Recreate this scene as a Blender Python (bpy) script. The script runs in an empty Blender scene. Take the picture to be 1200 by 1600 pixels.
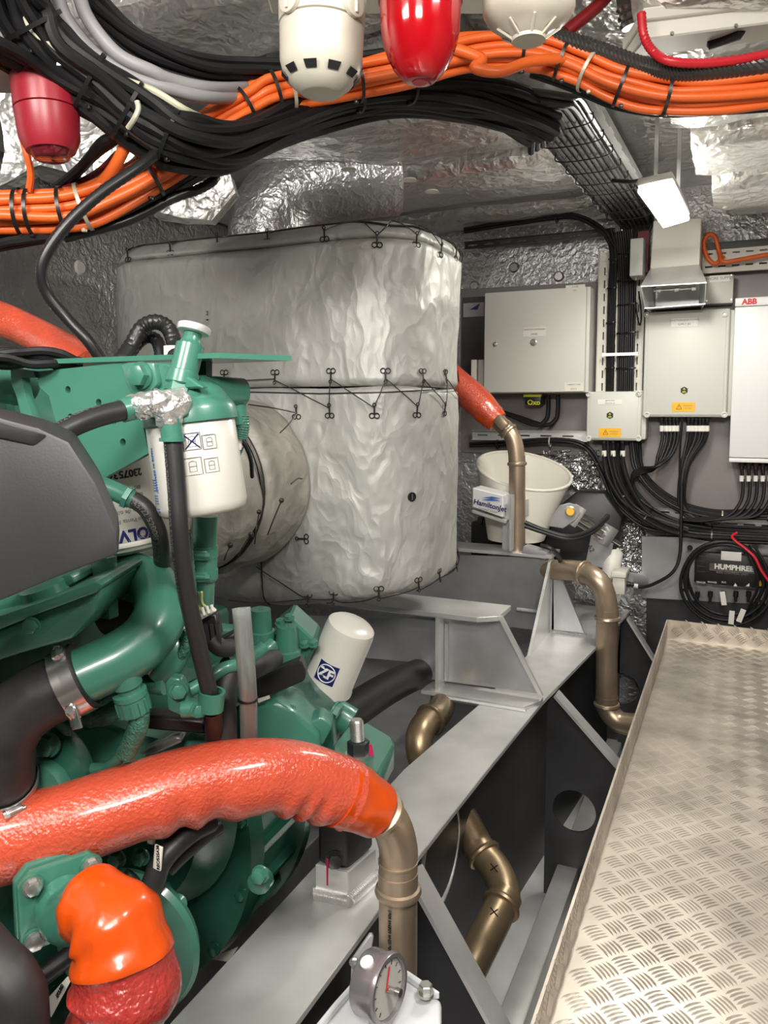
import bpy, bmesh, math, random
from mathutils import Vector, Matrix, noise
random.seed(7)
V = Vector
scene = bpy.context.scene
col = scene.collection
# ------------------------------------------------------------------ camera
FPX = 1200.0                      # focal length in pixels of the 1200x1600 frame
YAW = math.atan(550 / FPX)        # the boat's fore-and-aft lines vanish at x=1150
PITCH = math.radians(5.0)
CAM = V((0, 0, 0.72))
PY0 = 640 + FPX * math.tan(PITCH)  # principal row
cam = bpy.data.cameras.new('camera')
cam.sensor_fit = 'VERTICAL'; cam.sensor_height = 36.0; cam.lens = 36.0 * FPX / 1600
cam.shift_y = -(800 - PY0) / 1600
cam.clip_start = 0.05
camo = bpy.data.objects.new('camera', cam); col.objects.link(camo)
camo.location = CAM; camo.rotation_euler = (math.pi / 2 - PITCH, 0, YAW)
scene.camera = camo
# ------------------------------------------------------------------ world and lights
w = bpy.data.worlds.new('world'); scene.world = w; w.use_nodes = True
w.node_tree.nodes['Background'].inputs[0].default_value = (0.8, 0.82, 0.85, 1)
w.node_tree.nodes['Background'].inputs[1].default_value = 0.15
def area(name, loc, aim, sx, sy, power, color=(1, 0.96, 0.9)):
    l = bpy.data.lights.new(name, 'AREA'); l.shape = 'RECTANGLE'; l.size = sx; l.size_y = sy
    l.energy = power; l.color = color
    o = bpy.data.objects.new(name, l); col.objects.link(o); o.location = loc
    o.rotation_euler = (V(aim) - V(loc)).to_track_quat('-Z', 'Y').to_euler()
    return o
# deck-head light fittings of the compartment (the others hang behind and beside the camera)
area('deckhead_light_near', (0.35, 0.55, 1.46), (0.12, 0.6, 0), 0.30, 0.18, 11)
area('deckhead_light_aft', (0.1, -0.5, 1.40), (-0.7, 1.6, 0.5), 0.40, 0.20, 18)
area('deckhead_light_port', (-0.8, -0.35, 1.42), (-0.9, 0.9, 0.3), 0.40, 0.20, 13)
scene.view_settings.view_transform = 'Standard'
scene.view_settings.look = 'None'
scene.view_settings.gamma = 1.0
scene.view_settings.use_curve_mapping = False
scene.view_settings.exposure = 0.48

# ------------------------------------------------------------------ pixel -> place
Fd = V((-math.sin(YAW), math.cos(YAW), 0)); Rd = V((math.cos(YAW), math.sin(YAW), 0)); Ud = V((0, 0, 1))
def ray(px, py):
    u = (px - 600) / FPX; v = (PY0 - py) / FPX
    c, s = math.cos(PITCH), math.sin(PITCH)
    fwd = c + v * s; up = v * c - s          # pitch down: level forward and up components
    return (Fd * fwd + Rd * u + Ud * up) / fwd
def G(px, py, t): return CAM + ray(px, py) * t            # at level forward distance t
def GY(px, py, y): r = ray(px, py); return CAM + r * (y / r.y)
def GX(px, py, x): r = ray(px, py); return CAM + r * (x / r.x)
def GZ(px, py, z): r = ray(px, py); return CAM + r * ((z - CAM.z) / r.z)
def GP(px, py, p0, n):
    r = ray(px, py); n = V(n); return CAM + r * ((V(p0) - CAM).dot(n) / r.dot(n))
def path(*pts): return [G(*p) for p in pts]

# ------------------------------------------------------------------ materials
def mat(name, color, rough=0.5, metal=0.0, bump=0.0, bscale=40.0, vary=0.0, vscale=6.0, coat=0.0, dist=0.004, detail=4.0,
        emit=None, trans=0.0, kind='noise', distort=0.0, rvary=0.0, spec=None, vcol=None, stretch=1.0):
    m = bpy.data.materials.new(name); m.use_nodes = True
    nt = m.node_tree; b = nt.nodes['Principled BSDF']; L = nt.links
    c4 = (*color, 1)
    b.inputs['Base Color'].default_value = c4
    b.inputs['Roughness'].default_value = rough; b.inputs['Metallic'].default_value = metal
    if spec is not None: b.inputs['Specular IOR Level'].default_value = spec
    if coat: b.inputs['Coat Weight'].default_value = coat; b.inputs['Coat Roughness'].default_value = 0.12
    if trans: b.inputs['Transmission Weight'].default_value = trans
    if emit: b.inputs['Emission Color'].default_value = (*emit[0], 1); b.inputs['Emission Strength'].default_value = emit[1]
    if bump or vary or rvary:
        tc = nt.nodes.new('ShaderNodeTexCoord')
        ge = nt.nodes.new('ShaderNodeNewGeometry')
    if bump:
        if kind == 'noise':
            n = nt.nodes.new('ShaderNodeTexNoise'); n.inputs['Scale'].default_value = bscale
            n.inputs['Detail'].default_value = detail; n.inputs['Distortion'].default_value = distort
            out = n.outputs[0]
        elif kind == 'crinkle':       # ridged creases of foil and cloth
            n = nt.nodes.new('ShaderNodeTexNoise'); n.noise_type = 'RIDGED_MULTIFRACTAL'
            n.inputs['Scale'].default_value = bscale; n.inputs['Detail'].default_value = detail
            n.inputs['Distortion'].default_value = distort; out = n.outputs[0]
        elif kind == 'crumple':       # facetted creases: warped cells at two sizes
            wn = nt.nodes.new('ShaderNodeTexNoise'); wn.inputs['Scale'].default_value = bscale * 0.5; wn.inputs['Detail'].default_value = 3
            sv = nt.nodes.new('ShaderNodeVectorMath'); sv.operation = 'MULTIPLY'; sv.inputs[1].default_value = (1, 1, stretch); L.new(ge.outputs['Position'], sv.inputs[0])
            L.new(sv.outputs[0], wn.inputs['Vector'])
            vm = nt.nodes.new('ShaderNodeVectorMath'); vm.operation = 'MULTIPLY_ADD'
            vm.inputs[1].default_value = (distort / bscale,) * 3; L.new(wn.outputs[1], vm.inputs[0]); L.new(sv.outputs[0], vm.inputs[2])
            outs = []
            for q in (1.0, 2.3):
                vo = nt.nodes.new('ShaderNodeTexVoronoi'); vo.inputs['Scale'].default_value = bscale * q; L.new(vm.outputs[0], vo.inputs['Vector']); outs.append(vo.outputs['Distance'])
            ad = nt.nodes.new('ShaderNodeMath'); ad.operation = 'MULTIPLY_ADD'; ad.inputs[1].default_value = 0.35; L.new(outs[1], ad.inputs[0]); L.new(outs[0], ad.inputs[2])
            n = None; out = ad.outputs[0]
        else:                          # rings of a corrugated hose or brushed streaks
            n = nt.nodes.new('ShaderNodeTexWave'); n.inputs['Scale'].default_value = bscale
            n.inputs['Distortion'].default_value = distort; out = n.outputs[1]
        if n: L.new(ge.outputs['Position'], n.inputs['Vector'])
        bp = nt.nodes.new('ShaderNodeBump'); bp.inputs['Strength'].default_value = bump; bp.inputs['Distance'].default_value = dist
        L.new(out, bp.inputs['Height']); L.new(bp.outputs[0], b.inputs['Normal'])
    if vary:
        n2 = nt.nodes.new('ShaderNodeTexNoise'); n2.inputs['Scale'].default_value = vscale; n2.inputs['Detail'].default_value = 6
        L.new(ge.outputs['Position'], n2.inputs['Vector'])
        mx = nt.nodes.new('ShaderNodeMix'); mx.data_type = 'RGBA'
        k = vcol or tuple(max(0, c * (1 - vary)) for c in color)
        mx.inputs[6].default_value = (*k, 1); mx.inputs[7].default_value = (*[min(1, c * (1 + (0 if vcol else vary) * 0.5)) for c in color], 1)
        cr = nt.nodes.new('ShaderNodeMapRange'); cr.inputs[1].default_value = 0.35; cr.inputs[2].default_value = 0.65
        L.new(n2.outputs[0], cr.inputs[0]); L.new(cr.outputs[0], mx.inputs[0]); L.new(mx.outputs[2], b.inputs['Base Color'])
        if rvary:
            r2 = nt.nodes.new('ShaderNodeMapRange'); r2.inputs[3].default_value = max(0.03, rough - rvary); r2.inputs[4].default_value = rough + rvary
            L.new(n2.outputs[0], r2.inputs[0]); L.new(r2.outputs[0], b.inputs['Roughness'])
    return m
def srgb(r, g, b):
    f = lambda c: (c / 255 / 12.92) if c <= 10 else ((c / 255 + 0.055) / 1.055) ** 2.4
    return (f(r), f(g), f(b))
M = {}
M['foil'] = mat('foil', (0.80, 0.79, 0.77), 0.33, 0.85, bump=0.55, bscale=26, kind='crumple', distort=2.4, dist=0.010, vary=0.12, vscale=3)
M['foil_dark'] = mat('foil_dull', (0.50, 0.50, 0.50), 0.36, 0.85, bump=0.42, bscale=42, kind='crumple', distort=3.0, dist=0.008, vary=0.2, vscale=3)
M['foil_crumple'] = mat('foil_crumpled', (0.78, 0.78, 0.77), 0.22, 0.95, bump=1.0, bscale=34, kind='crumple', distort=3, dist=0.02)
M['foil_tape'] = mat('foil_tape', (0.80, 0.79, 0.77), 0.32, 0.85, bump=0.6, bscale=90, kind='crumple', distort=2, dist=0.005)
M['blanket'] = mat('blanket_cloth', srgb(182, 182, 177), 0.52, 0.30, bump=0.5, bscale=11, kind='crumple', distort=4.5, dist=0.016, stretch=0.65, vary=0.16, vscale=5)
M['blanket_old'] = mat('blanket_cloth_soiled', srgb(168, 165, 156), 0.6, 0.15, bump=0.5, bscale=12, kind='crumple', distort=3.5, dist=0.014, vary=0.32, vscale=7)
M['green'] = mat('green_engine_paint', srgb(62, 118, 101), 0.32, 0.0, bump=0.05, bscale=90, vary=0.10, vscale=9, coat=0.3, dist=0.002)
M['green_rough'] = mat('green_painted_sleeve', srgb(58, 112, 95), 0.42, 0.0, bump=0.9, bscale=320, dist=0.004, coat=0.2, vary=0.25, vscale=120)
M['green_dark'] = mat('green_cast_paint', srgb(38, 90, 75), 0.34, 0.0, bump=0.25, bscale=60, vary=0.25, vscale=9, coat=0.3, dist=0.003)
M['alu'] = mat('mill_aluminium', (0.78, 0.78, 0.765), 0.36, 0.6, bump=0.12, bscale=90, vary=0.14, vscale=7, rvary=0.1, dist=0.002)
M['alu_grey'] = mat('grey_aluminium_plate', (0.52, 0.52, 0.535), 0.32, 0.65, bump=0.1, bscale=60, vary=0.2, vscale=6, dist=0.002, rvary=0.1)
M['alu_dark'] = mat('dark_aluminium_shade_tone', (0.065, 0.065, 0.07), 0.42, 0.5, bump=0.1, bscale=50, vary=0.3, vscale=5, dist=0.002)  # shade under the walkway put into the near-black base; also serves dark fittings
M['weld'] = mat('weld_bead', (0.6, 0.6, 0.59), 0.42, 0.8)
M['backplate'] = mat('grey_backplate', srgb(128, 122, 121), 0.5, 0.3, bump=0.08, bscale=80, vary=0.1, vscale=3, dist=0.002)
M['tread'] = mat('tread_plate', srgb(200, 191, 179), 0.36, 0.65, bump=0.06, bscale=160, vary=0.22, vscale=9, rvary=0.08, dist=0.001)
M['lightgrey'] = mat('enclosure_grey', srgb(205, 206, 199), 0.45, bump=0.03, bscale=300, dist=0.001)
M['white'] = mat('cabinet_white', srgb(222, 222, 222), 0.4)
M['cream'] = mat('detector_cream', srgb(192, 187, 173), 0.35, bump=0.02, bscale=200, dist=0.001)
M['offwhite'] = mat('offwhite_plastic', srgb(222, 219, 208), 0.45)
M['bucketw'] = mat('bucket_white', srgb(228, 224, 212), 0.42)
M['filterw'] = mat('filter_white', srgb(200, 198, 190), 0.30, coat=0.3)
M['housing'] = mat('housing_pale_grey', srgb(205, 208, 210), 0.4, bump=0.1, bscale=80, dist=0.002)
M['black'] = mat('black_plastic', (0.012, 0.012, 0.013), 0.42, bump=0.02, bscale=200, dist=0.001)
M['cable'] = mat('black_cable', (0.008, 0.008, 0.009), 0.48, spec=0.32)
M['cable_sheen'] = mat('black_cable_smooth', (0.035, 0.034, 0.032), 0.22, spec=0.8)
M['conduit'] = mat('black_corrugated', (0.012, 0.012, 0.012), 0.36, spec=0.5)
M['rubber'] = mat('black_rubber', (0.022, 0.021, 0.021), 0.55, bump=0.25, bscale=60, vary=0.5, vscale=18, dist=0.002)
M['hose'] = mat('black_hose', (0.018, 0.018, 0.018), 0.45, bump=0.15, bscale=250, dist=0.001)
M['cover'] = mat('charcoal_cover', srgb(49, 49, 51), 0.5, bump=0.12, bscale=400, dist=0.001)
M['red'] = mat('alarm_red', srgb(146, 32, 45), 0.35)
M['redlens'] = mat('red_lens', (0.62, 0.006, 0.015), 0.08, trans=0.55, coat=0.5)
M['redlens2'] = mat('dark_red_lens', (0.25, 0.01, 0.03), 0.1, trans=0.5, coat=0.5)
M['redcore'] = mat('beacon_core', (0.5, 0.03, 0.03), 0.4)
M['redhose'] = mat('red_insulation', srgb(198, 80, 56), 0.30, bump=0.4, bscale=200, kind='noise', detail=1, distort=0.2, dist=0.005, coat=0.4, vary=0.08, vscale=30)
M['redhose2'] = mat('dark_red_insulation', srgb(160, 50, 44), 0.30, bump=0.5, bscale=180, kind='noise', detail=1, distort=0.2, dist=0.005, coat=0.4, vary=0.12, vscale=30)
M['orangetape'] = mat('orange_tape', srgb(206, 74, 12), 0.28, bump=0.3, bscale=24, kind='crumple', distort=2, dist=0.004, coat=0.3)
M['orange'] = mat('orange_cable', srgb(222, 100, 38), 0.38)
M['redcable'] = mat('red_cable', srgb(190, 32, 44), 0.35)
M['darkred'] = mat('dark_red_cable', srgb(120, 18, 24), 0.35)
M['greycable'] = mat('grey_cable', srgb(150, 148, 150), 0.45)
M['whitecable'] = mat('cream_cable', srgb(205, 202, 175), 0.45)
M['bronze'] = mat('steel_pipe', srgb(186, 166, 144), 0.38, 0.75, bump=0.04, bscale=60, vary=0.2, vscale=9, rvary=0.08, dist=0.001)
M['bronze_dark'] = mat('tarnished_steel_pipe', srgb(158, 138, 110), 0.36, 0.75, bump=0.04, bscale=60, vary=0.3, vscale=9, rvary=0.08, dist=0.001)
M['steel'] = mat('bright_steel', (0.62, 0.61, 0.59), 0.25, 0.95)
M['zinc'] = mat('zinc_bolt', (0.5, 0.5, 0.47), 0.35, 0.85)
M['gauge'] = mat('gauge_case', srgb(160, 155, 158), 0.24, 0.65)
M['dial'] = mat('gauge_dial', srgb(190, 188, 180), 0.5)
M['glass'] = mat('gauge_glass', (0.9, 0.9, 0.9), 0.03, trans=1.0)
M['clear'] = mat('clear_hose', (0.72, 0.74, 0.72), 0.22, trans=0.85, coat=0.2)
M['tie'] = mat('black_tie', (0.008, 0.008, 0.008), 0.35)
M['tiewhite'] = mat('metal_tie', srgb(190, 184, 165), 0.4, 0.3)
M['lamp'] = mat('lamp_lens', (1, 1, 1), 0.4, emit=((1, 0.97, 0.88), 70.0))
M['yellow'] = mat('yellow_label', srgb(238, 176, 12), 0.45)
M['plate'] = mat('white_nameplate', srgb(228, 226, 218), 0.4)
M['ink'] = mat('print_black', (0.01, 0.01, 0.012), 0.5)
M['inkgrey'] = mat('print_grey', srgb(120, 120, 120), 0.5)
M['inkwhite'] = mat('print_white', srgb(220, 220, 215), 0.5)
M['inkred'] = mat('print_red', srgb(205, 22, 40), 0.5)
M['inkblue'] = mat('print_blue', srgb(24, 30, 96), 0.45)
M['inkblue2'] = mat('print_bright_blue', srgb(60, 104, 178), 0.45)
M['inkyellow'] = mat('print_yellow', srgb(205, 205, 50), 0.5)
M['pink'] = mat('witness_paint', srgb(200, 30, 90), 0.5)
M['hull'] = mat('hull_plate', (0.72, 0.72, 0.72), 0.5, 0.4, bump=0.1, bscale=40, vary=0.22, vscale=4, dist=0.002)
M['wirew'] = mat('wire_yellow', srgb(200, 200, 120), 0.5)
M['lacing'] = mat('lacing_wire', srgb(52, 47, 44), 0.4, 0.5)
M['paper'] = mat('label_paper', srgb(220, 216, 205), 0.6)

# ------------------------------------------------------------------ mesh helpers (world coordinates; obj() moves them to the object's own origin)
WLOC = {}
def finish(o, parent, loc):
    if parent is not None: o.parent = parent
    col.objects.link(o); WLOC[o.name] = V(loc)
    return o
def tag(o, label, cat, group=None, kind=None):
    o['label'] = label; o['category'] = cat
    if group: o['group'] = group
    if kind: o['kind'] = kind
    return o
def thing(name, loc, label, cat, group=None):
    o = bpy.data.objects.new(name, None); o.empty_display_size = 0.05; o.location = loc
    finish(o, None, loc); return tag(o, label, cat, group)
def obj(name, bm, m, parent=None, smooth=True, label=None, sharp=40):
    if isinstance(m, str): m = M[m]
    bmesh.ops.recalc_face_normals(bm, faces=bm.faces[:])
    if parent is not None: loc = WLOC[parent.name]
    else:
        bm.verts.ensure_lookup_table()
        xs = [v.co for v in bm.verts]
        loc = V(((min(c.x for c in xs) + max(c.x for c in xs)) / 2, (min(c.y for c in xs) + max(c.y for c in xs)) / 2, min(c.z for c in xs)))
    bmesh.ops.translate(bm, verts=bm.verts[:], vec=-loc)
    if smooth:
        lim = math.radians(sharp)
        for f in bm.faces: f.smooth = True
        for e in bm.edges:
            if len(e.link_faces) == 2 and e.calc_face_angle(0) > lim: e.smooth = False
    me = bpy.data.meshes.new(name); bm.to_mesh(me); bm.free(); me.materials.append(m)
    o = bpy.data.objects.new(name, me)
    if parent is None: o.location = loc
    finish(o, parent, loc)
    if label: o['label'] = label
    return o
def new(): return bmesh.new()
def frame(d, up=V((0, 0, 1))):
    d = V(d).normalized()
    x = up.cross(d)
    if x.length < 1e-4: x = V((1, 0, 0)).cross(d)
    x.normalize(); return x, d.cross(x).normalized(), d
def add_box(bm, c, s, rot=None, bevel=0.0, seg=2):
    r = bmesh.ops.create_cube(bm, size=1.0); vs = r['verts']
    Mx = Matrix.Translation(V(c)) @ (rot.to_4x4() if rot else Matrix.Identity(4)) @ Matrix.Diagonal((*s, 1))
    bmesh.ops.transform(bm, matrix=Mx, verts=vs)
    if bevel:
        es = list({e for v in vs for e in v.link_edges})
        bmesh.ops.bevel(bm, geom=es, offset=bevel, segments=seg, affect='EDGES', profile=0.5)
    return bm
def box(c, s, rot=None, bevel=0.0, seg=2): return add_box(new(), c, s, rot, bevel, seg)
def bb(a, b, bevel=0.0, seg=2):
    a, b = V(a), V(b); return box((a + b) / 2, [abs(b[i] - a[i]) for i in range(3)], None, bevel, seg)
def add_prism(bm, pts, vec, bevel=0.0, seg=1):
    a = [bm.verts.new(p) for p in pts]; b = [bm.verts.new(V(p) + V(vec)) for p in pts]
    fs = [bm.faces.new(a), bm.faces.new(b[::-1])]
    n = len(pts)
    for i in range(n): fs.append(bm.faces.new((a[i], b[i], b[(i + 1) % n], a[(i + 1) % n])))
    bmesh.ops.recalc_face_normals(bm, faces=fs)
    if bevel:
        es = list({e for f in fs for e in f.edges})
        bmesh.ops.bevel(bm, geom=es, offset=bevel, segments=seg, affect='EDGES', profile=0.5)
    return bm
def prism(pts, vec, bevel=0.0, seg=1): return add_prism(new(), pts, vec, bevel, seg)
def plate_holes(pts, vec, holes):
    """flat plate with through holes: holes = list of point loops in the same plane"""
    bm = new(); loops = []
    for lp in [pts] + holes:
        vs = [bm.verts.new(p) for p in lp]
        for i in range(len(vs)): bm.edges.new((vs[i], vs[(i + 1) % len(vs)]))
    r = bmesh.ops.triangle_fill(bm, use_beauty=True, use_dissolve=False, edges=bm.edges[:])
    fs = [g for g in r['geom'] if isinstance(g, bmesh.types.BMFace)]
    ex = bmesh.ops.extrude_face_region(bm, geom=fs)
    bmesh.ops.translate(bm, verts=[g for g in ex['geom'] if isinstance(g, bmesh.types.BMVert)], vec=vec)
    return bm
def circle(c, r, n, x, y): return [V(c) + V(x) * (r * math.cos(2 * math.pi * i / n)) + V(y) * (r * math.sin(2 * math.pi * i / n)) for i in range(n)]
def smooth_path(pts, sub=8, closed=False):
    P = [V(p) for p in pts]; n = len(P)
    if n < 3: return [P[0].lerp(P[1], i / sub) for i in range(sub + 1)]
    out = []
    rng = range(n) if closed else range(n - 1)
    for i in rng:
        if closed: p0, p1, p2, p3 = P[(i - 1) % n], P[i], P[(i + 1) % n], P[(i + 2) % n]
        else:
            p1, p2 = P[i], P[i + 1]
            p0 = P[i - 1] if i else p1 * 2 - p2
            p3 = P[i + 2] if i + 2 < n else p2 * 2 - p1
        for k in range(sub):
            t = k / sub
            out.append(0.5 * ((2 * p1) + (p2 - p0) * t + (2 * p0 - 5 * p1 + 4 * p2 - p3) * t * t + (3 * p1 - p0 - 3 * p2 + p3) * t ** 3))
    if not closed: out.append(P[-1])
    return out
def frames(P, closed=False):
    n = len(P); T = []
    for i in range(n):
        a = P[(i - 1) % n] if (closed or i) else P[i]; b = P[(i + 1) % n] if (closed or i < n - 1) else P[i]
        T.append((b - a).normalized())
    x, y, _ = frame(T[0]); X = [x]
    for i in range(1, n):
        q = T[i - 1].rotation_difference(T[i]); x = q @ X[-1]; x = (x - T[i] * x.dot(T[i])).normalized(); X.append(x)
    return T, X, [T[i].cross(X[i]) for i in range(n)]
def add_tube(bm, P, r, n=10, closed=False, cap=True, rf=None):
    """r: number, or function of the fraction along; rf(i,j) extra radius factor"""
    T, X, Y = frames(P, closed); N = len(P); rings = []
    for i in range(N):
        ri = r(i / (N - 1)) if callable(r) else r
        ring = []
        for j in range(n):
            a = 2 * math.pi * j / n; k = ri * (rf(i, j) if rf else 1)
            ring.append(bm.verts.new(P[i] + X[i] * (k * math.cos(a)) + Y[i] * (k * math.sin(a))))
        rings.append(ring)
    for i in range(N if closed else N - 1):
        A, B = rings[i], rings[(i + 1) % N]
        for j in range(n): bm.faces.new((A[j], A[(j + 1) % n], B[(j + 1) % n], B[j]))
    if cap and not closed: bm.faces.new(rings[0][::-1]); bm.faces.new(rings[-1])
    return bm
def tube(pts, r, n=10, sub=8, closed=False, cap=True, rf=None): return add_tube(new(), smooth_path(pts, sub, closed), r, n, closed, cap, rf)
def rod(a, b, r, n=12): return add_tube(new(), [V(a), V(b)], r, n)
def add_rod(bm, a, b, r, n=12): return add_tube(bm, [V(a), V(b)], r, n)
def add_lathe(bm, prof, o, d, n=24, up=V((0, 0, 1)), cap=True):
    """prof: list of (distance along d, radius)"""
    x, y, d = frame(d, up); o = V(o); rings = []
    for h, r in prof:
        rings.append([bm.verts.new(o + d * h + x * (r * math.cos(2 * math.pi * j / n)) + y * (r * math.sin(2 * math.pi * j / n))) for j in range(n)])
    for A, B in zip(rings, rings[1:]):
        for j in range(n): bm.faces.new((A[j], A[(j + 1) % n], B[(j + 1) % n], B[j]))
    if cap: bm.faces.new(rings[0][::-1]); bm.faces.new(rings[-1])
    return bm
def lathe(prof, o, d, n=24, up=V((0, 0, 1)), cap=True): return add_lathe(new(), prof, o, d, n, up, cap)
def hexbolt(bm, o, d, r, h, shank=0, sr=None):
    add_lathe(bm, [(0, r * 1.25), (h * 0.25, r * 1.25)], o, d, 16)
    add_lathe(bm, [(h * 0.2, r), (h * 0.92, r), (h, r * 0.85)], o, d, 6)
    if shank: add_lathe(bm, [(h, sr or r * 0.55), (h + shank, sr or r * 0.55)], o, d, 10)
    return bm
def band(c, d, r, wid, th=0.0012, n=20):
    """closed strap ring round a round thing"""
    return lathe([(-wid / 2, r), (-wid / 2, r + th), (wid / 2, r + th), (wid / 2, r), (-wid / 2, r)], c, d, n, cap=False)
def text_mesh(s, size, align='CENTER', bold=0.0, extrude=0.0004):
    cu = bpy.data.curves.new('lettering', 'FONT'); cu.body = s; cu.size = size; cu.align_x = align; cu.align_y = 'CENTER'
    cu.extrude = extrude; cu.offset = bold; cu.resolution_u = 3
    o = bpy.data.objects.new('lettering', cu); col.objects.link(o)
    dg = bpy.context.evaluated_depsgraph_get(); me = o.evaluated_get(dg).to_mesh()
    bm = new(); bm.from_mesh(me); o.evaluated_get(dg).to_mesh_clear()
    bpy.data.objects.remove(o); bpy.data.curves.remove(cu)
    return bm
def text_on(name, s, size, o, x, y, m, parent, bold=0.0, align='CENTER'):
    """flat lettering: origin o, x along the line, y up the letters"""
    bm = text_mesh(s, size, align, bold)
    x = V(x).normalized(); y = V(y).normalized(); z = x.cross(y)
    for v in bm.verts: v.co = V(o) + x * v.co.x + y * v.co.y + z * v.co.z
    return obj(name, bm, m, parent, smooth=False)
def text_round(name, s, size, o, axis, r, a0, m, parent, bold=0.0, turn=False, align='CENTER'):
    """lettering wrapped round a cylinder at o with the given axis; a0 is the unit direction of the text's centre"""
    bm = text_mesh(s, size, align, bold, 0.0003); d = V(axis).normalized(); a0 = V(a0); a0 = (a0 - d * a0.dot(d)).normalized(); b0 = d.cross(a0)
    bmesh.ops.subdivide_edges(bm, edges=[e for e in bm.edges if e.calc_length() > size * 0.4], cuts=2)
    for v in bm.verts:
        u, h = (v.co.x, v.co.y) if not turn else (-v.co.y, v.co.x)
        th = u / r; rr = r + 0.0005 + v.co.z
        v.co = V(o) + d * h + (a0 * math.cos(th) + b0 * math.sin(th)) * rr
    return obj(name, bm, m, parent, smooth=False)
def displace(bm, amp, scale, seed=0.0, verts=None):
    bm.normal_update()
    mv = [(v, v.normal.copy(), noise.noise(v.co * scale + V((seed, seed * 2, 0)))) for v in (verts or bm.verts)]
    for v, nn, k in mv: v.co += nn * (amp * k)
    return bm
def hexpack(n, r):
    """n offsets of touching circles of radius r, packed round the centre"""
    pts = []
    for i in range(-6, 7):
        for j in range(-6, 7): pts.append((2 * r * (i + j * 0.5), 2 * r * j * 0.8660254))
    pts.sort(key=lambda p: p[0] ** 2 + p[1] ** 2 + p[0] * 1e-4)
    return pts[:n]
def bundle(pts, offs, r, m, name, label, cat, group, sub=6, n=8, wob=0.25, parent=None, twist=0.0):
    """loose parallel cables along one route, each an object of its own"""
    P = smooth_path(pts, sub); T, X, Y = frames(P)
    out = []
    for k, (a, b) in enumerate(offs):
        Q = []
        for i in range(len(P)):
            th = twist * i / len(P); ca, sa = math.cos(th), math.sin(th)
            wx = r * wob * noise.noise(V((i * 0.12, k * 3.1, 0))); wy = r * wob * noise.noise(V((i * 0.12, k * 3.1, 9)))
            Q.append(P[i] + X[i] * (a * ca - b * sa + wx) + Y[i] * (a * sa + b * ca + wy))
        o = obj(name, add_tube(new(), Q, r, n), m, parent)
        if parent is None: tag(o, label, cat, group)
        out.append(o)
    return P, T, X, Y
def tie(fr, i, ra, rb, label, group, m='tie', wid=0.005, off=(0, 0)):
    """cable tie: an oval strap with its head round a bundle at path index i"""
    P, T, X, Y = fr; bm = new(); n = 22; c = P[i] + X[i] * off[0] + Y[i] * off[1]
    rings = [[], [], [], []]
    for j in range(n):
        a = 2 * math.pi * j / n; e = X[i] * (ra * math.cos(a)) + Y[i] * (rb * math.sin(a)); u = e.normalized() * 0.0016
        for k, (s, q) in enumerate(((-1, 0), (-1, 1), (1, 1), (1, 0))): rings[k].append(bm.verts.new(c + e + u * q + T[i] * (s * wid / 2)))
    for k in range(4):
        A, B = rings[k], rings[(k + 1) % 4]
        for j in range(n): bm.faces.new((A[j], A[(j + 1) % n], B[(j + 1) % n], B[j]))
    o = obj('cable_tie', bm, m); tag(o, label, 'cable tie', group)
    hb = c + (CAM - c).normalized() * (min(ra, rb) * 0.2 + 0.0) - V((0, 0, 1)) * rb
    obj('tie_head', box(hb, (0.007, 0.007, 0.006), None, 0.001), m, o)
    return o
# ================================================================== the compartment
BY = 3.20                                   # bulkhead plane
def struct(o, label, cat): return tag(o, label, cat, kind='structure')
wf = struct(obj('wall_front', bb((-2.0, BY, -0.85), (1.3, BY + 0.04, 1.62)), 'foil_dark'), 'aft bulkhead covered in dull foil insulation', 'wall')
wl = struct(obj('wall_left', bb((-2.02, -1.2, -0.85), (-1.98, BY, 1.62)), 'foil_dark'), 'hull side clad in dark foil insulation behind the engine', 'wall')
wr = struct(obj('wall_right', bb((1.3, -1.2, -0.85), (1.34, BY, 1.62)), 'backplate'), 'painted side of the compartment beyond the walkway', 'wall')
wb = struct(obj('wall_back', bb((-2.0, -1.24, -0.85), (1.3, -1.2, 1.62)), 'backplate'), 'forward bulkhead behind the viewpoint', 'wall')
hb = struct(obj('floor', bb((-2.0, -1.2, -0.74), (1.3, BY, -0.70)), 'hull'), 'bare hull bottom plating under the engine', 'floor')
ce = struct(obj('ceiling', bb((-2.0, -1.2, 1.56), (1.3, BY, 1.62)), 'foil'), 'deck head above the engine room lined with foil', 'ceiling')
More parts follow.
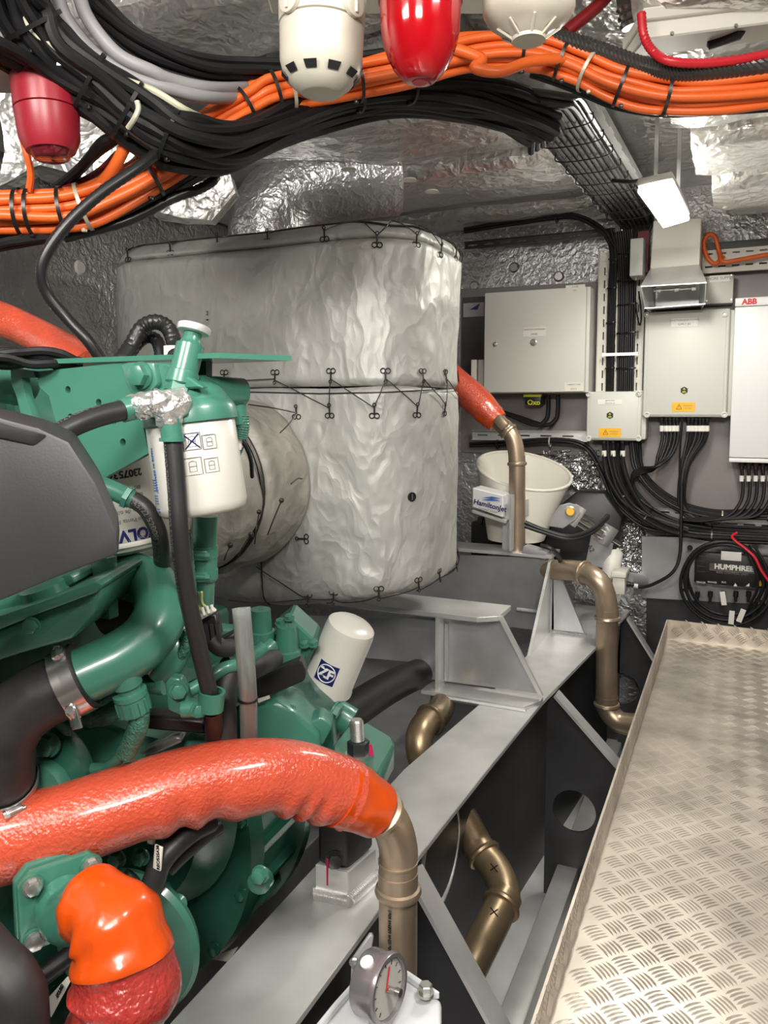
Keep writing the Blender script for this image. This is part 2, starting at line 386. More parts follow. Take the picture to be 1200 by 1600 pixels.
# foil-wrapped insulation slabs across the deck head, each a piece of the ceiling
def foil_slab(x0, x1, y0, y1, z0, z1, m='foil', seed=0.0, amp=0.008, res=0.05):
    bm = new(); nx = max(2, int((x1 - x0) / res)); ny = max(2, int((y1 - y0) / 0.03)); g = []
    for i in range(nx + 1):
        row = []
        for j in range(ny + 1):
            u = i / nx; v = j / ny
            x = x0 + (x1 - x0) * u; y = y0 + (y1 - y0) * v
            e = min(v, 1 - v) * (y1 - y0); e2 = min(u, 1 - u) * (x1 - x0)
            dz = -(max(0, 0.03 - e) / 0.03) ** 2 * 0.5 - (max(0, 0.02 - e2) / 0.03) ** 2 * 0.3
            z = z0 - dz * 0.05 + amp * noise.noise(V((x * 6 + seed, y * 11, seed))) + amp * 0.5 * noise.noise(V((x * 19 + seed, y * 27, seed)))
            row.append(bm.verts.new((x, y, z)))
        g.append(row)
    for i in range(nx):
        for j in range(ny): bm.faces.new((g[i][j], g[i][j + 1], g[i + 1][j + 1], g[i + 1][j]))
    loop = [g[i][0] for i in range(nx + 1)] + [g[nx][j] for j in range(1, ny + 1)] + [g[i][ny] for i in range(nx - 1, -1, -1)] + [g[0][j] for j in range(ny - 1, 0, -1)]
    top = [bm.verts.new((v.co.x, v.co.y, z1)) for v in loop]
    for i in range(len(loop)): bm.faces.new((loop[i], loop[(i + 1) % len(loop)], top[(i + 1) % len(loop)], top[i]))
    bm.faces.new(top)
    return obj('insulation_slab', bm, m, ce, sharp=50)
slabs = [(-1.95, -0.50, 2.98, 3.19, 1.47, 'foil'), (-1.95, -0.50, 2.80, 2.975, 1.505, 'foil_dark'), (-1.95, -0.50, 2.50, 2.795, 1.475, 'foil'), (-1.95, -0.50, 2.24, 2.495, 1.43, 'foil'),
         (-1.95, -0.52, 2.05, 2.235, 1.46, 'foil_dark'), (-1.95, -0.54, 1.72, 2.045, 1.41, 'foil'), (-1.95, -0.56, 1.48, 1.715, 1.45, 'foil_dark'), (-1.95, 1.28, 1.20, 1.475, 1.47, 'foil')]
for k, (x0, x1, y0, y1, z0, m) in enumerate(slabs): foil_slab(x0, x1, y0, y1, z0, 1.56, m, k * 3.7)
for k, (x0, x1, y0, y1, z0) in enumerate([(-0.06, 1.28, 2.72, 3.06, 1.40), (-0.09, 1.28, 2.42, 2.715, 1.34), (-0.13, 1.28, 2.10, 2.415, 1.37), (-0.17, 1.28, 1.80, 2.095, 1.40), (-0.20, 1.28, 1.48, 1.795, 1.43)]):
    foil_slab(x0, x1, y0, y1, z0, 1.56, 'foil', 40 + k * 5.1)
# hanging foil flaps at the upper left, over the silencer
for k, (pp, t0) in enumerate((([(235, 330), (300, 290), (360, 270), (370, 300), (330, 345), (285, 345)], 1.75), ([(0, 130), (60, 90), (150, 140), (230, 220), (170, 290), (60, 260), (0, 290)], 1.75), ([(150, 0), (420, 0), (400, 60), (250, 75), (180, 40)], 1.75))):
    bm = prism([G(x, y, t0) for x, y in pp], Fd * 0.05)
    bmesh.ops.triangulate(bm, faces=bm.faces[:]); bmesh.ops.subdivide_edges(bm, edges=bm.edges[:], cuts=5, use_grid_fill=True)
    displace(bm, 0.018, 9, k * 5.0)
    obj('foil_flap', bm, 'foil', ce)
# white insulation pins
for k, (x, y, t0) in enumerate(((285, 60, 1.64), (300, 150, 1.7), (545, 265, 2.2), (640, 282, 2.3), (675, 300, 2.4), (1150, 300, 2.35), (1140, 325, 2.45))):
    p = G(x, y, t0); obj('insulation_pin', lathe([(0, 0.022), (0.004, 0.018)], (p.x, p.y, p.z), (0, 0, 1), 14), 'offwhite', ce)
for k, (x, y) in enumerate(((803, 418), (741, 447), (873, 432))):
    obj('insulation_pin', lathe([(0, 0.022), (0.006, 0.016)], GY(x, y, BY - 0.002), (0, -1, 0), 14), 'steel', wf)
for (x, y) in ((125, 418), (85, 475)): obj('insulation_pin', lathe([(0, 0.025), (0.006, 0.018)], GX(x, y, -1.979), (1, 0, 0), 14), 'offwhite', wl)
# crumpled foil patch lower on the bulkhead
for pp in ([(850, 705), (935, 705), (940, 775), (905, 770), (860, 740)], [(960, 815), (1005, 820), (1002, 915), (960, 905)]):
    bm = prism([GY(x, y, BY - 0.03) for x, y in pp], (0, 0.028, 0)); bmesh.ops.triangulate(bm, faces=bm.faces[:])
    bmesh.ops.subdivide_edges(bm, edges=bm.edges[:], cuts=6, use_grid_fill=True); displace(bm, 0.02, 24, 3.0); obj('foil_patch', bm, 'foil_crumple', wf)
# grey mounting plate on the bulkhead
bp = struct(obj('trim_1', prism([GY(x, y, BY - 0.03) for x, y in ((720, 452), (940, 440), (1000, 400), (1330, 400), (1330, 846), (1022, 846), (938, 752), (938, 712), (720, 706))], (0, 0.028, 0)), 'backplate', smooth=False), 'grey painted mounting plate behind the electrical boxes', 'plate')
lp = struct(obj('trim_2', prism([GY(x, y, BY - 0.05) for x, y in ((1003, 838), (1330, 846), (1330, 952), (1003, 934))], (0, 0.02, 0)), 'alu_grey', smooth=False), 'bare aluminium plate under the lower cable tray', 'plate')
lpb = struct(obj('trim_3', prism([GY(x, y, BY - 0.04) for x, y in ((1010, 934), (1330, 952), (1330, 1060), (1010, 1060))], (0, 0.02, 0)), 'alu_dark', smooth=False), 'dark sheet standing in for the shaded opening below the aluminium panel', 'plate')  # dark sheet added in place of a shaded opening

# ------------------------------------------------------------------ tread-plate walkway (tray with upturned lip)
FZ = -0.065; FX = -0.195; FY1 = 2.76
fl = thing('walkway_tray', (0.5, 1.5, FZ), 'patterned aluminium tread plate walkway with an upturned edge', 'walkway'); fl['kind'] = 'structure'
obj('tray_floor', bb((FX, -0.6, FZ - 0.005), (1.25, FY1, FZ)), 'tread', fl)
bm = new(); add_box(bm, (FX + 0.002, (FY1 - 0.6) / 2, (FZ + 0.0) / 2 - 0.002), (0.004, FY1 + 0.6, 0.07)); obj('lip', bm, 'tread', fl)
bm = new(); add_box(bm, ((FX + 1.25) / 2, FY1 - 0.002, FZ / 2 - 0.002), (1.25 - FX, 0.004, 0.07)); obj('lip', bm, 'tread', fl)
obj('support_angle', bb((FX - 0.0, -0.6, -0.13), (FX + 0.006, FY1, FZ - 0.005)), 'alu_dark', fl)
def tread_bar(bm, c, ax, ay, nz):
    """one raised bar: a lens-shaped ridge"""
    L, W, H = 0.0155, 0.0021, 0.0014
    st = [(-1, 0.0, 0), (-0.5, 0.8, 1), (0.5, 0.8, 1), (1, 0.0, 0)]
    c = V(c); low = []; hi = []
    def pt(a, b, h):
        bend = 0.0022 * (1 - a * a); return c + ax * (a * L) + ay * (b * W + bend) + nz * h
    e0 = bm.verts.new(pt(-1, 0, 0)); e1 = bm.verts.new(pt(1, 0, 0))
    rows = []
    for a in (-0.55, 0.0, 0.55): rows.append((bm.verts.new(pt(a, -1, 0)), bm.verts.new(pt(a, 0, H)), bm.verts.new(pt(a, 1, 0))))
    bm.faces.new((e0, rows[0][0], rows[0][1])); bm.faces.new((e0, rows[0][1], rows[0][2]))
    for A, B in zip(rows, rows[1:]):
        bm.faces.new((A[0], B[0], B[1], A[1])); bm.faces.new((A[1], B[1], B[2], A[2]))
    bm.faces.new((rows[2][0], e1, rows[2][1])); bm.faces.new((rows[2][1], e1, rows[2][2]))
def tread_area(o, ex, ey, nz, lx, ly, x0=0.0):
    bm = new(); p = 0.05; q = math.sqrt(0.5); o = V(o); ex = V(ex); ey = V(ey); nz = V(nz)
    for i in range(int(lx / p * 2) + 1):
        for j in range(int(ly / p * 2) + 1):
            if (i + j) % 2: continue
            x = i * p / 2; y = j * p / 2
            if x < 0.008 or y < 0.012 or x > lx - 0.006 or y > ly - 0.006: continue
            d = (ex + ey) * q if i % 2 else (ex - ey) * q
            e = nz.cross(d)
            for k in range(-2, 3):
                c = o + ex * x + ey * y + e * (k * 0.0066)
                tread_bar(bm, c, d, e, nz)
    return bm
o = obj('tread_bars', tread_area((FX + 0.004, 0.75, FZ), (1, 0, 0), (0, 1, 0), (0, 0, 1), 1.40, FY1 - 0.755), 'tread', fl, smooth=False); o['kind'] = 'stuff'
bm = tread_area((FX + 0.0045, 0.75, FZ + 0.002), (0, 0, 1), (0, 1, 0), (1, 0, 0), 0.066, FY1 - 0.755)
o = obj('lip_bars', bm, 'tread', fl, smooth=False); o['kind'] = 'stuff'
bm = tread_area((FX + 0.01, FY1 - 0.0045, FZ + 0.002), (1, 0, 0), (0, 0, 1), (0, -1, 0), 1.40, 0.066)
o = obj('lip_bars', bm, 'tread', fl, smooth=False); o['kind'] = 'stuff'

# ------------------------------------------------------------------ engine bearer (stringer) and its frames
SZ = -0.08
RE = [(0.15, -0.50), (0.8, -0.497), (1.22, -0.492), (1.6, -0.478), (2.04, -0.458), (2.83, -0.385), (3.16, -0.36)]
LE = [(0.15, -0.645), (1.52, -0.648), (1.96, -0.61), (3.16, -0.575)]
def lerpt(T, y):
    for (a, p), (b, q) in zip(T, T[1:]):
        if y <= b: return p + (q - p) * (y - a) / (b - a)
    return T[-1][1]
def SR(y): return lerpt(RE, y)
def SL(y): return lerpt(LE, y)
st = thing('engine_bearer', (-0.55, 1.6, -0.70), 'long welded aluminium engine bearer with a broad flat top flange', 'bearer'); st['kind'] = 'structure'
obj('top_flange', prism([(x, y, SZ) for y, x in LE] + [(x, y, SZ) for y, x in RE[::-1]], (0, 0, -0.012), 0.0015), 'alu', st, smooth=False)
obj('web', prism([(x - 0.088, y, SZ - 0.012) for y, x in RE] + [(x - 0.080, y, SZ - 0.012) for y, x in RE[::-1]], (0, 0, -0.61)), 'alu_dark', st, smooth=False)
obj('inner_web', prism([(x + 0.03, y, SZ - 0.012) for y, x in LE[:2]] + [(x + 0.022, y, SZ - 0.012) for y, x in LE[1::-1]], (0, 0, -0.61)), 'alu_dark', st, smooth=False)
rc = GX(688, 1335, -0.56)
obj('hole_rim', add_tube(new(), circle((rc.x, rc.y, rc.z), 0.115, 36, (0, 1, 0), (0, 0, 1)), 0.006, 6, closed=True), 'alu', st)
# transverse web frames between bearer and walkway, each with a lightening hole and a sloping face flat
def web_frame(y, xr, hole, zend, label):
    t = thing('web_frame', ((SR(y) + xr) / 2, y, -0.70), label, 'frame', 'web frames beside the engine bearer'); t['kind'] = 'structure'
    xl = SR(y) - 0.02
    out = [V((xl, y, SZ - 0.02)), V((SR(y) + 0.004, y, SZ - 0.02)), V((xr, y, zend)), V((xr, y, -0.70)), V((xl, y, -0.70))]
    holes = [circle((hole[0], y, hole[1]), hole[2], 28, (1, 0, 0), (0, 0, 1))] if hole else []
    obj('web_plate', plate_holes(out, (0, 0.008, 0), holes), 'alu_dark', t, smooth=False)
    a = V((SR(y) + 0.002, y, SZ - 0.015)); b = V((xr, y, zend)); d = (b - a).normalized(); nrm = V((-d.z, 0, d.x))
    if nrm.z < 0: nrm = -nrm
    obj('face_flat', prism([a + V((0, -0.022, 0)), a + V((0, 0.03, 0)), b + V((0, 0.03, 0)), b + V((0, -0.022, 0))], nrm * 0.008), 'alu', t, smooth=False)
    return t

web_frame(1.19, -0.20, None, -0.53, 'web frame with sloping flat nearest the pressure gauge')
web_frame(2.15, -0.15, (-0.385, -0.43, 0.062), -0.39, 'shade-dark web frame with a round lightening hole beside the middle of the walkway')
web_frame(3.08, -0.15, (-0.372, -0.38, 0.062), -0.42, 'farthest web frame with a round hole behind the rear drop pipe')
tag(obj('bilge_stiffener', bb((-0.43, 0.3, -0.70), (-0.37, 3.1, -0.60), 0.006), 'alu'), 'square aluminium stiffener running along the bilge under the walkway', 'stiffener', kind='structure')
# ================================================================== exhaust silencer in its laced blanket
SXR, SXL, SY0, SY1, SZ0, SZ1 = -0.69, -1.66, 1.65, 2.13, 0.262, 1.172
sil = thing('exhaust_silencer', ((SXR + SXL) / 2, (SY0 + SY1) / 2, SZ0), 'big exhaust silencer wrapped in a grey insulation blanket laced with wire', 'silencer')
CR = 0.17
def plan(s, inset=0.0):
    """point on the rounded-rectangle plan, s in 0..1, with outward normal; starts at the middle of the left side, runs along the front"""
    x0, x1, y0, y1 = SXL + inset, SXR - inset, SY0 + inset, SY1 - inset; r = max(0.02, CR - inset)
    w_, d_ = x1 - x0 - 2 * r, y1 - y0 - 2 * r; q = math.pi * r / 2
    segs = [d_ / 2, q, w_, q, d_, q, w_, q, d_ / 2]; L = sum(segs); u = s * L
    for k, l in enumerate(segs):
        if u <= l + 1e-9: break
        u -= l
    if k == 0: return V((x0, (y0 + y1) / 2 - u, 0)), V((-1, 0, 0))
    if k == 1: a = u / r; c = V((x0 + r, y0 + r, 0)); n = V((-math.cos(a), -math.sin(a), 0)); return c + n * r, n
    if k == 2: return V((x0 + r + u, y0, 0)), V((0, -1, 0))
    if k == 3: a = u / r; c = V((x1 - r, y0 + r, 0)); n = V((math.sin(a), -math.cos(a), 0)); return c + n * r, n
    if k == 4: return V((x1, y0 + r + u, 0)), V((1, 0, 0))
    if k == 5: a = u / r; c = V((x1 - r, y1 - r, 0)); n = V((math.cos(a), math.sin(a), 0)); return c + n * r, n
    if k == 6: return V((x1 - r - u, y1, 0)), V((0, 1, 0))
    if k == 7: a = u / r; c = V((x0 + r, y1 - r, 0)); n = V((-math.sin(a), math.cos(a), 0)); return c + n * r, n
    return V((x0, y1 - r - u, 0)), V((-1, 0, 0))
def droop(x): return 0.055 * min(1, max(0, (-0.72 - x) / 0.35))
SEAM = 0.775; CAPZ = SZ1 - 0.048
def ridged(p): return 1 - abs(noise.noise(p))
def skin_off(x, y, z, n):
    p = V((x, y, z))
    wr = 0.010 * noise.noise(p * 5) + 0.007 * (ridged(V((x * 7 + 0.6 * noise.noise(p * 4), y * 7, z * 4 + 3))) - 0.7)
    wr += 0.008 * (ridged(V((x * 13 + noise.noise(p * 6), y * 13, z * 9))) - 0.75) * max(0, noise.noise(p * 3 + V((7, 0, 0))) + 0.45)
    return wr
def blanket_part(name, z0, z1, nz, round_bot, round_top, inset=0.0, m='blanket', s0=0.0, s1=1.0, cap_top=False, cap_bot=False):
    bm = new(); ns = 230; rings = []
    for k in range(nz + 1):
        v = k / nz; z = z0 + (z1 - z0) * v
        d0 = (z - z0); d1 = (z1 - z); ins = inset
        if d1 < round_top: a = 1 - d1 / round_top; ins += round_top * (1 - math.sqrt(max(0, 1 - a * a)))
        if d0 < round_bot: a = 1 - d0 / round_bot; ins += round_bot * (1 - math.sqrt(max(0, 1 - a * a)))
        ring = []
        for j in range(ns):
            p, n = plan(j / ns, 0)
            q = p - n * ins; q.z = z
            q += n * skin_off(q.x, q.y, z, n)
            if round_bot > 0.03: q.z -= droop(q.x) * max(0, 1 - v * 3) ** 1.5
            if round_bot > 0.03: q.z += 0.012 * noise.noise(V((q.x * 6, q.y * 6, 3)))
            ring.append(bm.verts.new(q))
        rings.append(ring)
    for A, B in zip(rings, rings[1:]):
        for j in range(ns): bm.faces.new((A[j], A[(j + 1) % ns], B[(j + 1) % ns], B[j]))
    bm.faces.new(rings[0][::-1]); bm.faces.new(rings[-1])
    return obj(name, bm, m, sil, sharp=80)
blanket_part('lower_blanket', SZ0, SEAM - 0.002, 52, 0.045, 0.014)
blanket_part('upper_blanket', SEAM + 0.002, CAPZ - 0.001, 34, 0.014, 0.012)
blanket_part('top_blanket', CAPZ + 0.001, SZ1, 14, 0.012, 0.055, inset=0.004)
def skin(s, z, out=0.004):
    p, n = plan(s); z = min(max(z, SZ0 + 0.002 - droop(p.x)), SZ1 - 0.0015); ins = 0.0
    if SZ1 - z < 0.055: a = 1 - (SZ1 - z) / 0.055; ins = 0.004 + 0.055 * (1 - math.sqrt(max(0, 1 - a * a)))
    zb = SZ0 - droop(p.x)
    if z - zb < 0.045: a = 1 - (z - zb) / 0.045; ins = 0.045 * (1 - math.sqrt(max(0, 1 - a * a)))
    q = V((p.x, p.y, z)) - n * ins; return q + n * (skin_off(q.x, q.y, z, n) + out), n
def s_of(px, py):
    """fraction round the plan whose surface shows at this column of the photograph"""
    best = None
    for k in range(700):
        s = 0.10 + 0.46 * k / 700; p, n = plan(s)
        d = p - CAM; d.z = 0
        if n.dot(d) > 0: continue
        col_ = 600 + FPX * d.dot(Rd) / d.dot(Fd)
        e = abs(col_ - px)
        if best is None or e < best[0]: best = (e, s)
    return best[1]
def on_sil(px, py, out=0.004):
    s = s_of(px, py); p, n = plan(s)
    d = p - CAM; t = d.dot(Fd); z = CAM.z + ray(px, py).z * t
    return skin(s, z, out)
def hook(px, py, ang=0.0):
    c, n = on_sil(px, py, 0.003); up = V((0, 0, 1)); x = up.cross(n).normalized()
    a = math.radians(ang); u2 = up * math.cos(a) + x * math.sin(a); x2 = n.cross(u2)
    bm = new()
    for sgn in (-1, 1):
        add_tube(bm, circle(c + u2 * 0.010 + x2 * (sgn * 0.006), 0.006, 10, x2, u2), 0.0014, 5, closed=True)
    add_rod(bm, c + u2 * 0.006, c - u2 * 0.014 + n * 0.002, 0.0022, 6)
    add_tube(bm, circle(c - u2 * 0.016 + n * 0.003, 0.004, 8, x2, u2), 0.0014, 5, closed=True)
    obj('lacing_hook', bm, 'lacing', sil)
    return c - u2 * 0.016 + n * 0.004
def lace(pix, r=0.0013, out=0.007, name='lacing_wire', sag=0.0):
    P = []
    for (x0, y0), (x1, y1) in zip(pix, pix[1:]):
        for k in range(6):
            f = k / 6; P.append(on_sil(x0 + (x1 - x0) * f, y0 + (y1 - y0) * f, out)[0])
    P.append(on_sil(*pix[-1], out)[0])
    obj(name, add_tube(new(), P, r, 5), 'lacing', sil)
# middle seam: two rows of hooks and the zig-zag wire
up_ = [(353, 588), (432, 588), (519, 586), (602, 586), (660, 586), (695, 587), (722, 588)]
dn_ = [(463, 645), (515, 643), (585, 643), (650, 642), (692, 640), (719, 636)]
for x, y in up_: hook(x, y, 0)
for x, y in dn_: hook(x, y, 180)
z_ = []
for a, b in zip(up_[1:], dn_[1:]): z_ += [(a[0], a[1] + 6), (b[0], b[1] - 6)]
lace([(340, 612), (353, 596), (432, 592)] ); lace(z_)
lace([(330, 611), (420, 613), (500, 615), (600, 613), (680, 609), (730, 605)], 0.0016, 0.003, 'seam_cord')
# top row
tp = [(209, 400), (270, 388), (339, 374), (416, 368), (507, 366), (590, 376), (648, 376), (684, 392), (708, 398), (724, 408)]
for x, y in tp: hook(x, y, 180)
z_ = []
for k, (x, y) in enumerate(tp):
    z_.append((x, y - 8))
    if k + 1 < len(tp): nx = tp[k + 1]; z_.append(((x * 0.45 + nx[0] * 0.55), (y + nx[1]) / 2 - 42))
lace(z_)
lace([(178, 392), (205, 374), (260, 362), (320, 350), (380, 344), (440, 342), (490, 341), (520, 338), (575, 344), (610, 351), (650, 352), (690, 366), (715, 382), (728, 400)], 0.0028, 0.004, 'seam_cord')
# bottom row
bt = [(478, 936), (520, 932), (592, 926), (654, 912), (690, 898), (716, 882), (738, 862)]
for x, y in bt: hook(x, y, 0)
z_ = []
for k, (x, y) in enumerate(bt[1:]):
    z_ += [(x, y + 5), (x + 14, y + 24)]
lace(z_[:-1]); lace([(400, 885), (440, 910), (478, 936), (420, 942), (345, 945)]); lace([(478, 936), (505, 938), (520, 936), (500, 966)])
for x, y, a in ((470, 748, 90), (474, 841, 90)): hook(x, y, a)
# flap seam at the lower left of the blanket and round plug
lace([(406, 860), (408, 900), (410, 950)], 0.002, 0.003, 'seam_cord')
c, n = on_sil(642, 776, 0.002)
bm = lathe([(0, 0.0115), (0.004, 0.0115), (0.004, 0.009), (0.001, 0.008)], c - n * 0.003, n, 20); obj('drain_plug', bm, 'lacing', sil)
obj('plug_slot', box(c + n * 0.002, (0.003, 0.003, 0.014)), 'steel', sil)
c, n = on_sil(330, 490, 0.0025); x = V((0, 0, 1)).cross(n)
text_on('panel_number', '2', 0.016, c, x, (0, 0, 1), 'ink', sil); text_on('panel_number', '-', 0.03, c - V((0, 0, 0.014)), x, (0, 0, 1), 'ink', sil)
# steel end of the pipe stub on the blanket, the padded exhaust bellows facing the engine
bel = thing('exhaust_bellows', (-1.19, 1.4, 0.33), 'round padded exhaust bellows in soiled laced cloth between engine and silencer', 'bellows')
def pad(y0, y1, r, cx, cz, seed):
    n = 90; prof = []
    steps = 14
    for k in range(steps + 1):
        v = k / steps; e = min(v, 1 - v) * abs(y1 - y0); rr = r - 0.025 * (1 - math.sqrt(max(0, 1 - (1 - min(1, e / 0.025)) ** 2)))
        prof.append((v * abs(y1 - y0), rr))
    bm = lathe([(0, r * 0.3)] + prof + [(abs(y1 - y0), r * 0.3)], (cx, y1, cz), (0, -1, 0), n)
    displace(bm, 0.012, 7, seed); displace(bm, 0.005, 22, seed + 4)
    return bm
BX, BZ = -1.165, 0.535
obj('outer_pad', pad(1.46, 1.655, 0.214, BX, BZ, 1.0), 'blanket_old', bel, sharp=80)
obj('inner_pad', pad(1.26, 1.452, 0.206, BX - 0.005, BZ, 6.0), 'blanket_old', bel, sharp=80)
obj('inner_pad', pad(1.14, 1.25, 0.18, BX - 0.01, BZ, 9.0), 'blanket_old', bel, sharp=80)
obj('draw_cord', add_tube(new(), circle((BX, 1.456, BZ), 0.196, 40, (1, 0, 0), (0, 0, 1)), 0.006, 6, closed=True), 'lacing', bel)
for k, (px, py, qx, qy) in enumerate(((383, 693, 372, 722), (405, 800, 398, 850), (440, 782, 418, 836), (392, 835, 372, 868), (360, 852, 350, 876))):
    a = G(px, py, 1.62 if px > 400 else 1.50); b = G(qx, qy, 1.60 if px > 400 else 1.48); obj('lacing_wire', tube([a, (a + b) / 2 + V((0.004, -0.008, 0)), b], 0.0016, 6), 'lacing', bel)
    obj('lacing_hook', lathe([(0, 0.006), (0.008, 0.005), (0.010, 0.002)], a, CAM - a, 8), 'lacing', bel)
lc = [G(388, 632, 1.56), G(430, 638, 1.6), G(463, 645, 1.66)]
obj('lacing_wire', tube(lc, 0.0016, 6), 'lacing', bel)
obj('lacing_wire', tube([G(438, 676, 1.55), G(452, 662, 1.62), G(463, 647, 1.66)], 0.0016, 6), 'lacing', bel)
obj('lacing_wire', tube([G(455, 756, 1.58), G(465, 748, 1.64), G(472, 748, 1.665)], 0.0016, 6), 'lacing', bel)
# round exhaust outlet leaving the top of the silencer towards the deck head
op = tag(obj('exhaust_outlet', tube([(-1.25, 1.95, 1.12), (-1.25, 1.95, 1.28), (-1.15, 2.02, 1.38), (-0.95, 2.15, 1.42)], 0.12, 24), 'foil_dark'), 'foil-clad exhaust outlet pipe curving up from the silencer top', 'pipe')

# ================================================================== silencer support brackets on the bearer
def bracket_near():
    t = thing('silencer_support', (-0.75, 1.95, SZ), 'nearer aluminium silencer support bracket with flange and welded stiffener', 'bracket', 'silencer support brackets')
    y = 2.02
    # web plate facing forward, sloping end
    pts = [GY(x, yy, y) for x, yy in ((480, 962), (780, 968), (845, 1084), (722, 1068), (668, 1060), (664, 1036), (480, 1020))]
    obj('web_plate', prism(pts, (0, 0.010, 0)), 'alu_grey', t, smooth=False)
    f0 = GY(560, 958, y).z; a = GY(782, 968, y)
    obj('top_flange', prism([(GY(440, 955, y).x, y - 0.055, a.z), (a.x - 0.05, y - 0.055, a.z), (a.x, y - 0.02, a.z), (a.x, y + 0.11, a.z), (GY(440, 955, y).x, y + 0.11, a.z)], (0, 0, 0.014), 0.001), 'alu', t, smooth=False)
    b = GY(845, 1086, y); c = GY(680, 1062, y)
    obj('base_flange', prism([(c.x - 0.02, y - 0.06, SZ), (b.x - 0.03, y - 0.06, SZ), (b.x, y, SZ), (b.x, y + 0.03, SZ), (c.x - 0.02, y + 0.03, SZ)], (0, 0, 0.012), 0.001), 'alu', t, smooth=False)
    s = GY(690, 1000, y)
    obj('stiffener', prism([(s.x, y, a.z), (s.x, y - 0.05, a.z), (s.x, y - 0.05, SZ + 0.012), (s.x, y, SZ + 0.012)], (0.010, 0, 0)), 'alu', t, smooth=False)
    e0 = GY(782, 968, y); e1 = GY(846, 1085, y)
    obj('edge_flat', prism([e0 + V((-0.006, 0.001, 0.012)), e0 + V((0.006, 0.001, 0.012)), e1 + V((0.006, 0.001, 0)), e1 + V((-0.006, 0.001, 0))], (0, -0.012, 0)), 'alu', t, smooth=False)
    bm = new(); 
    for k in range(52):
        z = SZ + 0.03 + k * 0.0032; add_lathe(bm, [(0, 0.0058), (0.002, 0.0066), (0.004, 0.0058)], (s.x + 0.016, y - 0.004, z), (0.2, -0.5, 1), 8)
    obj('weld_bead', bm, 'weld', t)
    bm = new()
    n = 56
    for k in range(n):
        x = c.x + 0.06 + (b.x - 0.03 - c.x - 0.06) * k / (n - 1); add_lathe(bm, [(0, 0.0075), (0.0025, 0.0084), (0.005, 0.0075)], (x, y - 0.064, SZ + 0.002), (1, 0, 0.2), 8)
    obj('weld_bead', bm, 'weld', t)
    return t
bracket_near()
def bracket_far():
    t = thing('silencer_support', (-0.7, 2.72, SZ), 'farther aluminium silencer support plate with triangular gusset carrying an upright post', 'bracket', 'silencer support brackets')
    y = 2.72
    pts = [GY(x, yy, y) for x, yy in ((560, 862), (864, 872), (866, 962), (560, 962))]
    pts[2].z = SZ; pts[3].z = SZ
    obj('web_plate', prism(pts, (0, 0.010, 0)), 'alu_grey', t, smooth=False)
    a = pts[1]
    obj('top_flange', prism([(pts[0].x, y - 0.02, a.z), (a.x, y - 0.02, a.z), (a.x + 0.0, y + 0.12, a.z), (pts[0].x, y + 0.12, a.z)], (0, 0, 0.012), 0.001), 'alu', t, smooth=False)
    # gusset standing on the bearer, tapering towards the viewer side
    g0 = V((a.x - 0.004, y, a.z)); 
    obj('gusset', prism([g0, V((g0.x, y - 0.30, SZ)), V((g0.x, y, SZ))], (-0.010, 0, 0)), 'alu', t, smooth=False)
    g1 = GY(915, 968, y)
    obj('gusset', prism([V((a.x, y, a.z)), V((g1.x, y, SZ)), V((a.x, y, SZ))], (0, 0.010, 0)), 'alu_grey', t, smooth=False)
    # upright angle post with its base
    q = GY(800, 858, y - 0.015); tz = GY(798, 772, y - 0.015).z
    bm = new(); add_box(bm, (q.x - 0.018, q.y, (q.z + tz) / 2), (0.036, 0.006, tz - q.z)); add_box(bm, (q.x + 0.003, q.y - 0.018, (q.z + tz) / 2), (0.006, 0.042, tz - q.z))
    obj('post', bm, 'alu', t, smooth=False)
    obj('post_base', prism([GY(x, yy, y + 0.03) for x, yy in ((760, 868), (790, 856), (815, 850), (830, 868))], (0, 0.02, 0)), 'alu', t, smooth=False)
    ps = GY(822, 790, y + 0.04)
    obj('pipe_clip', prism([GY(x, yy, y + 0.05) for x, yy in ((808, 782), (826, 780), (826, 806), (808, 806))], (0, 0.004, 0)), 'alu', t, smooth=False)
    obj('bolt', hexbolt(new(), GY(818, 794, y + 0.045), (0, -1, 0), 0.006, 0.006), 'zinc', t)
    # slot through the lower edge with a weld round it
    bm = new()
    for k in range(30):
        x = a.x - 0.13 + 0.10 * k / 29; add_lathe(bm, [(0, 0.006), (0.0025, 0.008), (0.005, 0.006)], (x, y - 0.002, SZ + 0.068), (1, 0, 0), 8)
    for k in range(10): add_lathe(bm, [(0, 0.006), (0.0025, 0.008), (0.005, 0.006)], (a.x - 0.03, y - 0.002, SZ + 0.066 - k * 0.004), (0, 0, 1), 8)
    obj('weld_bead', bm, 'weld', t)
    bm = new()
    for k in range(30): add_lathe(bm, [(0, 0.006), (0.0025, 0.008), (0.005, 0.006)], (a.x + (g1.x - a.x) * k / 29, y - 0.003, SZ + 0.003), (1, 0, 0), 8)
    obj('weld_bead', bm, 'weld', t)
    return t
bracket_far()
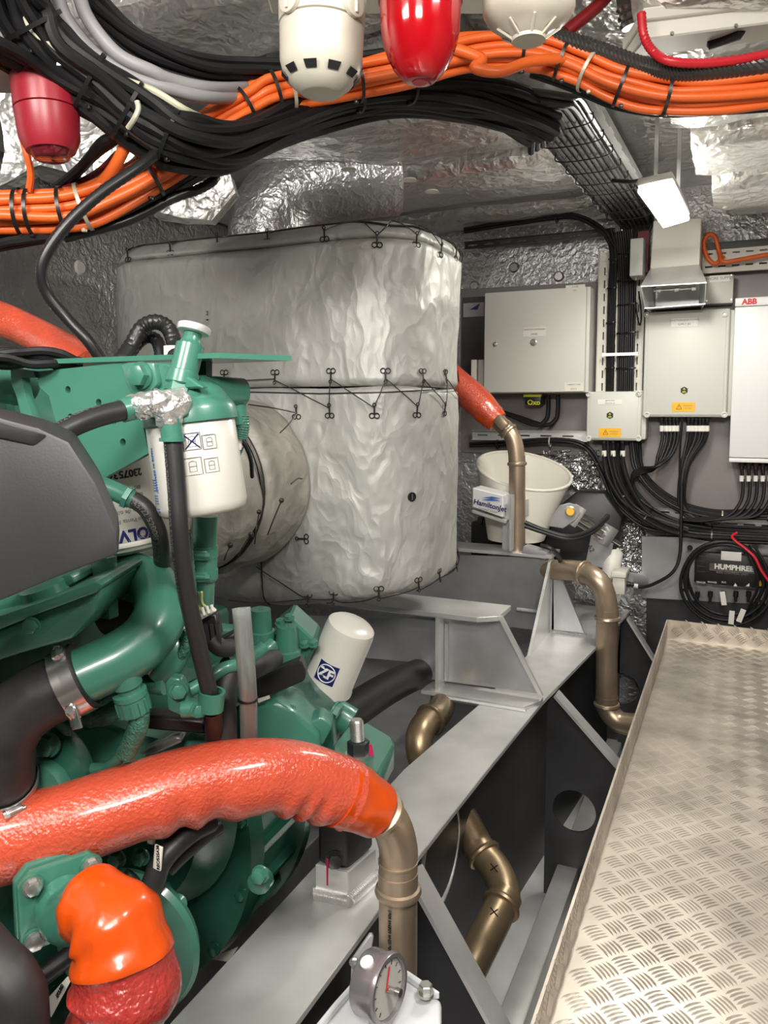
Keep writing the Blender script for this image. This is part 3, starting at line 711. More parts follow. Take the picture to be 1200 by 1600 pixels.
# ================================================================== equipment on the bulkhead
EX, EZ = V((1, 0, 0)), V((0, 0, 1))
def rect(px0, py0, px1, py1, y):
    """world rectangle on the plane Y=y from two opposite corners in the photograph"""
    a = GY(px0, py0, y); b = GY(px1, py1, y); return min(a.x, b.x), max(a.x, b.x), min(a.z, b.z), max(a.z, b.z)
def fbox(px0, py0, px1, py1, yf, yb, bevel=0.0, seg=2):
    x0, x1, z0, z1 = rect(px0, py0, px1, py1, yf); return bb((x0, yf, z0), (x1, yb, z1), bevel, seg)
WALLF = BY - 0.031
def label_plate(parent, px0, py0, px1, py1, y, m='plate', lines=(), ink='inkgrey', size=None, name='nameplate'):
    o = obj(name, fbox(px0, py0, px1, py1, y - 0.0012, y, 0), m, parent, smooth=False)
    x0, x1, z0, z1 = rect(px0, py0, px1, py1, y)
    n = len(lines)
    for k, s in enumerate(lines):
        zc = z1 - (z1 - z0) * (k + 0.5) / n
        text_on('lettering', s, size or (z1 - z0) / n * 0.62, ((x0 + x1) / 2, y - 0.0016, zc), EX, EZ, ink, o)
    return o
def hex_badge(parent, px, py, y, r=0.014):
    c = GY(px, py, y)
    o = obj('maker_badge', prism([c + V((r * math.sin(k * math.pi / 3), 0, r * math.cos(k * math.pi / 3))) for k in range(6)], (0, -0.0012, 0)), 'ink', parent, smooth=False)
    text_on('lettering', 'als', r * 0.8, c + V((0, -0.0018, -r * 0.35)), EX, EZ, 'inkyellow', o, 0.0003)
    obj('arrow_mark', prism([c + V((-r * 0.35, -0.0014, r * 0.2)), c + V((r * 0.35, -0.0014, r * 0.2)), c + V((0, -0.0014, r * 0.7))], (0, -0.0006, 0)), 'inkyellow', o, smooth=False)
def warn_plate(parent, px0, py0, px1, py1, y):
    o = obj('warning_label', fbox(px0, py0, px1, py1, y - 0.0012, y), 'yellow', parent, smooth=False)
    x0, x1, z0, z1 = rect(px0, py0, px1, py1, y); h = z1 - z0; cx = x0 + h * 0.75; cz = (z0 + z1) / 2
    tri = [V((cx + h * 0.33 * math.sin(a), y - 0.0014, cz - h * 0.05 + h * 0.36 * math.cos(a))) for a in (0, 2.0944, 4.18879)]
    bm = new()
    for a, b in zip(tri, tri[1:] + tri[:1]): add_rod(bm, a, b, 0.0008, 5)
    add_rod(bm, (cx, y - 0.0014, cz - h * 0.1), (cx, y - 0.0014, cz + h * 0.14), 0.0008, 5)
    obj('warning_triangle', bm, 'ink', o)
    text_on('lettering', 'DANGEROUS', h * 0.17, (x0 + (x1 - x0) * 0.68, y - 0.0016, cz + h * 0.14), EX, EZ, 'inkgrey', o)
    text_on('lettering', 'VOLTAGE', h * 0.17, (x0 + (x1 - x0) * 0.68, y - 0.0016, cz - h * 0.14), EX, EZ, 'inkgrey', o)
    for s in (0.05, 0.95): obj('rivet', lathe([(0, 0.0016), (0.001, 0.001)], (x0 + (x1 - x0) * s, y - 0.001, cz), (0, -1, 0), 8), 'zinc', o)
def corner_screw(parent, px, py, y, r=0.011):
    c = GY(px, py, y); o = obj('cover_screw', lathe([(0, r), (0.006, r), (0.007, r * 0.85), (0.007, r * 0.6), (0.003, r * 0.55)], c, (0, -1, 0), 18), 'lightgrey', parent)
    obj('screw_slot', lathe([(0, r * 0.36), (0.0045, r * 0.3)], c, (0, -1, 0), 6), 'zinc', o)

# --- large wall cabinet with door lock
cab = thing('control_cabinet', GY(845, 615, 3.08), 'large pale grey wall cabinet with a round lock, left of the cable riser', 'cabinet')
x0, x1, z0, z1 = rect(757, 457, 913, 613, 3.02)
obj('cabinet_body', bb((x0 - 0.0, 3.04, z0), (x1 + 0.012, WALLF, z1), 0.004), 'lightgrey', cab)
dr = obj('cabinet_door', bb((x0 + 0.001, 3.02, z0 + 0.002), (x1, 3.038, z1 - 0.002), 0.004), 'lightgrey', cab)
bm = lathe([(0, 0.0135), (0.003, 0.0135), (0.005, 0.011), (0.005, 0.008), (0.002, 0.0075), (0.002, 0.005), (0.006, 0.0045)], GY(834, 535, 3.02), (0, -1, 0), 24); obj('lock', bm, 'zinc', dr)
obj('lock', lathe([(0, 0.010), (0.004, 0.009), (0.006, 0.004)], GY(774, 538, 3.02), (0, -1, 0), 20), 'zinc', dr)
label_plate(cab, 818, 512, 853, 525, 3.02, 'plate', ['WATCH COMMAND', 'PANEL'], 'inkgrey', 0.009)
label_plate(cab, 884, 446, 914, 456, 3.02, 'paper', ['E CAB', 'EV1'], 'inkgrey', 0.008)
label_plate(cab, 882, 598, 911, 611, 3.02, 'paper', ['CABINET TYPE', 'IIII III II'], 'inkgrey', 0.008)
# warning lamp box under it and cable entries
wl2 = thing('socket_block', GY(835, 630, 3.1), 'small black socket block with yellow marking under the large cabinet', 'socket')
obj('socket_body', fbox(820, 619, 845, 632, 3.08, WALLF, 0.003), 'black', wl2)
obj('socket_band', fbox(818, 616, 845, 620, 3.079, 3.10), 'inkyellow', wl2, smooth=False)
text_on('lettering', 'Oxo', 0.028, GY(834, 629, 3.078), EX, EZ, 'inkyellow', wl2, 0.0008)

# --- two plastic terminal boxes
def terminal_box(px0, py0, px1, py1, label, badge, warn, plate, plines, gl, sx=1.0):
    y = 3.06
    t = thing('terminal_box', GY((px0 + px1) / 2, py1, 3.12), label, 'terminal box')
    x0, x1, z0, z1 = rect(px0, py0, px1, py1, y)
    obj('box_base', bb((x0 + 0.004, y + 0.022, z0 + 0.004), (x1 - 0.004 + 0.02, WALLF, z1 - 0.004), 0.006), 'lightgrey', t)
    obj('box_cover', bb((x0, y, z0), (x1, y + 0.02, z1), 0.008, 3), 'lightgrey', t)
    obj('cover_panel', bb((x0 + 0.012, y - 0.003, z0 + 0.008), (x1 - 0.012, y + 0.002, z1 - 0.008), 0.002), 'lightgrey', t)
    for (cx, cy) in ((px0 + 3, py0 + 4), (px1 - 3, py0 + 3), (px0 + 3, py1 - 4), (px1 - 3, py1 - 4)): corner_screw(t, cx, cy, y)
    label_plate(t, *plate, y - 0.003, 'plate', plines, 'inkgrey')
    hex_badge(t, *badge, y - 0.003); warn_plate(t, *warn, y - 0.003)
    for gx in gl:
        c = GY(gx, py1, 3.10); obj('cable_gland', lathe([(0, 0.011), (0.012, 0.011), (0.014, 0.008), (0.024, 0.007)], c + V((0, 0, 0.004)), (0, 0, -1), 12), 'black', t)
    return t
terminal_box(917, 612, 1001, 689, 'small pale grey terminal box with yellow warning label below the cable riser', (953, 649), (936, 669, 970, 683), (934, 624, 972, 632), ['ABOVE RIDE', 'CONTROL JB'], (944, 958, 973))
terminal_box(1008, 488, 1135, 652, 'tall pale grey terminal box with yellow warning label under the vent hood', (1069, 610), (1050, 629, 1086, 643), (1049, 498, 1090, 509), ['JUNCTION BOX POWER', 'SUPPLY JB2'], (1034, 1041, 1047, 1053, 1058, 1076, 1082, 1088, 1094, 1099, 1105))
# side hinge strip of the small box
hs = tag(obj('hinge_strip', fbox(1000, 610, 1007, 686, 3.10, WALLF, 0.003), 'lightgrey'), 'narrow pale plastic hinge strip between the two terminal boxes', 'strip')
# --- tall white drive cabinet
dc = thing('drive_cabinet', GY(1240, 727, 3.08), 'tall white drive cabinet with red lettering at the edge of the picture', 'cabinet')
x0, x1, z0, z1 = rect(1145, 466, 1330, 727, 3.02); x0 = GY(1142, 640, 3.02).x
obj('cabinet_body', bb((x0 + 0.004, 3.035, z0), (x1, WALLF, z1), 0.004), 'white', dc)
hz = GY(1180, 478, 3.02).z; lz = GY(1180, 716, 3.02).z
obj('top_panel', bb((x0, 3.02, hz + 0.001), (x1, 3.036, z1), 0.003), 'white', dc)
obj('front_panel', bb((x0, 3.018, lz + 0.001), (x1, 3.036, hz - 0.001), 0.004), 'white', dc)
obj('bottom_panel', bb((x0, 3.02, z0), (x1, 3.036, lz - 0.001), 0.003), 'white', dc)
text_on('lettering', 'ABB', 0.026, GY(1171, 471.5, 3.0195), EX, EZ, 'inkred', dc, 0.0012)
for k in range(7):
    c = GY(1159 + k * 11, 728, 3.08); c.z = z0; obj('cable_gland', lathe([(0, 0.012), (0.014, 0.012), (0.016, 0.008), (0.026, 0.008)], c, (0, 0, -1), 12), 'black', dc)
# --- small box beside the hood
sb = thing('small_box', GY(1125, 472, 3.1), 'small grey box with a white nameplate tucked beside the vent hood', 'box')
obj('box_body', fbox(1098, 432, 1145, 473, 3.10, WALLF, 0.003), 'lightgrey', sb); label_plate(sb, 1109, 431, 1140, 439, 3.10, 'plate', ['SHORE SUPPLY'], 'inkgrey')
for p in ((1143, 430), (1143, 468), (1104, 470)): obj('cover_screw', lathe([(0, 0.004), (0.002, 0.003)], GY(*p, 3.10), (0, -1, 0), 10), 'zinc', sb)
# --- slim grey box high on the riser
sl = thing('slim_box', GY(995, 430, 3.05), 'slim grey upright box beside the top of the cable riser', 'box')
obj('box_body', fbox(985, 373, 1004, 430, 3.0, 3.1, 0.003), 'lightgrey', sl)
obj('cable_gland', lathe([(0, 0.008), (0.012, 0.008), (0.02, 0.005)], GY(994, 430, 3.04), (0, 0, -1), 10), 'zinc', sl)
obj('wall_bracket', fbox(997, 362, 1012, 425, 3.1, WALLF), 'darkred', sl, smooth=False)
tag(obj('loop_wire', tube([GY(994, 438, 3.03), GY(993, 470, 3.03), GY(996, 495, 3.03), GY(1000, 508, 3.03), GY(1002, 490, 3.03), GY(998, 455, 3.03)], 0.003, 6), 'cable'), 'thin black wire loop hanging below the slim grey box', 'wire')

# --- ventilation duct with hood
du = thing('vent_duct', GY(1052, 470, 3.0), 'pale sheet metal vent duct ending in a flared hood', 'duct')
dy = 2.98
pts = [GY(x, y, dy) for x, y in ((1021, 345), (1096, 340), (1093, 414), (1016, 420))]
obj('duct_body', prism(pts, (0, WALLF - dy, 0), 0.002), 'offwhite', du, smooth=False)
a0, a1 = GY(1016, 420, dy), GY(1093, 414, dy); b0, b1 = GY(1001, 447, 2.86), GY(1104, 441, 2.86); c0, c1 = GY(1007, 481, 2.93), GY(1102, 474, 2.93)
th = V((0, 0, -0.003))
obj('hood_top', prism([a0, a1, b1, b0], th), 'alu', du, smooth=False)
obj('hood_side', prism([a0, b0, c0, V((a0.x, WALLF, c0.z))], (0.003, 0, 0)), 'alu', du, smooth=False)
obj('hood_side', prism([a1, b1, c1, V((a1.x, WALLF, c1.z))], (-0.003, 0, 0)), 'alu', du, smooth=False)
obj('hood_floor', prism([c0, c1, V((a1.x, WALLF, c1.z + 0.02)), V((a0.x, WALLF, c0.z + 0.02))], th), 'alu', du, smooth=False)
obj('hood_lining', bb((a0.x + 0.006, WALLF - 0.02, c0.z + 0.03), (a1.x - 0.006, WALLF - 0.012, a0.z - 0.01)), 'alu_grey', du, smooth=False)
obj('damper_shaft', rod(V((a0.x + 0.01, dy + 0.04, (a0.z + c0.z) / 2)), V((a1.x - 0.01, dy + 0.04, (a0.z + c0.z) / 2)), 0.006), 'steel', du)
for s in (0.12, 0.5, 0.85):
    obj('damper_nut', lathe([(0, 0.010), (0.014, 0.010)], V((a0.x + (a1.x - a0.x) * s, dy + 0.04, (a0.z + c0.z) / 2)), (1, 0, 0), 6), 'zinc', du)
# --- flood light at the deck head
ll = thing('bulkhead_light', G(1035, 320, 2.2), 'switched-on rectangular bulkhead light glowing white at the deck head', 'light')
lz_ = G(1035, 325, 2.2).z
cs = [GZ(x, y, lz_) for x, y in ((996, 302), (1050, 291), (1077, 345), (1036, 357))]
obj('lamp_lens', prism(cs, (0, 0, 0.014), 0.005, 2), 'lamp', ll)
cc = sum(cs, V()) / 4
obj('lamp_housing', prism([cc + (c - cc) * 1.02 + V((0, 0, 0.015)) for c in cs], (0, 0, 0.022), 0.004), 'offwhite', ll)
for sx in (-0.03, 0.03): obj('lamp_arm', bb((cc.x + sx - 0.005, cc.y - 0.006, cc.z + 0.036), (cc.x + sx + 0.005, cc.y + 0.006, 1.558)), 'alu', ll)
tag(obj('lamp_cable', tube([G(958, 282, 2.3), G(990, 284, 2.2), G(1012, 279, 2.2), G(1026, 288, 2.22)], 0.006, 8), 'cable'), 'short black supply cable reaching from tray to the lit bulkhead light', 'cable')
# --- perforated trays
def tray(name, x0, x1, z0, z1, y, vertical, label, slot=0.03, pitch=0.05, rows=2, m='offwhite', flange=0.012):
    """shallow channel with rows of punched slots"""
    t = thing(name, ((x0 + x1) / 2, y, z0), label, 'cable tray')
    holes = []
    L = (z1 - z0) if vertical else (x1 - x0); W = (x1 - x0) if vertical else (z1 - z0); n = int(L / pitch)
    for k in range(n):
        for r in range(rows):
            a = (k + 0.5) * pitch; b = W * (r + 0.5) / rows
            if vertical: cx, cz, hx, hz_ = x0 + b, z0 + a, 0.0028, slot / 2
            else: cx, cz, hx, hz_ = x0 + a, z0 + b, slot / 2, 0.0032
            holes.append([V((cx - hx, y, cz - hz_)), V((cx + hx, y, cz - hz_)), V((cx + hx, y, cz + hz_)), V((cx - hx, y, cz + hz_))])
    obj('tray_web', plate_holes([V((x0, y, z0)), V((x1, y, z0)), V((x1, y, z1)), V((x0, y, z1))], (0, 0.002, 0), holes), m, t, smooth=False)
    if vertical:
        for x in (x0, x1): obj('tray_flange', bb((x - 0.001, y - flange, z0), (x + 0.001, y + 0.002, z1)), m, t, smooth=False)
    else:
        for z in (z0, z1): obj('tray_flange', bb((x0, y - flange, z - 0.001), (x1, y + 0.002, z + 0.001)), m, t, smooth=False)
    return t
x0, x1, z0, z1 = rect(937, 395, 1003, 614, 3.15); tray('cable_riser', x0, x1, z0, z1, 3.15, True, 'upright perforated cable tray between the large cabinet and tall terminal box', rows=4)
x0, x1, z0, z1 = rect(738, 672, 918, 690, 3.14); tray('cable_tray', x0, x1, z0, z1, 3.14, False, 'short slotted metal cable tray below the large cabinet', pitch=0.09, slot=0.045, rows=1, m='alu')
x0, x1, z0, z1 = rect(1000, 792, 1330, 836, 3.14); tray('cable_tray', x0, x1, z0, z1, 3.14, False, 'long slotted cable tray low on the bulkhead carrying the cable sweep', pitch=0.06, slot=0.04, rows=2, m='alu_grey')
x0, x1, z0, z1 = rect(1098, 388, 1330, 412, 3.12); tray('cable_tray', x0, x1, z0, z1, 3.12, False, 'perforated pale tray strip above the drive cabinet', pitch=0.045, slot=0.025, rows=2)
tag(obj('tray_rail', bb((GY(1090, 380, 3.1).x, 3.10, GY(1150, 386, 3.1).z), (GY(1330, 380, 3.1).x, 3.12, GY(1150, 376, 3.1).z)), 'black', smooth=False), 'black rail under the foil slabs above the drive cabinet', 'rail')
for py, nm in ((350, 'upper'), (378, 'lower')):
    zc = GY(850, py - 6, 3.13).z; xa = GY(725, py, 3.13).x; xb = GY(960, py, 3.13).x
    tray('deckhead_rail', xa, xb, zc - 0.014, zc + 0.014, 3.14, False, nm + ' dark slotted rail along the top of the bulkhead behind the silencer', pitch=0.07, slot=0.04, rows=1, m='alu_dark' if nm == 'lower' else 'alu_grey')
# --- cables on the bulkhead
def yp(pts): return [GY(*p) for p in pts]
offs = [(-0.030 + 0.0088 * k, 0.0) for k in range(8)] + [(-0.026 + 0.0088 * k, 0.0072) for k in range(7)]
fr = bundle(yp([(975, 360, 3.08), (978, 395, 3.10), (980, 450, 3.125), (979, 520, 3.125), (977, 614, 3.125)]), [(a, b * 0.9) for a, b in offs[:8]] + offs[8:11], 0.0050, 'cable', 'riser_cable', 'black cable in the right run of the upright riser', 'cable', 'black cables of the riser, right run', sub=5)
for i, (hh) in enumerate((5, 9, 12, 15, 18)): tie(fr, hh, 0.040, 0.013, 'black cable tie round the right riser run', 'ties on the right riser run')
fr = bundle(yp([(950, 358, 3.08), (958, 395, 3.10), (956, 450, 3.125), (954, 520, 3.125), (952, 614, 3.125)]), [(-0.015 + 0.0100 * k, 0.0) for k in range(4)] + [(-0.010 + 0.0100 * k, 0.0072) for k in range(3)], 0.0052, 'cable', 'riser_cable', 'black cable in the left run of the upright riser', 'cable', 'black cables of the riser, left run', sub=5)
for hh in (6, 10, 14, 18): tie(fr, hh, 0.024, 0.013, 'black cable tie round the left riser run', 'ties on the left riser run')
tag(obj('tray_rung', fbox(941, 552, 997, 555, 3.105, 3.112), 'alu', smooth=False), 'thin metal rung strapped across the riser cables', 'rung')
# sweep of cables from the riser down to the lower tray
offs = [(0.0128 * (k % 6 - 2.5), 0.011 * (k // 6 - 0.5)) for k in range(12)]
P0 = yp([(958, 690, 3.12), (962, 720, 3.11), (975, 760, 3.10), (1000, 795, 3.09), (1040, 818, 3.09), (1090, 830, 3.09), (1150, 834, 3.09), (1330, 840, 3.09)])
fr = bundle(P0, offs, 0.0066, 'cable', 'sweep_cable', 'black cable sweeping from the small terminal box along the lower tray', 'cable', 'swept cables on the lower bulkhead', sub=6, wob=0.9)
for i in (14, 20, 27, 33): tie(fr, i, 0.044, 0.022, 'black tie round the cable sweep', 'ties on the cable sweep')
P0 = yp([(990, 690, 3.13), (996, 730, 3.12), (1020, 765, 3.11), (1060, 792, 3.10), (1110, 805, 3.10), (1180, 806, 3.10), (1330, 808, 3.10)])
fr = bundle(P0, [(0.0125 * (k % 4 - 1.5), 0.011 * (k // 4)) for k in range(8)], 0.0064, 'cable', 'sweep_cable', 'black cable in the upper run of the lower tray', 'cable', 'upper swept cables on the lower bulkhead', sub=6, wob=0.8)
for i in (20, 26, 31): tie(fr, i, 0.026, 0.016, 'tie round the upper cable run of the lower tray', 'ties on the upper tray run', m='tie' if i != 26 else 'tiewhite')
# bundle on the short tray under the large cabinet
fr = bundle(yp([(735, 697, 3.10), (800, 693, 3.10), (870, 690, 3.10), (915, 700, 3.10), (940, 740, 3.10), (960, 785, 3.09), (1000, 820, 3.09), (1040, 832, 3.085)]), [(0.011 * (k % 3 - 1), 0.011 * (k // 3)) for k in range(6)], 0.0055, 'cable', 'tray_cable', 'black cable leaving the short slotted tray for the sweep', 'cable', 'cables of the short slotted tray', sub=6, wob=0.6)
for i in (4, 11, 22): tie(fr, i, 0.022, 0.018, 'tie round the cables of the short tray', 'ties on the short tray', m='tiewhite' if i == 11 else 'tie')
ORD = ['first', 'second', 'third', 'fourth', 'fifth', 'sixth', 'seventh', 'eighth']
# cables dropping out of the terminal boxes
def drop(pts, name, label, group, r=0.0060, sleeve=True):
    o = tag(obj(name, tube(yp(pts), r, 7, 6), 'cable'), label, 'cable', group)
    if sleeve:
        a = GY(pts[0][0], pts[0][1] + 10, pts[0][2]); b = GY(pts[0][0], pts[0][1] + 19, pts[0][2])
        obj('cable_marker', rod(a, b, r + 0.0022, 10), 'plate', o)
    return o
for k, x in enumerate((1034, 1041, 1047, 1053, 1058)):
    drop([(x, 655, 3.10), (x + 1, 685, 3.10), (x - 6 - k, 712, 3.09), (1022 + k, 733 - k * 1.0, 3.085 - 0.006 * k), (1002, 740 - k * 2, 3.09), (988, 752 - k * 2.5, 3.10), (994, 775 - k * 2, 3.11), (1020, 796, 3.12)], 'drop_cable', ORD[k] + ' black cable from the left in the left gland row of the tall terminal box', 'left drop cables of the tall terminal box')
for k, x in enumerate((1076, 1082, 1088, 1094, 1099, 1105)):
    drop([(x, 655, 3.10), (x - 2, 685, 3.10), (1066 + k * 2.5, 722, 3.09), (1061 + k * 1.8, 760, 3.085 - 0.004 * (k % 3)), (1062 + k * 2, 790, 3.08), (1075 + k * 3, 808, 3.075), (1110, 816 + k, 3.07)], 'drop_cable', ORD[k] + ' black cable from the left in the right gland row of the tall terminal box', 'right drop cables of the tall terminal box')
for k, x in enumerate((944, 958, 973)):
    drop([(x, 694, 3.09), (x, 722, 3.085), (x + 8, 752, 3.07), (x + 35 - k * 3, 790, 3.065), (1030, 812 + k, 3.065), (1075, 826 + k * 2, 3.065)], 'drop_cable', ORD[k] + ' black cable from the left under the small terminal box', 'drop cables of the small terminal box', 0.0075)
for k in range(5):
    x = 1159 + k * 11
    drop([(x, 733, 3.075), (x + 2, 762, 3.075), (x - 3, 786, 3.07), (x - 22, 806, 3.06), (x - 60, 814 - k, 3.06), (x - 95, 812 - k, 3.07)], 'drop_cable', ORD[k] + ' black cable from the left under the white drive cabinet', 'drop cables of the drive cabinet')
for k, x in enumerate((857, 872)):
    drop([(x, 617, 3.12), (x, 640, 3.12), (x - 4, 656, 3.12), (x - 22, 664, 3.12), (x - 70, 645 + k * 4, 3.13), (735, 630, 3.13)], 'drop_cable', ('left' if k == 0 else 'right') + ' one of two thick black cables bending under the large cabinet', 'cables under the large cabinet', 0.009, False)
tag(obj('hanging_cable', tube(yp([(1065, 760, 3.05), (1064, 820, 3.045), (1062, 868, 3.04), (1050, 895, 3.03), (1020, 913, 3.03), (1000, 917, 3.03), (988, 914, 3.02)]), 0.0065, 8), 'cable'), 'single black cable hanging across the lower tray to the pale sensor', 'cable')
tag(obj('hanging_cable', tube(yp([(1066, 655, 3.06), (1062, 720, 3.055), (1063, 790, 3.05), (1068, 840, 3.05)]), 0.004, 7), 'cable'), 'thin black cable crossing straight down over the lower tray', 'cable')
# orange cable loop at the upper right
tag(obj('orange_loop_cable', tube(yp([(1130, 400, 3.09), (1118, 412, 3.08), (1105, 402, 3.08), (1100, 380, 3.08), (1108, 366, 3.08), (1118, 372, 3.085), (1124, 395, 3.09), (1130, 409, 3.07), (1160, 405, 3.07), (1200, 398, 3.07), (1260, 392, 3.07)]), 0.008, 10), 'orange'), 'orange cable with a small loop above the drive cabinet', 'cable')
# --- ride control unit with coiled cables
hu = thing('ride_control_unit', GY(1140, 925, 3.08), 'black ride control unit with white lettering behind a cable coil', 'control unit')
obj('unit_body', fbox(1086, 862, 1240, 924, 3.07, 3.148, 0.006), 'black', hu)
obj('unit_lid', fbox(1108, 880, 1182, 898, 3.062, 3.07, 0.002), 'cable_sheen', hu, smooth=False)
text_on('lettering', 'HUMPHREE', 0.026, GY(1116, 885, 3.0615), EX, EZ, 'inkwhite', hu, 0.0010, align='LEFT')
text_on('lettering', 'RIDE CONTROL UNIT', 0.011, GY(1119, 894, 3.0615), EX, EZ, 'inkgrey', hu, align='LEFT')
obj('unit_label', fbox(1127, 861, 1158, 877, 3.068, 3.07), 'alu', hu, smooth=False)
for px, s in ((1095, 'SENSOR'), (1113, 'POWER'), (1131, 'BUS'), ): text_on('lettering', s, 0.009, GY(px, 910, 3.069), EX, EZ, 'inkwhite', hu)
for px in (1149, 1168): obj('warning_mark', prism([GY(px - 3, 916, 3.068), GY(px + 3, 916, 3.068), GY(px + (0 if px < 1160 else 3), 911, 3.068)], (0, -0.001, 0)), 'inkwhite', hu, smooth=False)
obj('warning_mark', prism([GY(1184, 916, 3.068), GY(1192, 916, 3.068), GY(1188, 906, 3.068)], (0, -0.001, 0)), 'yellow', hu, smooth=False)
for px in (1090, 1110, 1130, 1150, 1170): obj('unit_connector', lathe([(0, 0.009), (0.02, 0.009), (0.022, 0.006), (0.04, 0.005)], GY(px, 924, 3.11), (0, 0, -1), 12), 'black', hu)
for k in range(4): obj('cooling_fin', fbox(1088, 868 + k * 8, 1102, 870 + k * 8, 3.066, 3.072), 'cable_sheen', hu, smooth=False)
obj('mounting_screw', lathe([(0, 0.010), (0.004, 0.007)], GY(1078, 856, 3.10), (0, -1, 0), 12), 'black', hu)
cc = GY(1133, 906, 3.03)
for k in range(4):
    r = 0.128 + 0.011 * (k % 2) + 0.004 * k; pts = []
    for j in range(20):
        a = 2 * math.pi * j / 20; pts.append(cc + V(((r + 0.004 * math.sin(3 * a + k)) * math.cos(a), -0.012 * (k // 2) + 0.004 * math.sin(2 * a + k * 2), (r * 1.02) * math.sin(a) - 0.004 * k)))
    tag(obj('coiled_cable', add_tube(new(), smooth_path(pts, 3, True), 0.0062, 8, closed=True), 'cable'), 'black cable coiled in a ring in front of the ride control unit', 'cable', 'coiled cables on the control unit')
for a in (200, 280, 20, 60, 330):
    d = V((math.cos(math.radians(a)), 0, math.sin(math.radians(a)))); c = cc + d * 0.136 + V((0, -0.006, 0))
    tag(obj('cable_tie', band(c, V((-d.z, 0, d.x)), 0.018, 0.006), 'tie'), 'black cable tie round the coiled ring of cable', 'cable tie', 'ties on the cable coil')
tag(obj('red_wire', tube(yp([(1152, 832, 3.04), (1144, 838, 3.03), (1150, 846, 3.02), (1166, 858, 3.01), (1180, 872, 3.0), (1190, 892, 3.0), (1210, 920, 3.0)]), 0.005, 8), 'redcable'), 'red wire arching over the cable coil', 'wire')
for k in range(3):
    x = 1172 + k * 9; tag(obj('lead_cable', tube(yp([(x - 10, 855, 3.03), (x + 4, 880, 3.01), (x + 12, 915, 3.01), (x, 945, 3.02), (x - 10, 965, 3.03)]), 0.005, 7), 'cable'), ORD[k] + ' black lead outward from the cable coil beside the control unit', 'cable', 'leads beside the cable coil')
for px, py, wh in ((1130, 935, 'upper'), (1143, 965, 'lower left'), (1158, 962, 'lower right')):
    c = GY(px, py, 3.0); tag(obj('cable_tag', box(c, (0.018, 0.002, 0.05), Matrix.Rotation(0.25 * (px - 1140) / 15, 3, 'Y'), 0.0005), 'paper', smooth=False), wh + ' white paper tag hanging below the ride control unit', 'tag', 'paper tags under the control unit')

# ================================================================== water jet gear behind the silencer
# white tapered bucket with slanted rim
bk = thing('white_bucket', G(828, 800, 2.8), 'open white plastic bucket with a slanted rim behind the rear riser pipe', 'bucket')
A = G(819, 735, 2.96); Bt = G(806, 842, 2.94)
wd = (G(892, 752, 2.96) - G(746, 716, 2.96)).length / 2
def bucket_wall(r_top, r_bot, name, m):
    bm = new(); n = 40; rings = []
    e1 = (G(892, 752, 2.96) - G(746, 716, 2.96)).normalized(); nrm = (Fd * -0.32 + V((0.12, 0, 0.90))).normalized()
    e2 = nrm.cross(e1).normalized(); e1 = e2.cross(nrm)
    ax = (A - Bt).normalized()
    for k in range(9):
        f = k / 8; c = Bt.lerp(A, f); r = r_bot + (r_top - r_bot) * f; ring = []
        u1 = (V((1, 0, 0)) * (1 - f) + e1 * f); u2 = (V((0, 1, 0)) * (1 - f) + e2 * f)
        for j in range(n):
            a = 2 * math.pi * j / n; ring.append(bm.verts.new(c + u1 * (r * math.cos(a)) + u2 * (r * math.sin(a) * (1 - 0.12 * f))))
        rings.append(ring)
    for P_, Q_ in zip(rings, rings[1:]):
        for j in range(n): bm.faces.new((P_[j], P_[(j + 1) % n], Q_[(j + 1) % n], Q_[j]))
    top = [v.co.copy() for v in rings[-1]]
    return bm, top
bm, top = bucket_wall(wd, wd * 0.58, 'outer', 'bucketw')
bmi, topi = bucket_wall(wd * 0.955, wd * 0.54, 'inner', 'bucketw')
obj('bucket_wall', bm, 'bucketw', bk); obj('bucket_lining', bmi, 'bucketw', bk)
obj('rim', add_tube(new(), [(a + b) / 2 for a, b in zip(top, topi)], 0.006, 8, closed=True), 'bucketw', bk)
obj('bucket_base', lathe([(0, wd * 0.55), (0.004, wd * 0.55)], Bt + V((0, 0, 0.004)), (0, 0, 1), 40), 'bucketw', bk)
# jet unit body (dark), the labelled oil box, the steering cylinder
ju = thing('jet_unit', G(800, 870, 2.85), 'dark water jet unit casing half hidden behind the silencer', 'jet unit')
obj('jet_casing', prism([GY(x, y, 3.0) for x, y in ((735, 815), (850, 812), (900, 768), (945, 770), (972, 810), (962, 870), (940, 895), (735, 900))], (0, 0.12, 0), 0.01, 2), 'black', ju)
obj('side_plate', prism([GY(x, y, 2.99) for x, y in ((925, 830), (958, 850), (950, 890), (915, 880))], (0, 0.01, 0)), 'alu_grey', ju, smooth=False)
for k in range(6): obj('valve_fitting', lathe([(0, 0.014), (0.012, 0.014), (0.02, 0.009), (0.03, 0.009)], GY(752 + k * 9, 808 + k * 3, 2.90), (0, -0.4, -1), 10), 'alu_dark', ju)
text_on('part_number', 'A2', 0.026, GY(923, 857, 2.988), (0.5, 0, -0.8), (0.8, 0, 0.5), 'ink', ju)
hj = thing('hydraulic_box', G(765, 800, 2.6), 'tilted white hydraulic box lettered in blue beside the silencer', 'box')
q = [GY(x, y, 2.66) for x, y in ((738, 762), (786, 774), (786, 809), (738, 792))]
obj('box_body', prism(q, (0, 0.10, 0), 0.003), 'white', hj, smooth=False)
ux = (q[1] - q[0]).normalized(); uz = V((-ux.z, 0, ux.x))
mid = GY(764, 790, 2.6585)
text_on('lettering', 'HamiltonJet', 0.026, mid + V((0.004, 0, 0)), ux, uz, 'inkblue', hj, 0.0006)
text_on('lettering', 'WATERJET SYSTEM', 0.0085, mid - uz * 0.018, ux, uz, 'inkgrey', hj)
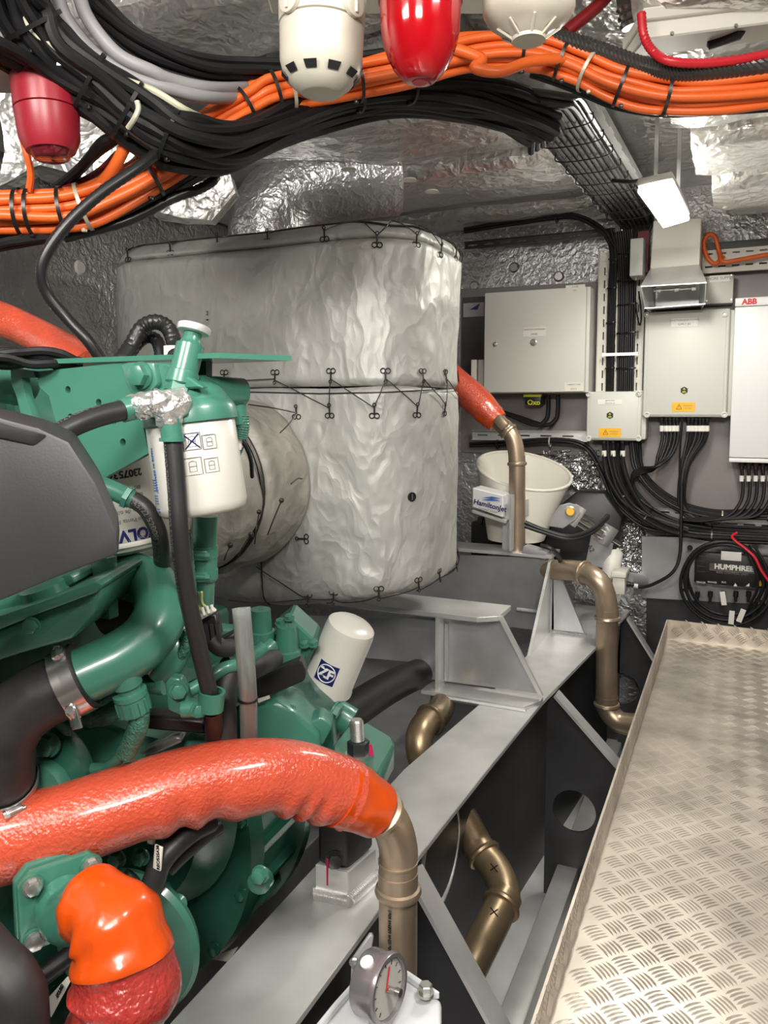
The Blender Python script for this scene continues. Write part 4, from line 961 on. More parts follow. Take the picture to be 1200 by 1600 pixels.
for k in range(2):
    c = mid + uz * (0.020 + 0.008 * k) + ux * 0.004
    obj('swoosh_mark', prism([c + ux * (-0.035) - uz * 0.006, c + ux * 0.0 - uz * 0.001, c + ux * 0.035 + uz * 0.008, c + ux * 0.0 + uz * 0.007], (0, -0.0008, 0)), 'inkblue2', hj, smooth=False)
obj('box_rail', prism([GY(x, y, 2.655) for x, y in ((738, 797), (790, 814), (790, 818), (738, 801))], (0, 0.10, 0)), 'alu', hj, smooth=False)
# second jet panel with blue mark seen in the gap left of the large cabinet
jp = thing('display_panel', GY(745, 500, 3.1), 'dark panel with a blue mark in the gap beside the large cabinet', 'panel')
obj('panel_body', fbox(722, 465, 756, 615, 3.10, WALLF, 0.002), 'alu_dark', jp, smooth=False)
obj('panel_header', fbox(724, 474, 756, 494, 3.097, 3.10), 'greycable', jp, smooth=False)
obj('swoosh_mark', prism([GY(734, 484, 3.096), GY(750, 474, 3.096), GY(746, 484, 3.096)], (0, -0.001, 0)), 'inkblue', jp, smooth=False)
obj('heater_fin', fbox(736, 562, 744, 612, 3.06, 3.10, 0.003), 'offwhite', jp); obj('heater_fin', fbox(747, 562, 755, 612, 3.06, 3.10, 0.003), 'offwhite', jp)
# steering cylinder
sc_ = thing('hydraulic_cylinder', G(905, 815, 2.75), 'steel hydraulic cylinder with a rounded lever eye beside the bucket', 'cylinder')
e = G(890, 800, 2.70); e2 = G(950, 838, 2.78); dd = (e2 - e).normalized()
lx, ly, _ = frame(dd, V((0, -1, 0)))
pl = [G(x, y, 2.68) for x, y in ((857, 822), (862, 812), (876, 790), (890, 786), (904, 790), (907, 802), (900, 812), (880, 826))]
obj('lever', prism(pl, Fd * 0.014, 0.002), 'alu_grey', sc_, smooth=False)
obj('lever_eye', lathe([(0, 0.020), (0.006, 0.019), (0.008, 0.014), (0.006, 0.013)], G(891, 799, 2.68), CAM - G(891, 799, 2.68), 24), 'zinc', sc_)
obj('eye_seal', lathe([(0, 0.0165), (0.007, 0.0165), (0.007, 0.014)], G(891, 799, 2.68), CAM - G(891, 799, 2.68), 24), 'yellow', sc_)
for k, o_ in enumerate((-0.022, 0.0, 0.022)):
    nn = dd.cross(Fd).normalized()
    obj('cylinder_tube' if k == 1 else 'tie_rod', rod(e + nn * o_ + dd * 0.03, e2 + nn * o_, 0.014 if k == 1 else 0.006, 14), 'steel', sc_)
bmr = Matrix((dd, nn, dd.cross(nn))).transposed()
obj('end_block', box(e + dd * 0.03, (0.02, 0.075, 0.05), bmr, 0.003), 'alu', sc_); obj('end_block', box(e2 - dd * 0.01, (0.035, 0.075, 0.05), bmr, 0.003), 'alu_grey', sc_)
obj('piston_rod', rod(e2, e2 + dd * 0.07, 0.008), 'steel', sc_)
# hoses looping below the cylinder
for k in range(2):
    tag(obj('hydraulic_hose', tube([G(820, 822 - k * 6, 2.66), G(850, 832 - k * 4, 2.64), G(890, 842 - k * 4, 2.62), G(925, 832 - k * 5, 2.66), G(950, 808 - k * 3, 2.72)], 0.0075, 8), 'hose'), ('lower' if k == 0 else 'upper') + ' of two black hydraulic hoses looping under the steel cylinder', 'hose', 'hoses under the steel cylinder')
tag(obj('hydraulic_hose', tube([G(845, 852, 2.66), G(862, 858, 2.64), G(874, 872, 2.66), G(878, 892, 2.7)], 0.008, 8), 'hose'), 'short black hose curling beside the rear bracket', 'hose')
tag(obj('junction_fitting', box(G(838, 862, 2.75), (0.09, 0.06, 0.03), Matrix.Rotation(0.2, 3, 'Y'), 0.006), 'greycable'), 'flat grey junction block with red strip behind the bracket', 'block')
tag(obj('sleeve_bag', displace(lathe([(0, 0.018), (0.02, 0.030), (0.07, 0.034), (0.12, 0.026), (0.13, 0.012)], G(962, 855, 2.92), G(952, 900, 2.9) - G(962, 855, 2.92), 18), 0.008, 30), 'plate'), 'white plastic wrapped rod end below the steel cylinder', 'sleeve')
# pale sensor on the bearer's end
se = thing('sensor_box', G(966, 925, 2.85), 'pale cream sensor box at the far end of the bearer', 'sensor')
obj('sensor_body', fbox(957, 902, 976, 930, 2.93, 3.02, 0.004), 'offwhite', se); obj('sensor_top', fbox(955, 893, 978, 904, 2.92, 3.03, 0.004), 'offwhite', se)
obj('cable_gland', lathe([(0, 0.010), (0.02, 0.010), (0.022, 0.007), (0.034, 0.007)], GY(976, 912, 2.98), (1, 0, 0), 12), 'black', se)
obj('cable_marker', rod(GY(990, 915, 3.02), GY(997, 916, 3.02), 0.009), 'plate', se)
tag(obj('plastic_pipe', rod(GY(978, 905, 3.03), GY(1002, 908, 3.14), 0.03, 18), 'greycable'), 'short grey pipe stub entering the aluminium panel', 'pipe')
# ================================================================== deck head: detectors, beacon, cable runs
DZ = 1.292
# pale mounting channel above the detectors
mp = thing('mounting_channel', (-0.35, 0.95, DZ), 'pale sheet metal mounting channel carrying the detectors at the deck head', 'channel')
c0, c1 = G(395, 20, 1.0), G(905, 20, 1.0)
dirx = Rd
def slabq(name, a, b, z0, z1, d0, d1, m, parent):
    """bar running across the view between two points, d0..d1 deep"""
    a, b = V((a.x, a.y, z0)), V((b.x, b.y, z0))
    return obj(name, prism([a + Fd * d0, b + Fd * d0, b + Fd * d1, a + Fd * d1], (0, 0, z1 - z0), 0.002), m, parent, smooth=False)
slabq('channel_web', c0, c1, DZ, DZ + 0.004, -0.08, 0.17, 'offwhite', mp); slabq('channel_flange', c0, c1, DZ, DZ + 0.05, 0.166, 0.17, 'offwhite', mp)
for f in (0.1, 0.9):
    p = c0.lerp(c1, f) + Fd * 0.08; obj('hanger_rod', rod((p.x, p.y, DZ + 0.004), (p.x, p.y, 1.50), 0.006), 'zinc', mp)
# --- smoke detector
dt = 1.055
p0 = G(501, 148, dt); ax = (G(504, 0, dt) - p0).normalized()
sd = thing('smoke_detector', p0, 'cream smoke detector with dark slots beside the red beacon', 'detector')
H = 0.72 + 0
R_ = 64 / 1200 * dt
prof = [(0.0, 0.020), (0.001, 0.026), (0.012, 0.040), (0.026, 0.050), (0.040, R_ * 0.965)]
obj('detector_head', lathe(prof + [(0.083, R_ * 0.985), (0.084, R_ * 0.96)], p0, ax, 48), 'cream', sd)
obj('detector_base', lathe([(0.0845, R_ * 0.97), (0.0855, R_ * 1.0), (0.128, R_ * 1.03), (0.131, R_ * 1.0)], p0, ax, 48), 'cream', sd)
xx, yy, _ = frame(ax, -Fd)
for k in range(10):
    a = 2 * math.pi * k / 10 + 0.12; rdir = xx * math.cos(a) + yy * math.sin(a); tdir = ax.cross(rdir)
    nn = (rdir * 0.72 - ax * 0.70).normalized(); vv = tdir.cross(nn)
    c = p0 + ax * 0.0205 + rdir * 0.0468
    obj('sensor_slot', prism([c - tdir * 0.0085 - vv * 0.0055, c + tdir * 0.0085 - vv * 0.0055, c + tdir * 0.007 + vv * 0.005, c - tdir * 0.007 + vv * 0.005], nn * 0.0015), 'ink', sd, smooth=False)
for px, py in ((463, 27), (556, 30)):
    c = G(px, py, dt); c = c - Fd * 0.040; d = (c - (p0 + ax * (c - p0).dot(ax))).normalized(); q = p0 + ax * (c - p0).dot(ax) + d * (R_ * 0.98)
    o = obj('conduit_plug', lathe([(0, 0.016), (0.006, 0.016), (0.007, 0.014)], q, d, 20), 'cream', sd)
    obj('plug_slot', box(q + d * 0.008, (0.004, 0.004, 0.024), None, 0.001), 'cream', o)
# --- red beacon
bt_ = 0.99
p1 = G(656, 128, bt_); ax = (G(657, 0, bt_) - p1).normalized(); R_ = 61 / 1200 * bt_
be = thing('alarm_beacon', p1, 'red ribbed dome alarm beacon on a white collar hanging in front', 'beacon')
dome = [(0.0, 0.016), (0.001, 0.019), (0.006, 0.025), (0.016, 0.033), (0.030, 0.0405), (0.044, 0.0455), (0.06, R_ * 0.965), (0.096, R_)]
bm = new(); n = 96; rings = []
fx, fy, _ = frame(ax)
for h, r in dome:
    rings.append([bm.verts.new(p1 + ax * h + (fx * math.cos(2 * math.pi * j / n) + fy * math.sin(2 * math.pi * j / n)) * (r - (0.0008 if j % 2 and 0.004 < h < 0.045 else 0))) for j in range(n)])
for A_, B_ in zip(rings, rings[1:]):
    for j in range(n): bm.faces.new((A_[j], A_[(j + 1) % n], B_[(j + 1) % n], B_[j]))
bm.faces.new(rings[0])
obj('beacon_lens', bm, 'redlens', be, sharp=60)
obj('beacon_core', lathe([(0.014, 0.02), (0.03, 0.034), (0.06, 0.040), (0.095, 0.044)], p1, ax, 32), 'redcore', be)
obj('beacon_foot', lathe([(0.0, 0.010), (-0.0015, 0.009)], p1, ax, 20), 'redcore', be)
obj('lens_rim', lathe([(0.094, R_ * 1.0), (0.094, R_ * 1.03), (0.100, R_ * 1.03), (0.100, R_)], p1, ax, 48, cap=False), 'redcore', be)
obj('beacon_collar', lathe([(0.1005, R_ * 1.02), (0.128, R_ * 1.0), (0.130, R_ * 0.97)], p1, ax, 48), 'offwhite', be)
# --- heat detector at the top edge
p2 = G(826, 61, 1.02); ax = (G(826, 0, 1.02) - p2).normalized(); R_ = 68 / 1200 * 1.02
hd = thing('heat_detector', p2, 'cream domed heat detector cut by the top edge of the picture', 'detector')
obj('detector_head', lathe([(0, 0.014), (0.001, 0.020), (0.008, 0.026), (0.014, 0.040), (0.024, R_ * 0.9), (0.034, R_), (0.058, R_), (0.060, R_ * 0.97)], p2, ax, 40), 'cream', hd)
obj('detector_cap', lathe([(-0.003, 0.012), (-0.003, 0.021), (0.001, 0.022), (0.001, 0.012)], p2, ax, 28), 'cream', hd)
fx, fy, _ = frame(ax)
for k in range(8):
    a = k * math.pi / 4; d = fx * math.cos(a) + fy * math.sin(a); obj('guard_rib', rod(p2 + d * 0.020 + ax * 0.000, p2 + d * 0.040 + ax * 0.013, 0.0018, 6), 'cream', hd)
obj('base_plate', lathe([(0.061, R_ * 1.02), (0.075, R_ * 1.02)], p2, ax, 40), 'cream', hd)
# --- red sounder at the left
st_ = 1.22
p3 = G(81, 250, st_); ax = (G(69, 132, st_) - p3).normalized(); R_ = 47 / 1200 * st_
so = thing('alarm_sounder', p3, 'plain red alarm sounder with a dark lens hanging below the black cables', 'sounder')
obj('sounder_lens', lathe([(0, 0.022), (0.002, 0.026), (0.014, 0.032)], p3, ax, 32), 'redlens2', so)
obj('sounder_body', lathe([(0.012, 0.030), (0.012, 0.036), (0.030, R_ * 0.93), (0.072, R_ * 0.99), (0.073, R_ * 0.96)], p3, ax, 40), 'red', so)
obj('sounder_base', lathe([(0.0735, R_ * 0.96), (0.0745, R_), (0.121, R_ * 1.0), (0.122, R_ * 0.9)], p3, ax, 40), 'red', so)
sb0 = p3 + ax * 0.123
tag(obj('sounder_bracket', prism([sb0 + Rd * x + Fd * y for x, y in ((-0.12, -0.04), (0.05, -0.04), (0.05, 0.06), (-0.12, 0.06))], (0, 0, 0.004)), 'alu', smooth=False), 'flat metal bracket above the red sounder', 'bracket')
# --- white box, capped cables and steel conduit at the upper right
wb_ = thing('junction_housing', G(1100, 40, 1.5), 'long pale steel housing at the upper right under the deck head', 'housing')
q = [G(1005, 30, 1.45), G(1400, -30, 1.45), G(1400, 10, 1.45), G(1008, 62, 1.45)]
obj('housing_body', prism(q, Fd * 0.10 + V((0, 0, 0.01)), 0.003), 'offwhite', wb_, smooth=False)
obj('housing_lid', prism([G(1005, 12, 1.43), G(1405, -40, 1.43), G(1405, -18, 1.44), G(1005, 32, 1.44)], Fd * 0.12, 0.002), 'offwhite', wb_, smooth=False)
for px, py in ((1050, 52), (1150, 40)): obj('housing_screw', lathe([(0, 0.004), (0.002, 0.003)], G(px, py, 1.45), -Fd, 10), 'zinc', wb_)
bm = displace(lathe([(0, 0.016), (0.02, 0.024), (0.05, 0.03), (0.07, 0.022), (0.08, 0.010)], G(1103, 66, 1.52), G(1140, 42, 1.5) - G(1103, 66, 1.52), 20), 0.012, 40, 2)
tag(obj('wrapped_connector', bm, 'black'), 'connector wrapped in shiny black film under the pale housing', 'connector')
co = thing('steel_conduit', G(985, 55, 1.6), 'ribbed steel conduit end fitting beside the pale housing', 'conduit')
obj('conduit_tube', rod(G(975, -10, 1.6), G(984, 35, 1.6), 0.017, 16), 'zinc', co)
for k in range(3): obj('conduit_ring', lathe([(-0.006, 0.018), (0, 0.022), (0.006, 0.018)], G(979 + k * 3, 14 + k * 12, 1.6), G(984, 35, 1.6) - G(975, -10, 1.6), 16), 'steel', co)
tag(obj('dark_red_cable', tube([G(960, -20, 1.5), G(935, 8, 1.5), G(900, 38, 1.5), G(885, 50, 1.5)], 0.012, 10), 'darkred'), 'dark red cable sloping into the channel beside the heat detector', 'cable')
tag(obj('red_cable', tube([G(1002, 20, 1.42), G(1006, 55, 1.42), G(1020, 80, 1.42), G(1045, 95, 1.40), (G(1090, 99, 1.40)), G(1150, 94, 1.40), G(1240, 80, 1.40), G(1600, 40, 1.40)], 0.0072, 12, 12, rf=lambda i, j: 1 + 0.16 * (i % 2)), 'redcable'), 'ribbed red cable running above the orange bundle at the right', 'cable')
# cross-hatched black sleeve
tag(obj('braided_sleeve', tube([G(800, 48, 1.50), G(860, 58, 1.48), G(930, 78, 1.46), G(1000, 103, 1.44), (G(1050, 113, 1.43)), G(1120, 110, 1.42), G(1240, 97, 1.41), G(1600, 58, 1.41)], 0.015, 18, 22, rf=lambda i, j: 1 + 0.14 * ((i + j) % 2)), 'cable_sheen', smooth=False), 'thick black braided cable sleeve above the orange bundle', 'cable sleeve')
tag(obj('channel_strip', prism([G(860, 42, 1.56), G(1030, 92, 1.56), G(1026, 100, 1.56), G(858, 50, 1.56)], Fd * 0.03), 'alu', smooth=False), 'bare metal edge strip behind the braided sleeve', 'strip')
# --- orange cables, one bundle across the deck head
OT = 1.36
opts = path((-260, 325, 1.27), (-60, 334, 1.30), (0, 332, 1.31), (100, 329, 1.32), (160, 312, 1.33), (250, 264, 1.35), (340, 196, 1.38), (400, 160, 1.40), (440, 143, 1.41), (540, 128, 1.44), (640, 106, 1.47), (740, 82, 1.50), (830, 80, 1.50), (900, 101, 1.49), (960, 128, 1.47), (1030, 146, 1.46), (1100, 149, 1.45), (1200, 138, 1.44), (1280, 124, 1.44), (1600, 90, 1.44))
fr = bundle(opts, hexpack(11, 0.0082), 0.0080, 'orange', 'orange_cable', 'orange power cable in the thick bundle along the deck head', 'cable', 'orange cables along the deck head', sub=6, n=10, wob=0.8)
NB = len(fr[0])
def tie_at(fr, px, ra, rb, label, group, m='tie', wid=0.006):
    best = min(range(len(fr[0])), key=lambda i: abs(600 + FPX * (fr[0][i] - CAM).dot(Rd) / (fr[0][i] - CAM).dot(Fd) - px)); return tie(fr, best, ra, rb, label, group, m, wid)
for px, m in ((42, 'tie'), (60, 'tie'), (116, 'tie'), (144, 'tiewhite'), (246, 'tie'), (392, 'tie'), (436, 'tie'), (456, 'tiewhite'), (556, 'tie'), (806, 'tie'), (866, 'tie'), (905, 'tiewhite'), (954, 'tie'), (1026, 'tie')):
    tie_at(fr, px, 0.038, 0.038, ('black' if m == 'tie' else 'pale metal') + ' cable tie round the orange bundle', ('black' if m == 'tie' else 'metal') + ' ties on the orange bundle', m)
tag(obj('orange_branch_cable', tube(path((203, 205, 1.27), (190, 240, 1.28), (168, 275, 1.30), (140, 298, 1.31), (100, 310, 1.31), (10, 314, 1.30)), 0.0095, 10), 'orange'), 'single orange cable branching down into the left end of the bundle', 'cable')
tag(obj('orange_curl_cable', tube(path((700, 72, 1.46), (752, 92, 1.44), (742, 106, 1.43), (780, 112, 1.43), (830, 96, 1.45), (880, 92, 1.47)), 0.010, 10), 'orange'), 'orange cable curling out of the bundle beside the beacon', 'cable')
tag(obj('orange_drop_cable', tube(path((30, 195, 1.28), (40, 235, 1.28), (48, 270, 1.29), (45, 300, 1.30)), 0.006, 8), 'orange'), 'thin orange cable dropping beside the red sounder', 'cable')
tag(obj('red_feed_cable', tube(path((-260, 296, 1.31), (-40, 305, 1.34), (30, 306, 1.35), (90, 300, 1.36), (150, 272, 1.37), (185, 240, 1.38)), 0.007, 8), 'darkred'), 'dark red cable lying along the top of the orange bundle', 'cable')
# --- black cables: fan from the upper left
bp1 = path((-5, -160, 1.10), (10, -50, 1.12), (35, 20, 1.16), (80, 85, 1.19), (150, 140, 1.22), (220, 190, 1.25), (280, 226, 1.27), (345, 232, 1.32), (420, 205, 1.40), (520, 168, 1.50), (620, 152, 1.56), (720, 160, 1.63), (800, 180, 1.72), (850, 205, 1.80))
offs = [(0.0175 * (k % 5 - 2), 0.016 * (k // 5 - 1)) for k in range(15)]
fr1 = bundle(bp1, offs, 0.0098, 'cable', 'black_cable', 'black cable in the wide fan sweeping from the upper left', 'cable', 'black cables from the upper left', sub=6, n=8, wob=1.3, twist=0.6)
for px in (75, 155, 210): tie_at(fr1, px, 0.052, 0.034, 'black tie round the upper left cable fan', 'ties on the upper left fan')
tie_at(fr1, 275, 0.05, 0.032, 'pale tie round the bend of the black cables over the orange bundle', None, 'tie'); 
bp2 = path((-240, 10, 1.08), (-50, 60, 1.12), (0, 85, 1.15), (60, 120, 1.2), (130, 160, 1.24), (200, 195, 1.26), (250, 222, 1.28))
bundle(bp2, [(0.017 * (k - 2), 0.004 * (k % 2)) for k in range(5)], 0.0082, 'cable', 'black_cable', 'black cable along the lower edge of the upper left fan', 'cable', 'lower black cables from the upper left', sub=6, wob=0.5)
bp3 = path((120, -30, 1.25), (150, 20, 1.28), (220, 80, 1.31), (310, 112, 1.35), (400, 120, 1.4), (480, 118, 1.44), (600, 105, 1.48))
bundle(bp3, [(0.016 * (k % 3 - 1), 0.015 * (k // 3)) for k in range(6)], 0.008, 'cable', 'black_cable', 'black cable running behind the grey pair', 'cable', 'black cables behind the grey pair', sub=6, wob=0.6)
# under the orange bundle
bp4 = path((-260, 362, 1.30), (-60, 368, 1.33), (40, 366, 1.34), (140, 352, 1.35), (230, 316, 1.37), (320, 262, 1.40), (400, 208, 1.43), (480, 172, 1.47), (560, 152, 1.50), (640, 140, 1.54), (720, 140, 1.6), (800, 152, 1.68), (850, 175, 1.78))
fr4 = bundle(bp4, [(0.017 * (k % 3 - 1), 0.015 * (k // 3)) for k in range(6)], 0.0085, 'cable', 'black_cable', 'black cable running along the underside of the orange bundle', 'cable', 'black cables under the orange bundle', sub=6, wob=0.5)
for px in (480, 560, 640): tie_at(fr4, px, 0.034, 0.026, 'black tie round the cables under the orange bundle', 'ties under the orange bundle')
# right end under the orange bundle
bundle(path((830, 110, 1.52), (900, 135, 1.51), (960, 158, 1.50), (1040, 172, 1.49), (1120, 170, 1.48), (1270, 156, 1.47), (1600, 120, 1.47)), [(0.015 * (k % 3 - 1), 0.012 * (k // 3)) for k in range(5)], 0.008, 'cable', 'black_cable', 'black cable under the right end of the orange bundle', 'cable', 'black cables under the right end', sub=6, wob=0.5)
# looped ends where the run turns into the tray
for k in range(7):
    s = k * 6
    tag(obj('turning_cable', tube(path((700, 128 + s * 0.9, 1.60), (780, 138 + s * 0.9, 1.66), (830 - k * 2, 150 + s, 1.72), (866 - k * 6, 172 + s * 1.1, 1.80), (884 - k * 9, 205 + s * 0.9, 1.92)), 0.0085, 8), 'cable'), ORD[k] + ' black cable from the top turning from the run into the steep tray', 'cable', 'black cables turning into the tray')
tag(obj('corrugated_conduit', tube(path((100, 372, 1.34), (200, 345, 1.36), (270, 310, 1.38), (310, 296, 1.38), (335, 280, 1.39), (330, 266, 1.41), (300, 268, 1.43), (270, 285, 1.44)), 0.008, 10, 9, rf=lambda i, j: 1 + 0.12 * (i % 2)), 'conduit'), 'thin corrugated black conduit looping back under the orange bundle', 'conduit')
# grey pair and cream cable
for k, (dx, dy_) in enumerate(((0, 0), (34, -14))):
    tag(obj('grey_cable', tube(path((84 + dx, -25, 1.20), (104 + dx, 30, 1.22), (150 + dx, 85, 1.24), (210 + dx * 0.8, 120 + dy_ * 0.6, 1.26), (270, 140 + dy_, 1.28), (330, 152 + dy_, 1.32), (400, 150 + dy_, 1.42), (470, 140 + dy_, 1.5)), 0.0105, 10), 'greycable'), ('lower' if k == 0 else 'upper') + ' of two thick grey cables curving in from the top edge', 'cable', 'thick grey cables')
tag(obj('cream_cable', tube(path((15, -20, 1.13), (45, 40, 1.15), (95, 80, 1.17), (140, 104, 1.19), (190, 124, 1.21), (240, 142, 1.23), (290, 172, 1.25), (325, 188, 1.32)), 0.0055, 8), 'whitecable'), 'thin cream cable lying over the black fan at the upper left', 'cable')
tag(obj('loom_clip', tube(path((214, 158, 1.16), (216, 170, 1.16), (210, 185, 1.16), (200, 200, 1.17)), 0.004, 8), 'tiewhite'), 'curved pale clip hanging from the black fan', 'clip')
# black cables hanging below the fan at the left
for k in range(4):
    tag(obj('hanging_loom', tube(path((212 - k * 6, 200 + k * 3, 1.26), (185 - k * 8, 215 + k * 2, 1.27), (150 - k * 5, 240 + k * 4, 1.30), (128 - k * 4, 262 + k * 3, 1.34), (100 - k * 6, 292 + k * 2, 1.40)), 0.008, 8), 'cable'), ORD[k] + ' black cable from the top dropping left behind the orange bundle', 'cable', 'black cables dropping behind the bundle')
tag(obj('flexible_conduit', tube(path((250, 235, 1.26), (215, 262, 1.23), (160, 300, 1.20), (110, 345, 1.18), (76, 390, 1.17), (64, 425, 1.17), (74, 460, 1.18), (105, 498, 1.19), (135, 530, 1.19), (158, 562, 1.20)), 0.0085, 10, 14, rf=lambda i, j: 1 + 0.08 * (i % 2)), 'conduit'), 'black flexible conduit dropping in a long curve to the engine', 'conduit')
bundle(path((-260, 400, 1.30), (-40, 390, 1.32), (20, 382, 1.32), (80, 372, 1.34), (130, 362, 1.36)), [(0.014 * k, 0) for k in (-1, 0)], 0.008, 'cable', 'black_cable', 'black cable at the left edge below the orange bundle', 'cable', 'black cables at the left edge', sub=6)
# --- steep cable tray running back to the bulkhead, cables strapped underneath
ta, tb = G(865, 160, 1.80), G(992, 338, 2.95)
tdir = (tb - ta).normalized(); tx = tdir.cross(V((0, 0, 1))).normalized(); tup = tx.cross(tdir)
tt = thing('ladder_tray', (ta + tb) / 2, 'perforated cable tray running aft along the deck head with ragged edge rail', 'cable tray')
hol = []
L_ = (tb - ta).length
for k in range(int(L_ / 0.07)):
    for r in (-0.045, 0.0, 0.045):
        c = ta + tdir * (0.05 + k * 0.07) + tx * r + tup * 0.012; hol.append([c - tdir * 0.018 - tx * 0.005, c + tdir * 0.018 - tx * 0.005, c + tdir * 0.018 + tx * 0.005, c - tdir * 0.018 + tx * 0.005])
obj('tray_web', plate_holes([ta - tx * 0.09 + tup * 0.012, tb - tx * 0.09 + tup * 0.012, tb + tx * 0.09 + tup * 0.012, ta + tx * 0.09 + tup * 0.012], tup * 0.002, hol), 'alu', tt, smooth=False)
for s in (-1, 1):
    bm = new()
    for k in range(20):
        f0, f1 = k / 20, (k + 0.999) / 20; h = 0.020 if k % 2 else 0.026
        a = ta.lerp(tb, f0) + tx * (0.09 * s) + tup * 0.012; b = ta.lerp(tb, f1) + tx * (0.09 * s) + tup * 0.012
        add_prism(bm, [a, b, b - tup * h, a - tup * h], tx * 0.002)
    obj('edge_rail', bm, 'alu', tt, smooth=False)
nc = 13
for row, (nn_, dz_) in enumerate(((9, -0.002), (7, -0.016))):
    for k in range(nn_):
        o_ = (k - (nn_ - 1) / 2) * 0.0165
        pts = []
        for i in range(9):
            f = i / 8; w_ = 0.0025 * noise.noise(V((f * 3, k, row * 5)))
            pts.append(ta.lerp(tb, f) + tx * (o_ + w_ - 0.006) + tup * (dz_ + w_) )
        lead = ta + tx * (o_ - 0.02) - tdir * 0.05 + tup * (dz_ - 0.01)
        pts = [lead - Rd * 0.09 - Fd * 0.03] + [lead] + pts + [tb + tx * (o_ * 0.8) + tdir * 0.05 + tup * (dz_ - 0.03), V((tb.x + tx.x * o_ * 0.7 - 0.03, BY - 0.09, tb.z - 0.10))]
        tag(obj('tray_cable', tube(pts, 0.0078, 8, 4), 'cable_sheen'), ORD[k] + ' dark cable from the left in the ' + ('upper' if row == 0 else 'lower') + ' layer strapped under the steep tray' if k < 8 else 'last dark cable at the rail side under the steep tray', 'cable', 'cables strapped under the steep tray')
for k in range(9):
    c = ta.lerp(tb, 0.08 + 0.105 * k) + tup * -0.012
    bm = tube([c - tx * 0.082 + tup * 0.014, c - tx * 0.078 - tup * 0.012, c - tup * 0.017, c + tx * 0.062 - tup * 0.010, c + tx * 0.068 + tup * 0.012], 0.0018, 6)
    tag(obj('cable_tie', bm, 'tie'), ORD[k] + ' wire tie from the front across the steep tray cables' if k < 8 else 'rearmost wire tie across the steep tray cables', 'cable tie', 'ties across the steep tray')
# low cables along the top of the bulkhead
fr5 = bundle([GY(725, 362, 3.06), GY(800, 350, 3.06), GY(870, 340, 3.06), GY(905, 342, 3.05), GY(940, 362, 3.05), GY(955, 385, 3.08)], [(0.012 * (k % 2), 0.011 * (k // 2)) for k in range(4)], 0.0062, 'cable', 'bulkhead_cable', 'black cable along the top rail of the bulkhead', 'cable', 'cables along the top of the bulkhead', sub=6)
tie(fr5, 12, 0.02, 0.018, 'black tie round the cables along the top of the bulkhead', None)
# ================================================================== engine, gearbox and what hangs on them
def U(px, t): return px * t / FPX                     # pixels -> metres at distance t
def clamp(parent, c, d, r, wid=0.012, screw=None, m='steel', name='hose_clamp'):
    """worm-drive hose clip: band, housing and screw"""
    d = V(d).normalized(); o = obj(name, band(c, d, r, wid, 0.0015, 28), m, parent)
    s = V(screw) if screw else V((0, -1, 0.3)); s = (s - d * s.dot(d)).normalized(); tg = d.cross(s)
    rot = Matrix((d, tg, s)).transposed()
    obj('clamp_housing', box(V(c) + s * (r + 0.004), (wid * 0.95, 0.018, 0.007), rot, 0.001), m, o)
    bm = add_lathe(new(), [(0, 0.0035), (0.02, 0.0035)], V(c) + s * (r + 0.006) - tg * 0.012, tg, 10); add_lathe(bm, [(0.018, 0.005), (0.024, 0.005)], V(c) + s * (r + 0.006) - tg * 0.012, tg, 6)
    obj('clamp_screw', bm, m, o)
    return o
eng = thing('marine_engine', G(120, 1400, 1.2), 'green painted marine diesel engine filling the left of the picture', 'engine')
EY = 0.93
def bolt(parent, p, d, r=0.009, h=0.009, m='green', name='bolt'): return obj(name, hexbolt(new(), p, d, r, h), m, parent)
# --- flywheel housing and block
fc = V((-0.955, 0.0, 0.02))
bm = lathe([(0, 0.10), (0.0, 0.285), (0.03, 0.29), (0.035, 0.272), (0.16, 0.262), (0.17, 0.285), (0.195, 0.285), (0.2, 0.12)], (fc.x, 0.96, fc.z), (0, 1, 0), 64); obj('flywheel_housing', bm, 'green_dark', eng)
for k in range(14):
    a = 2 * math.pi * k / 14 + 0.2; p = V((fc.x + 0.275 * math.cos(a), 0.96, fc.z + 0.275 * math.sin(a))); bolt(eng, p, (0, -1, 0), 0.009, 0.01, 'green_dark')
for k in range(9):
    a = -0.9 + 0.28 * k; q = V((fc.x, 0, fc.z)); d = V((math.cos(a), 0, math.sin(a)))
    obj('casting_rib', prism([q + d * 0.262 + V((0, 0.99, 0)), q + d * 0.284 + V((0, 0.99, 0)), q + d * 0.278 + V((0, 1.13, 0)), q + d * 0.258 + V((0, 1.13, 0))], d.cross(V((0, 1, 0))) * 0.012), 'green_dark', eng, smooth=False)
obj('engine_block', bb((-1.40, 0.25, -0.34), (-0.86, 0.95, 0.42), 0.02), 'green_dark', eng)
obj('timing_cover', lathe([(0, 0.05), (0, 0.17), (0.02, 0.19), (0.06, 0.20)], (-0.88, 0.88, 0.10), (0, 1, 0), 48), 'green_dark', eng)
for k in range(8):
    a = 2 * math.pi * k / 8; bolt(eng, V((-0.88 + 0.155 * math.cos(a), 0.885, 0.10 + 0.155 * math.sin(a))), (0, -1, 0), 0.009, 0.010)
obj('rear_housing', bb((-1.35, 0.98, 0.05), (-0.84, 1.12, 0.27), 0.02), 'green_dark', eng)
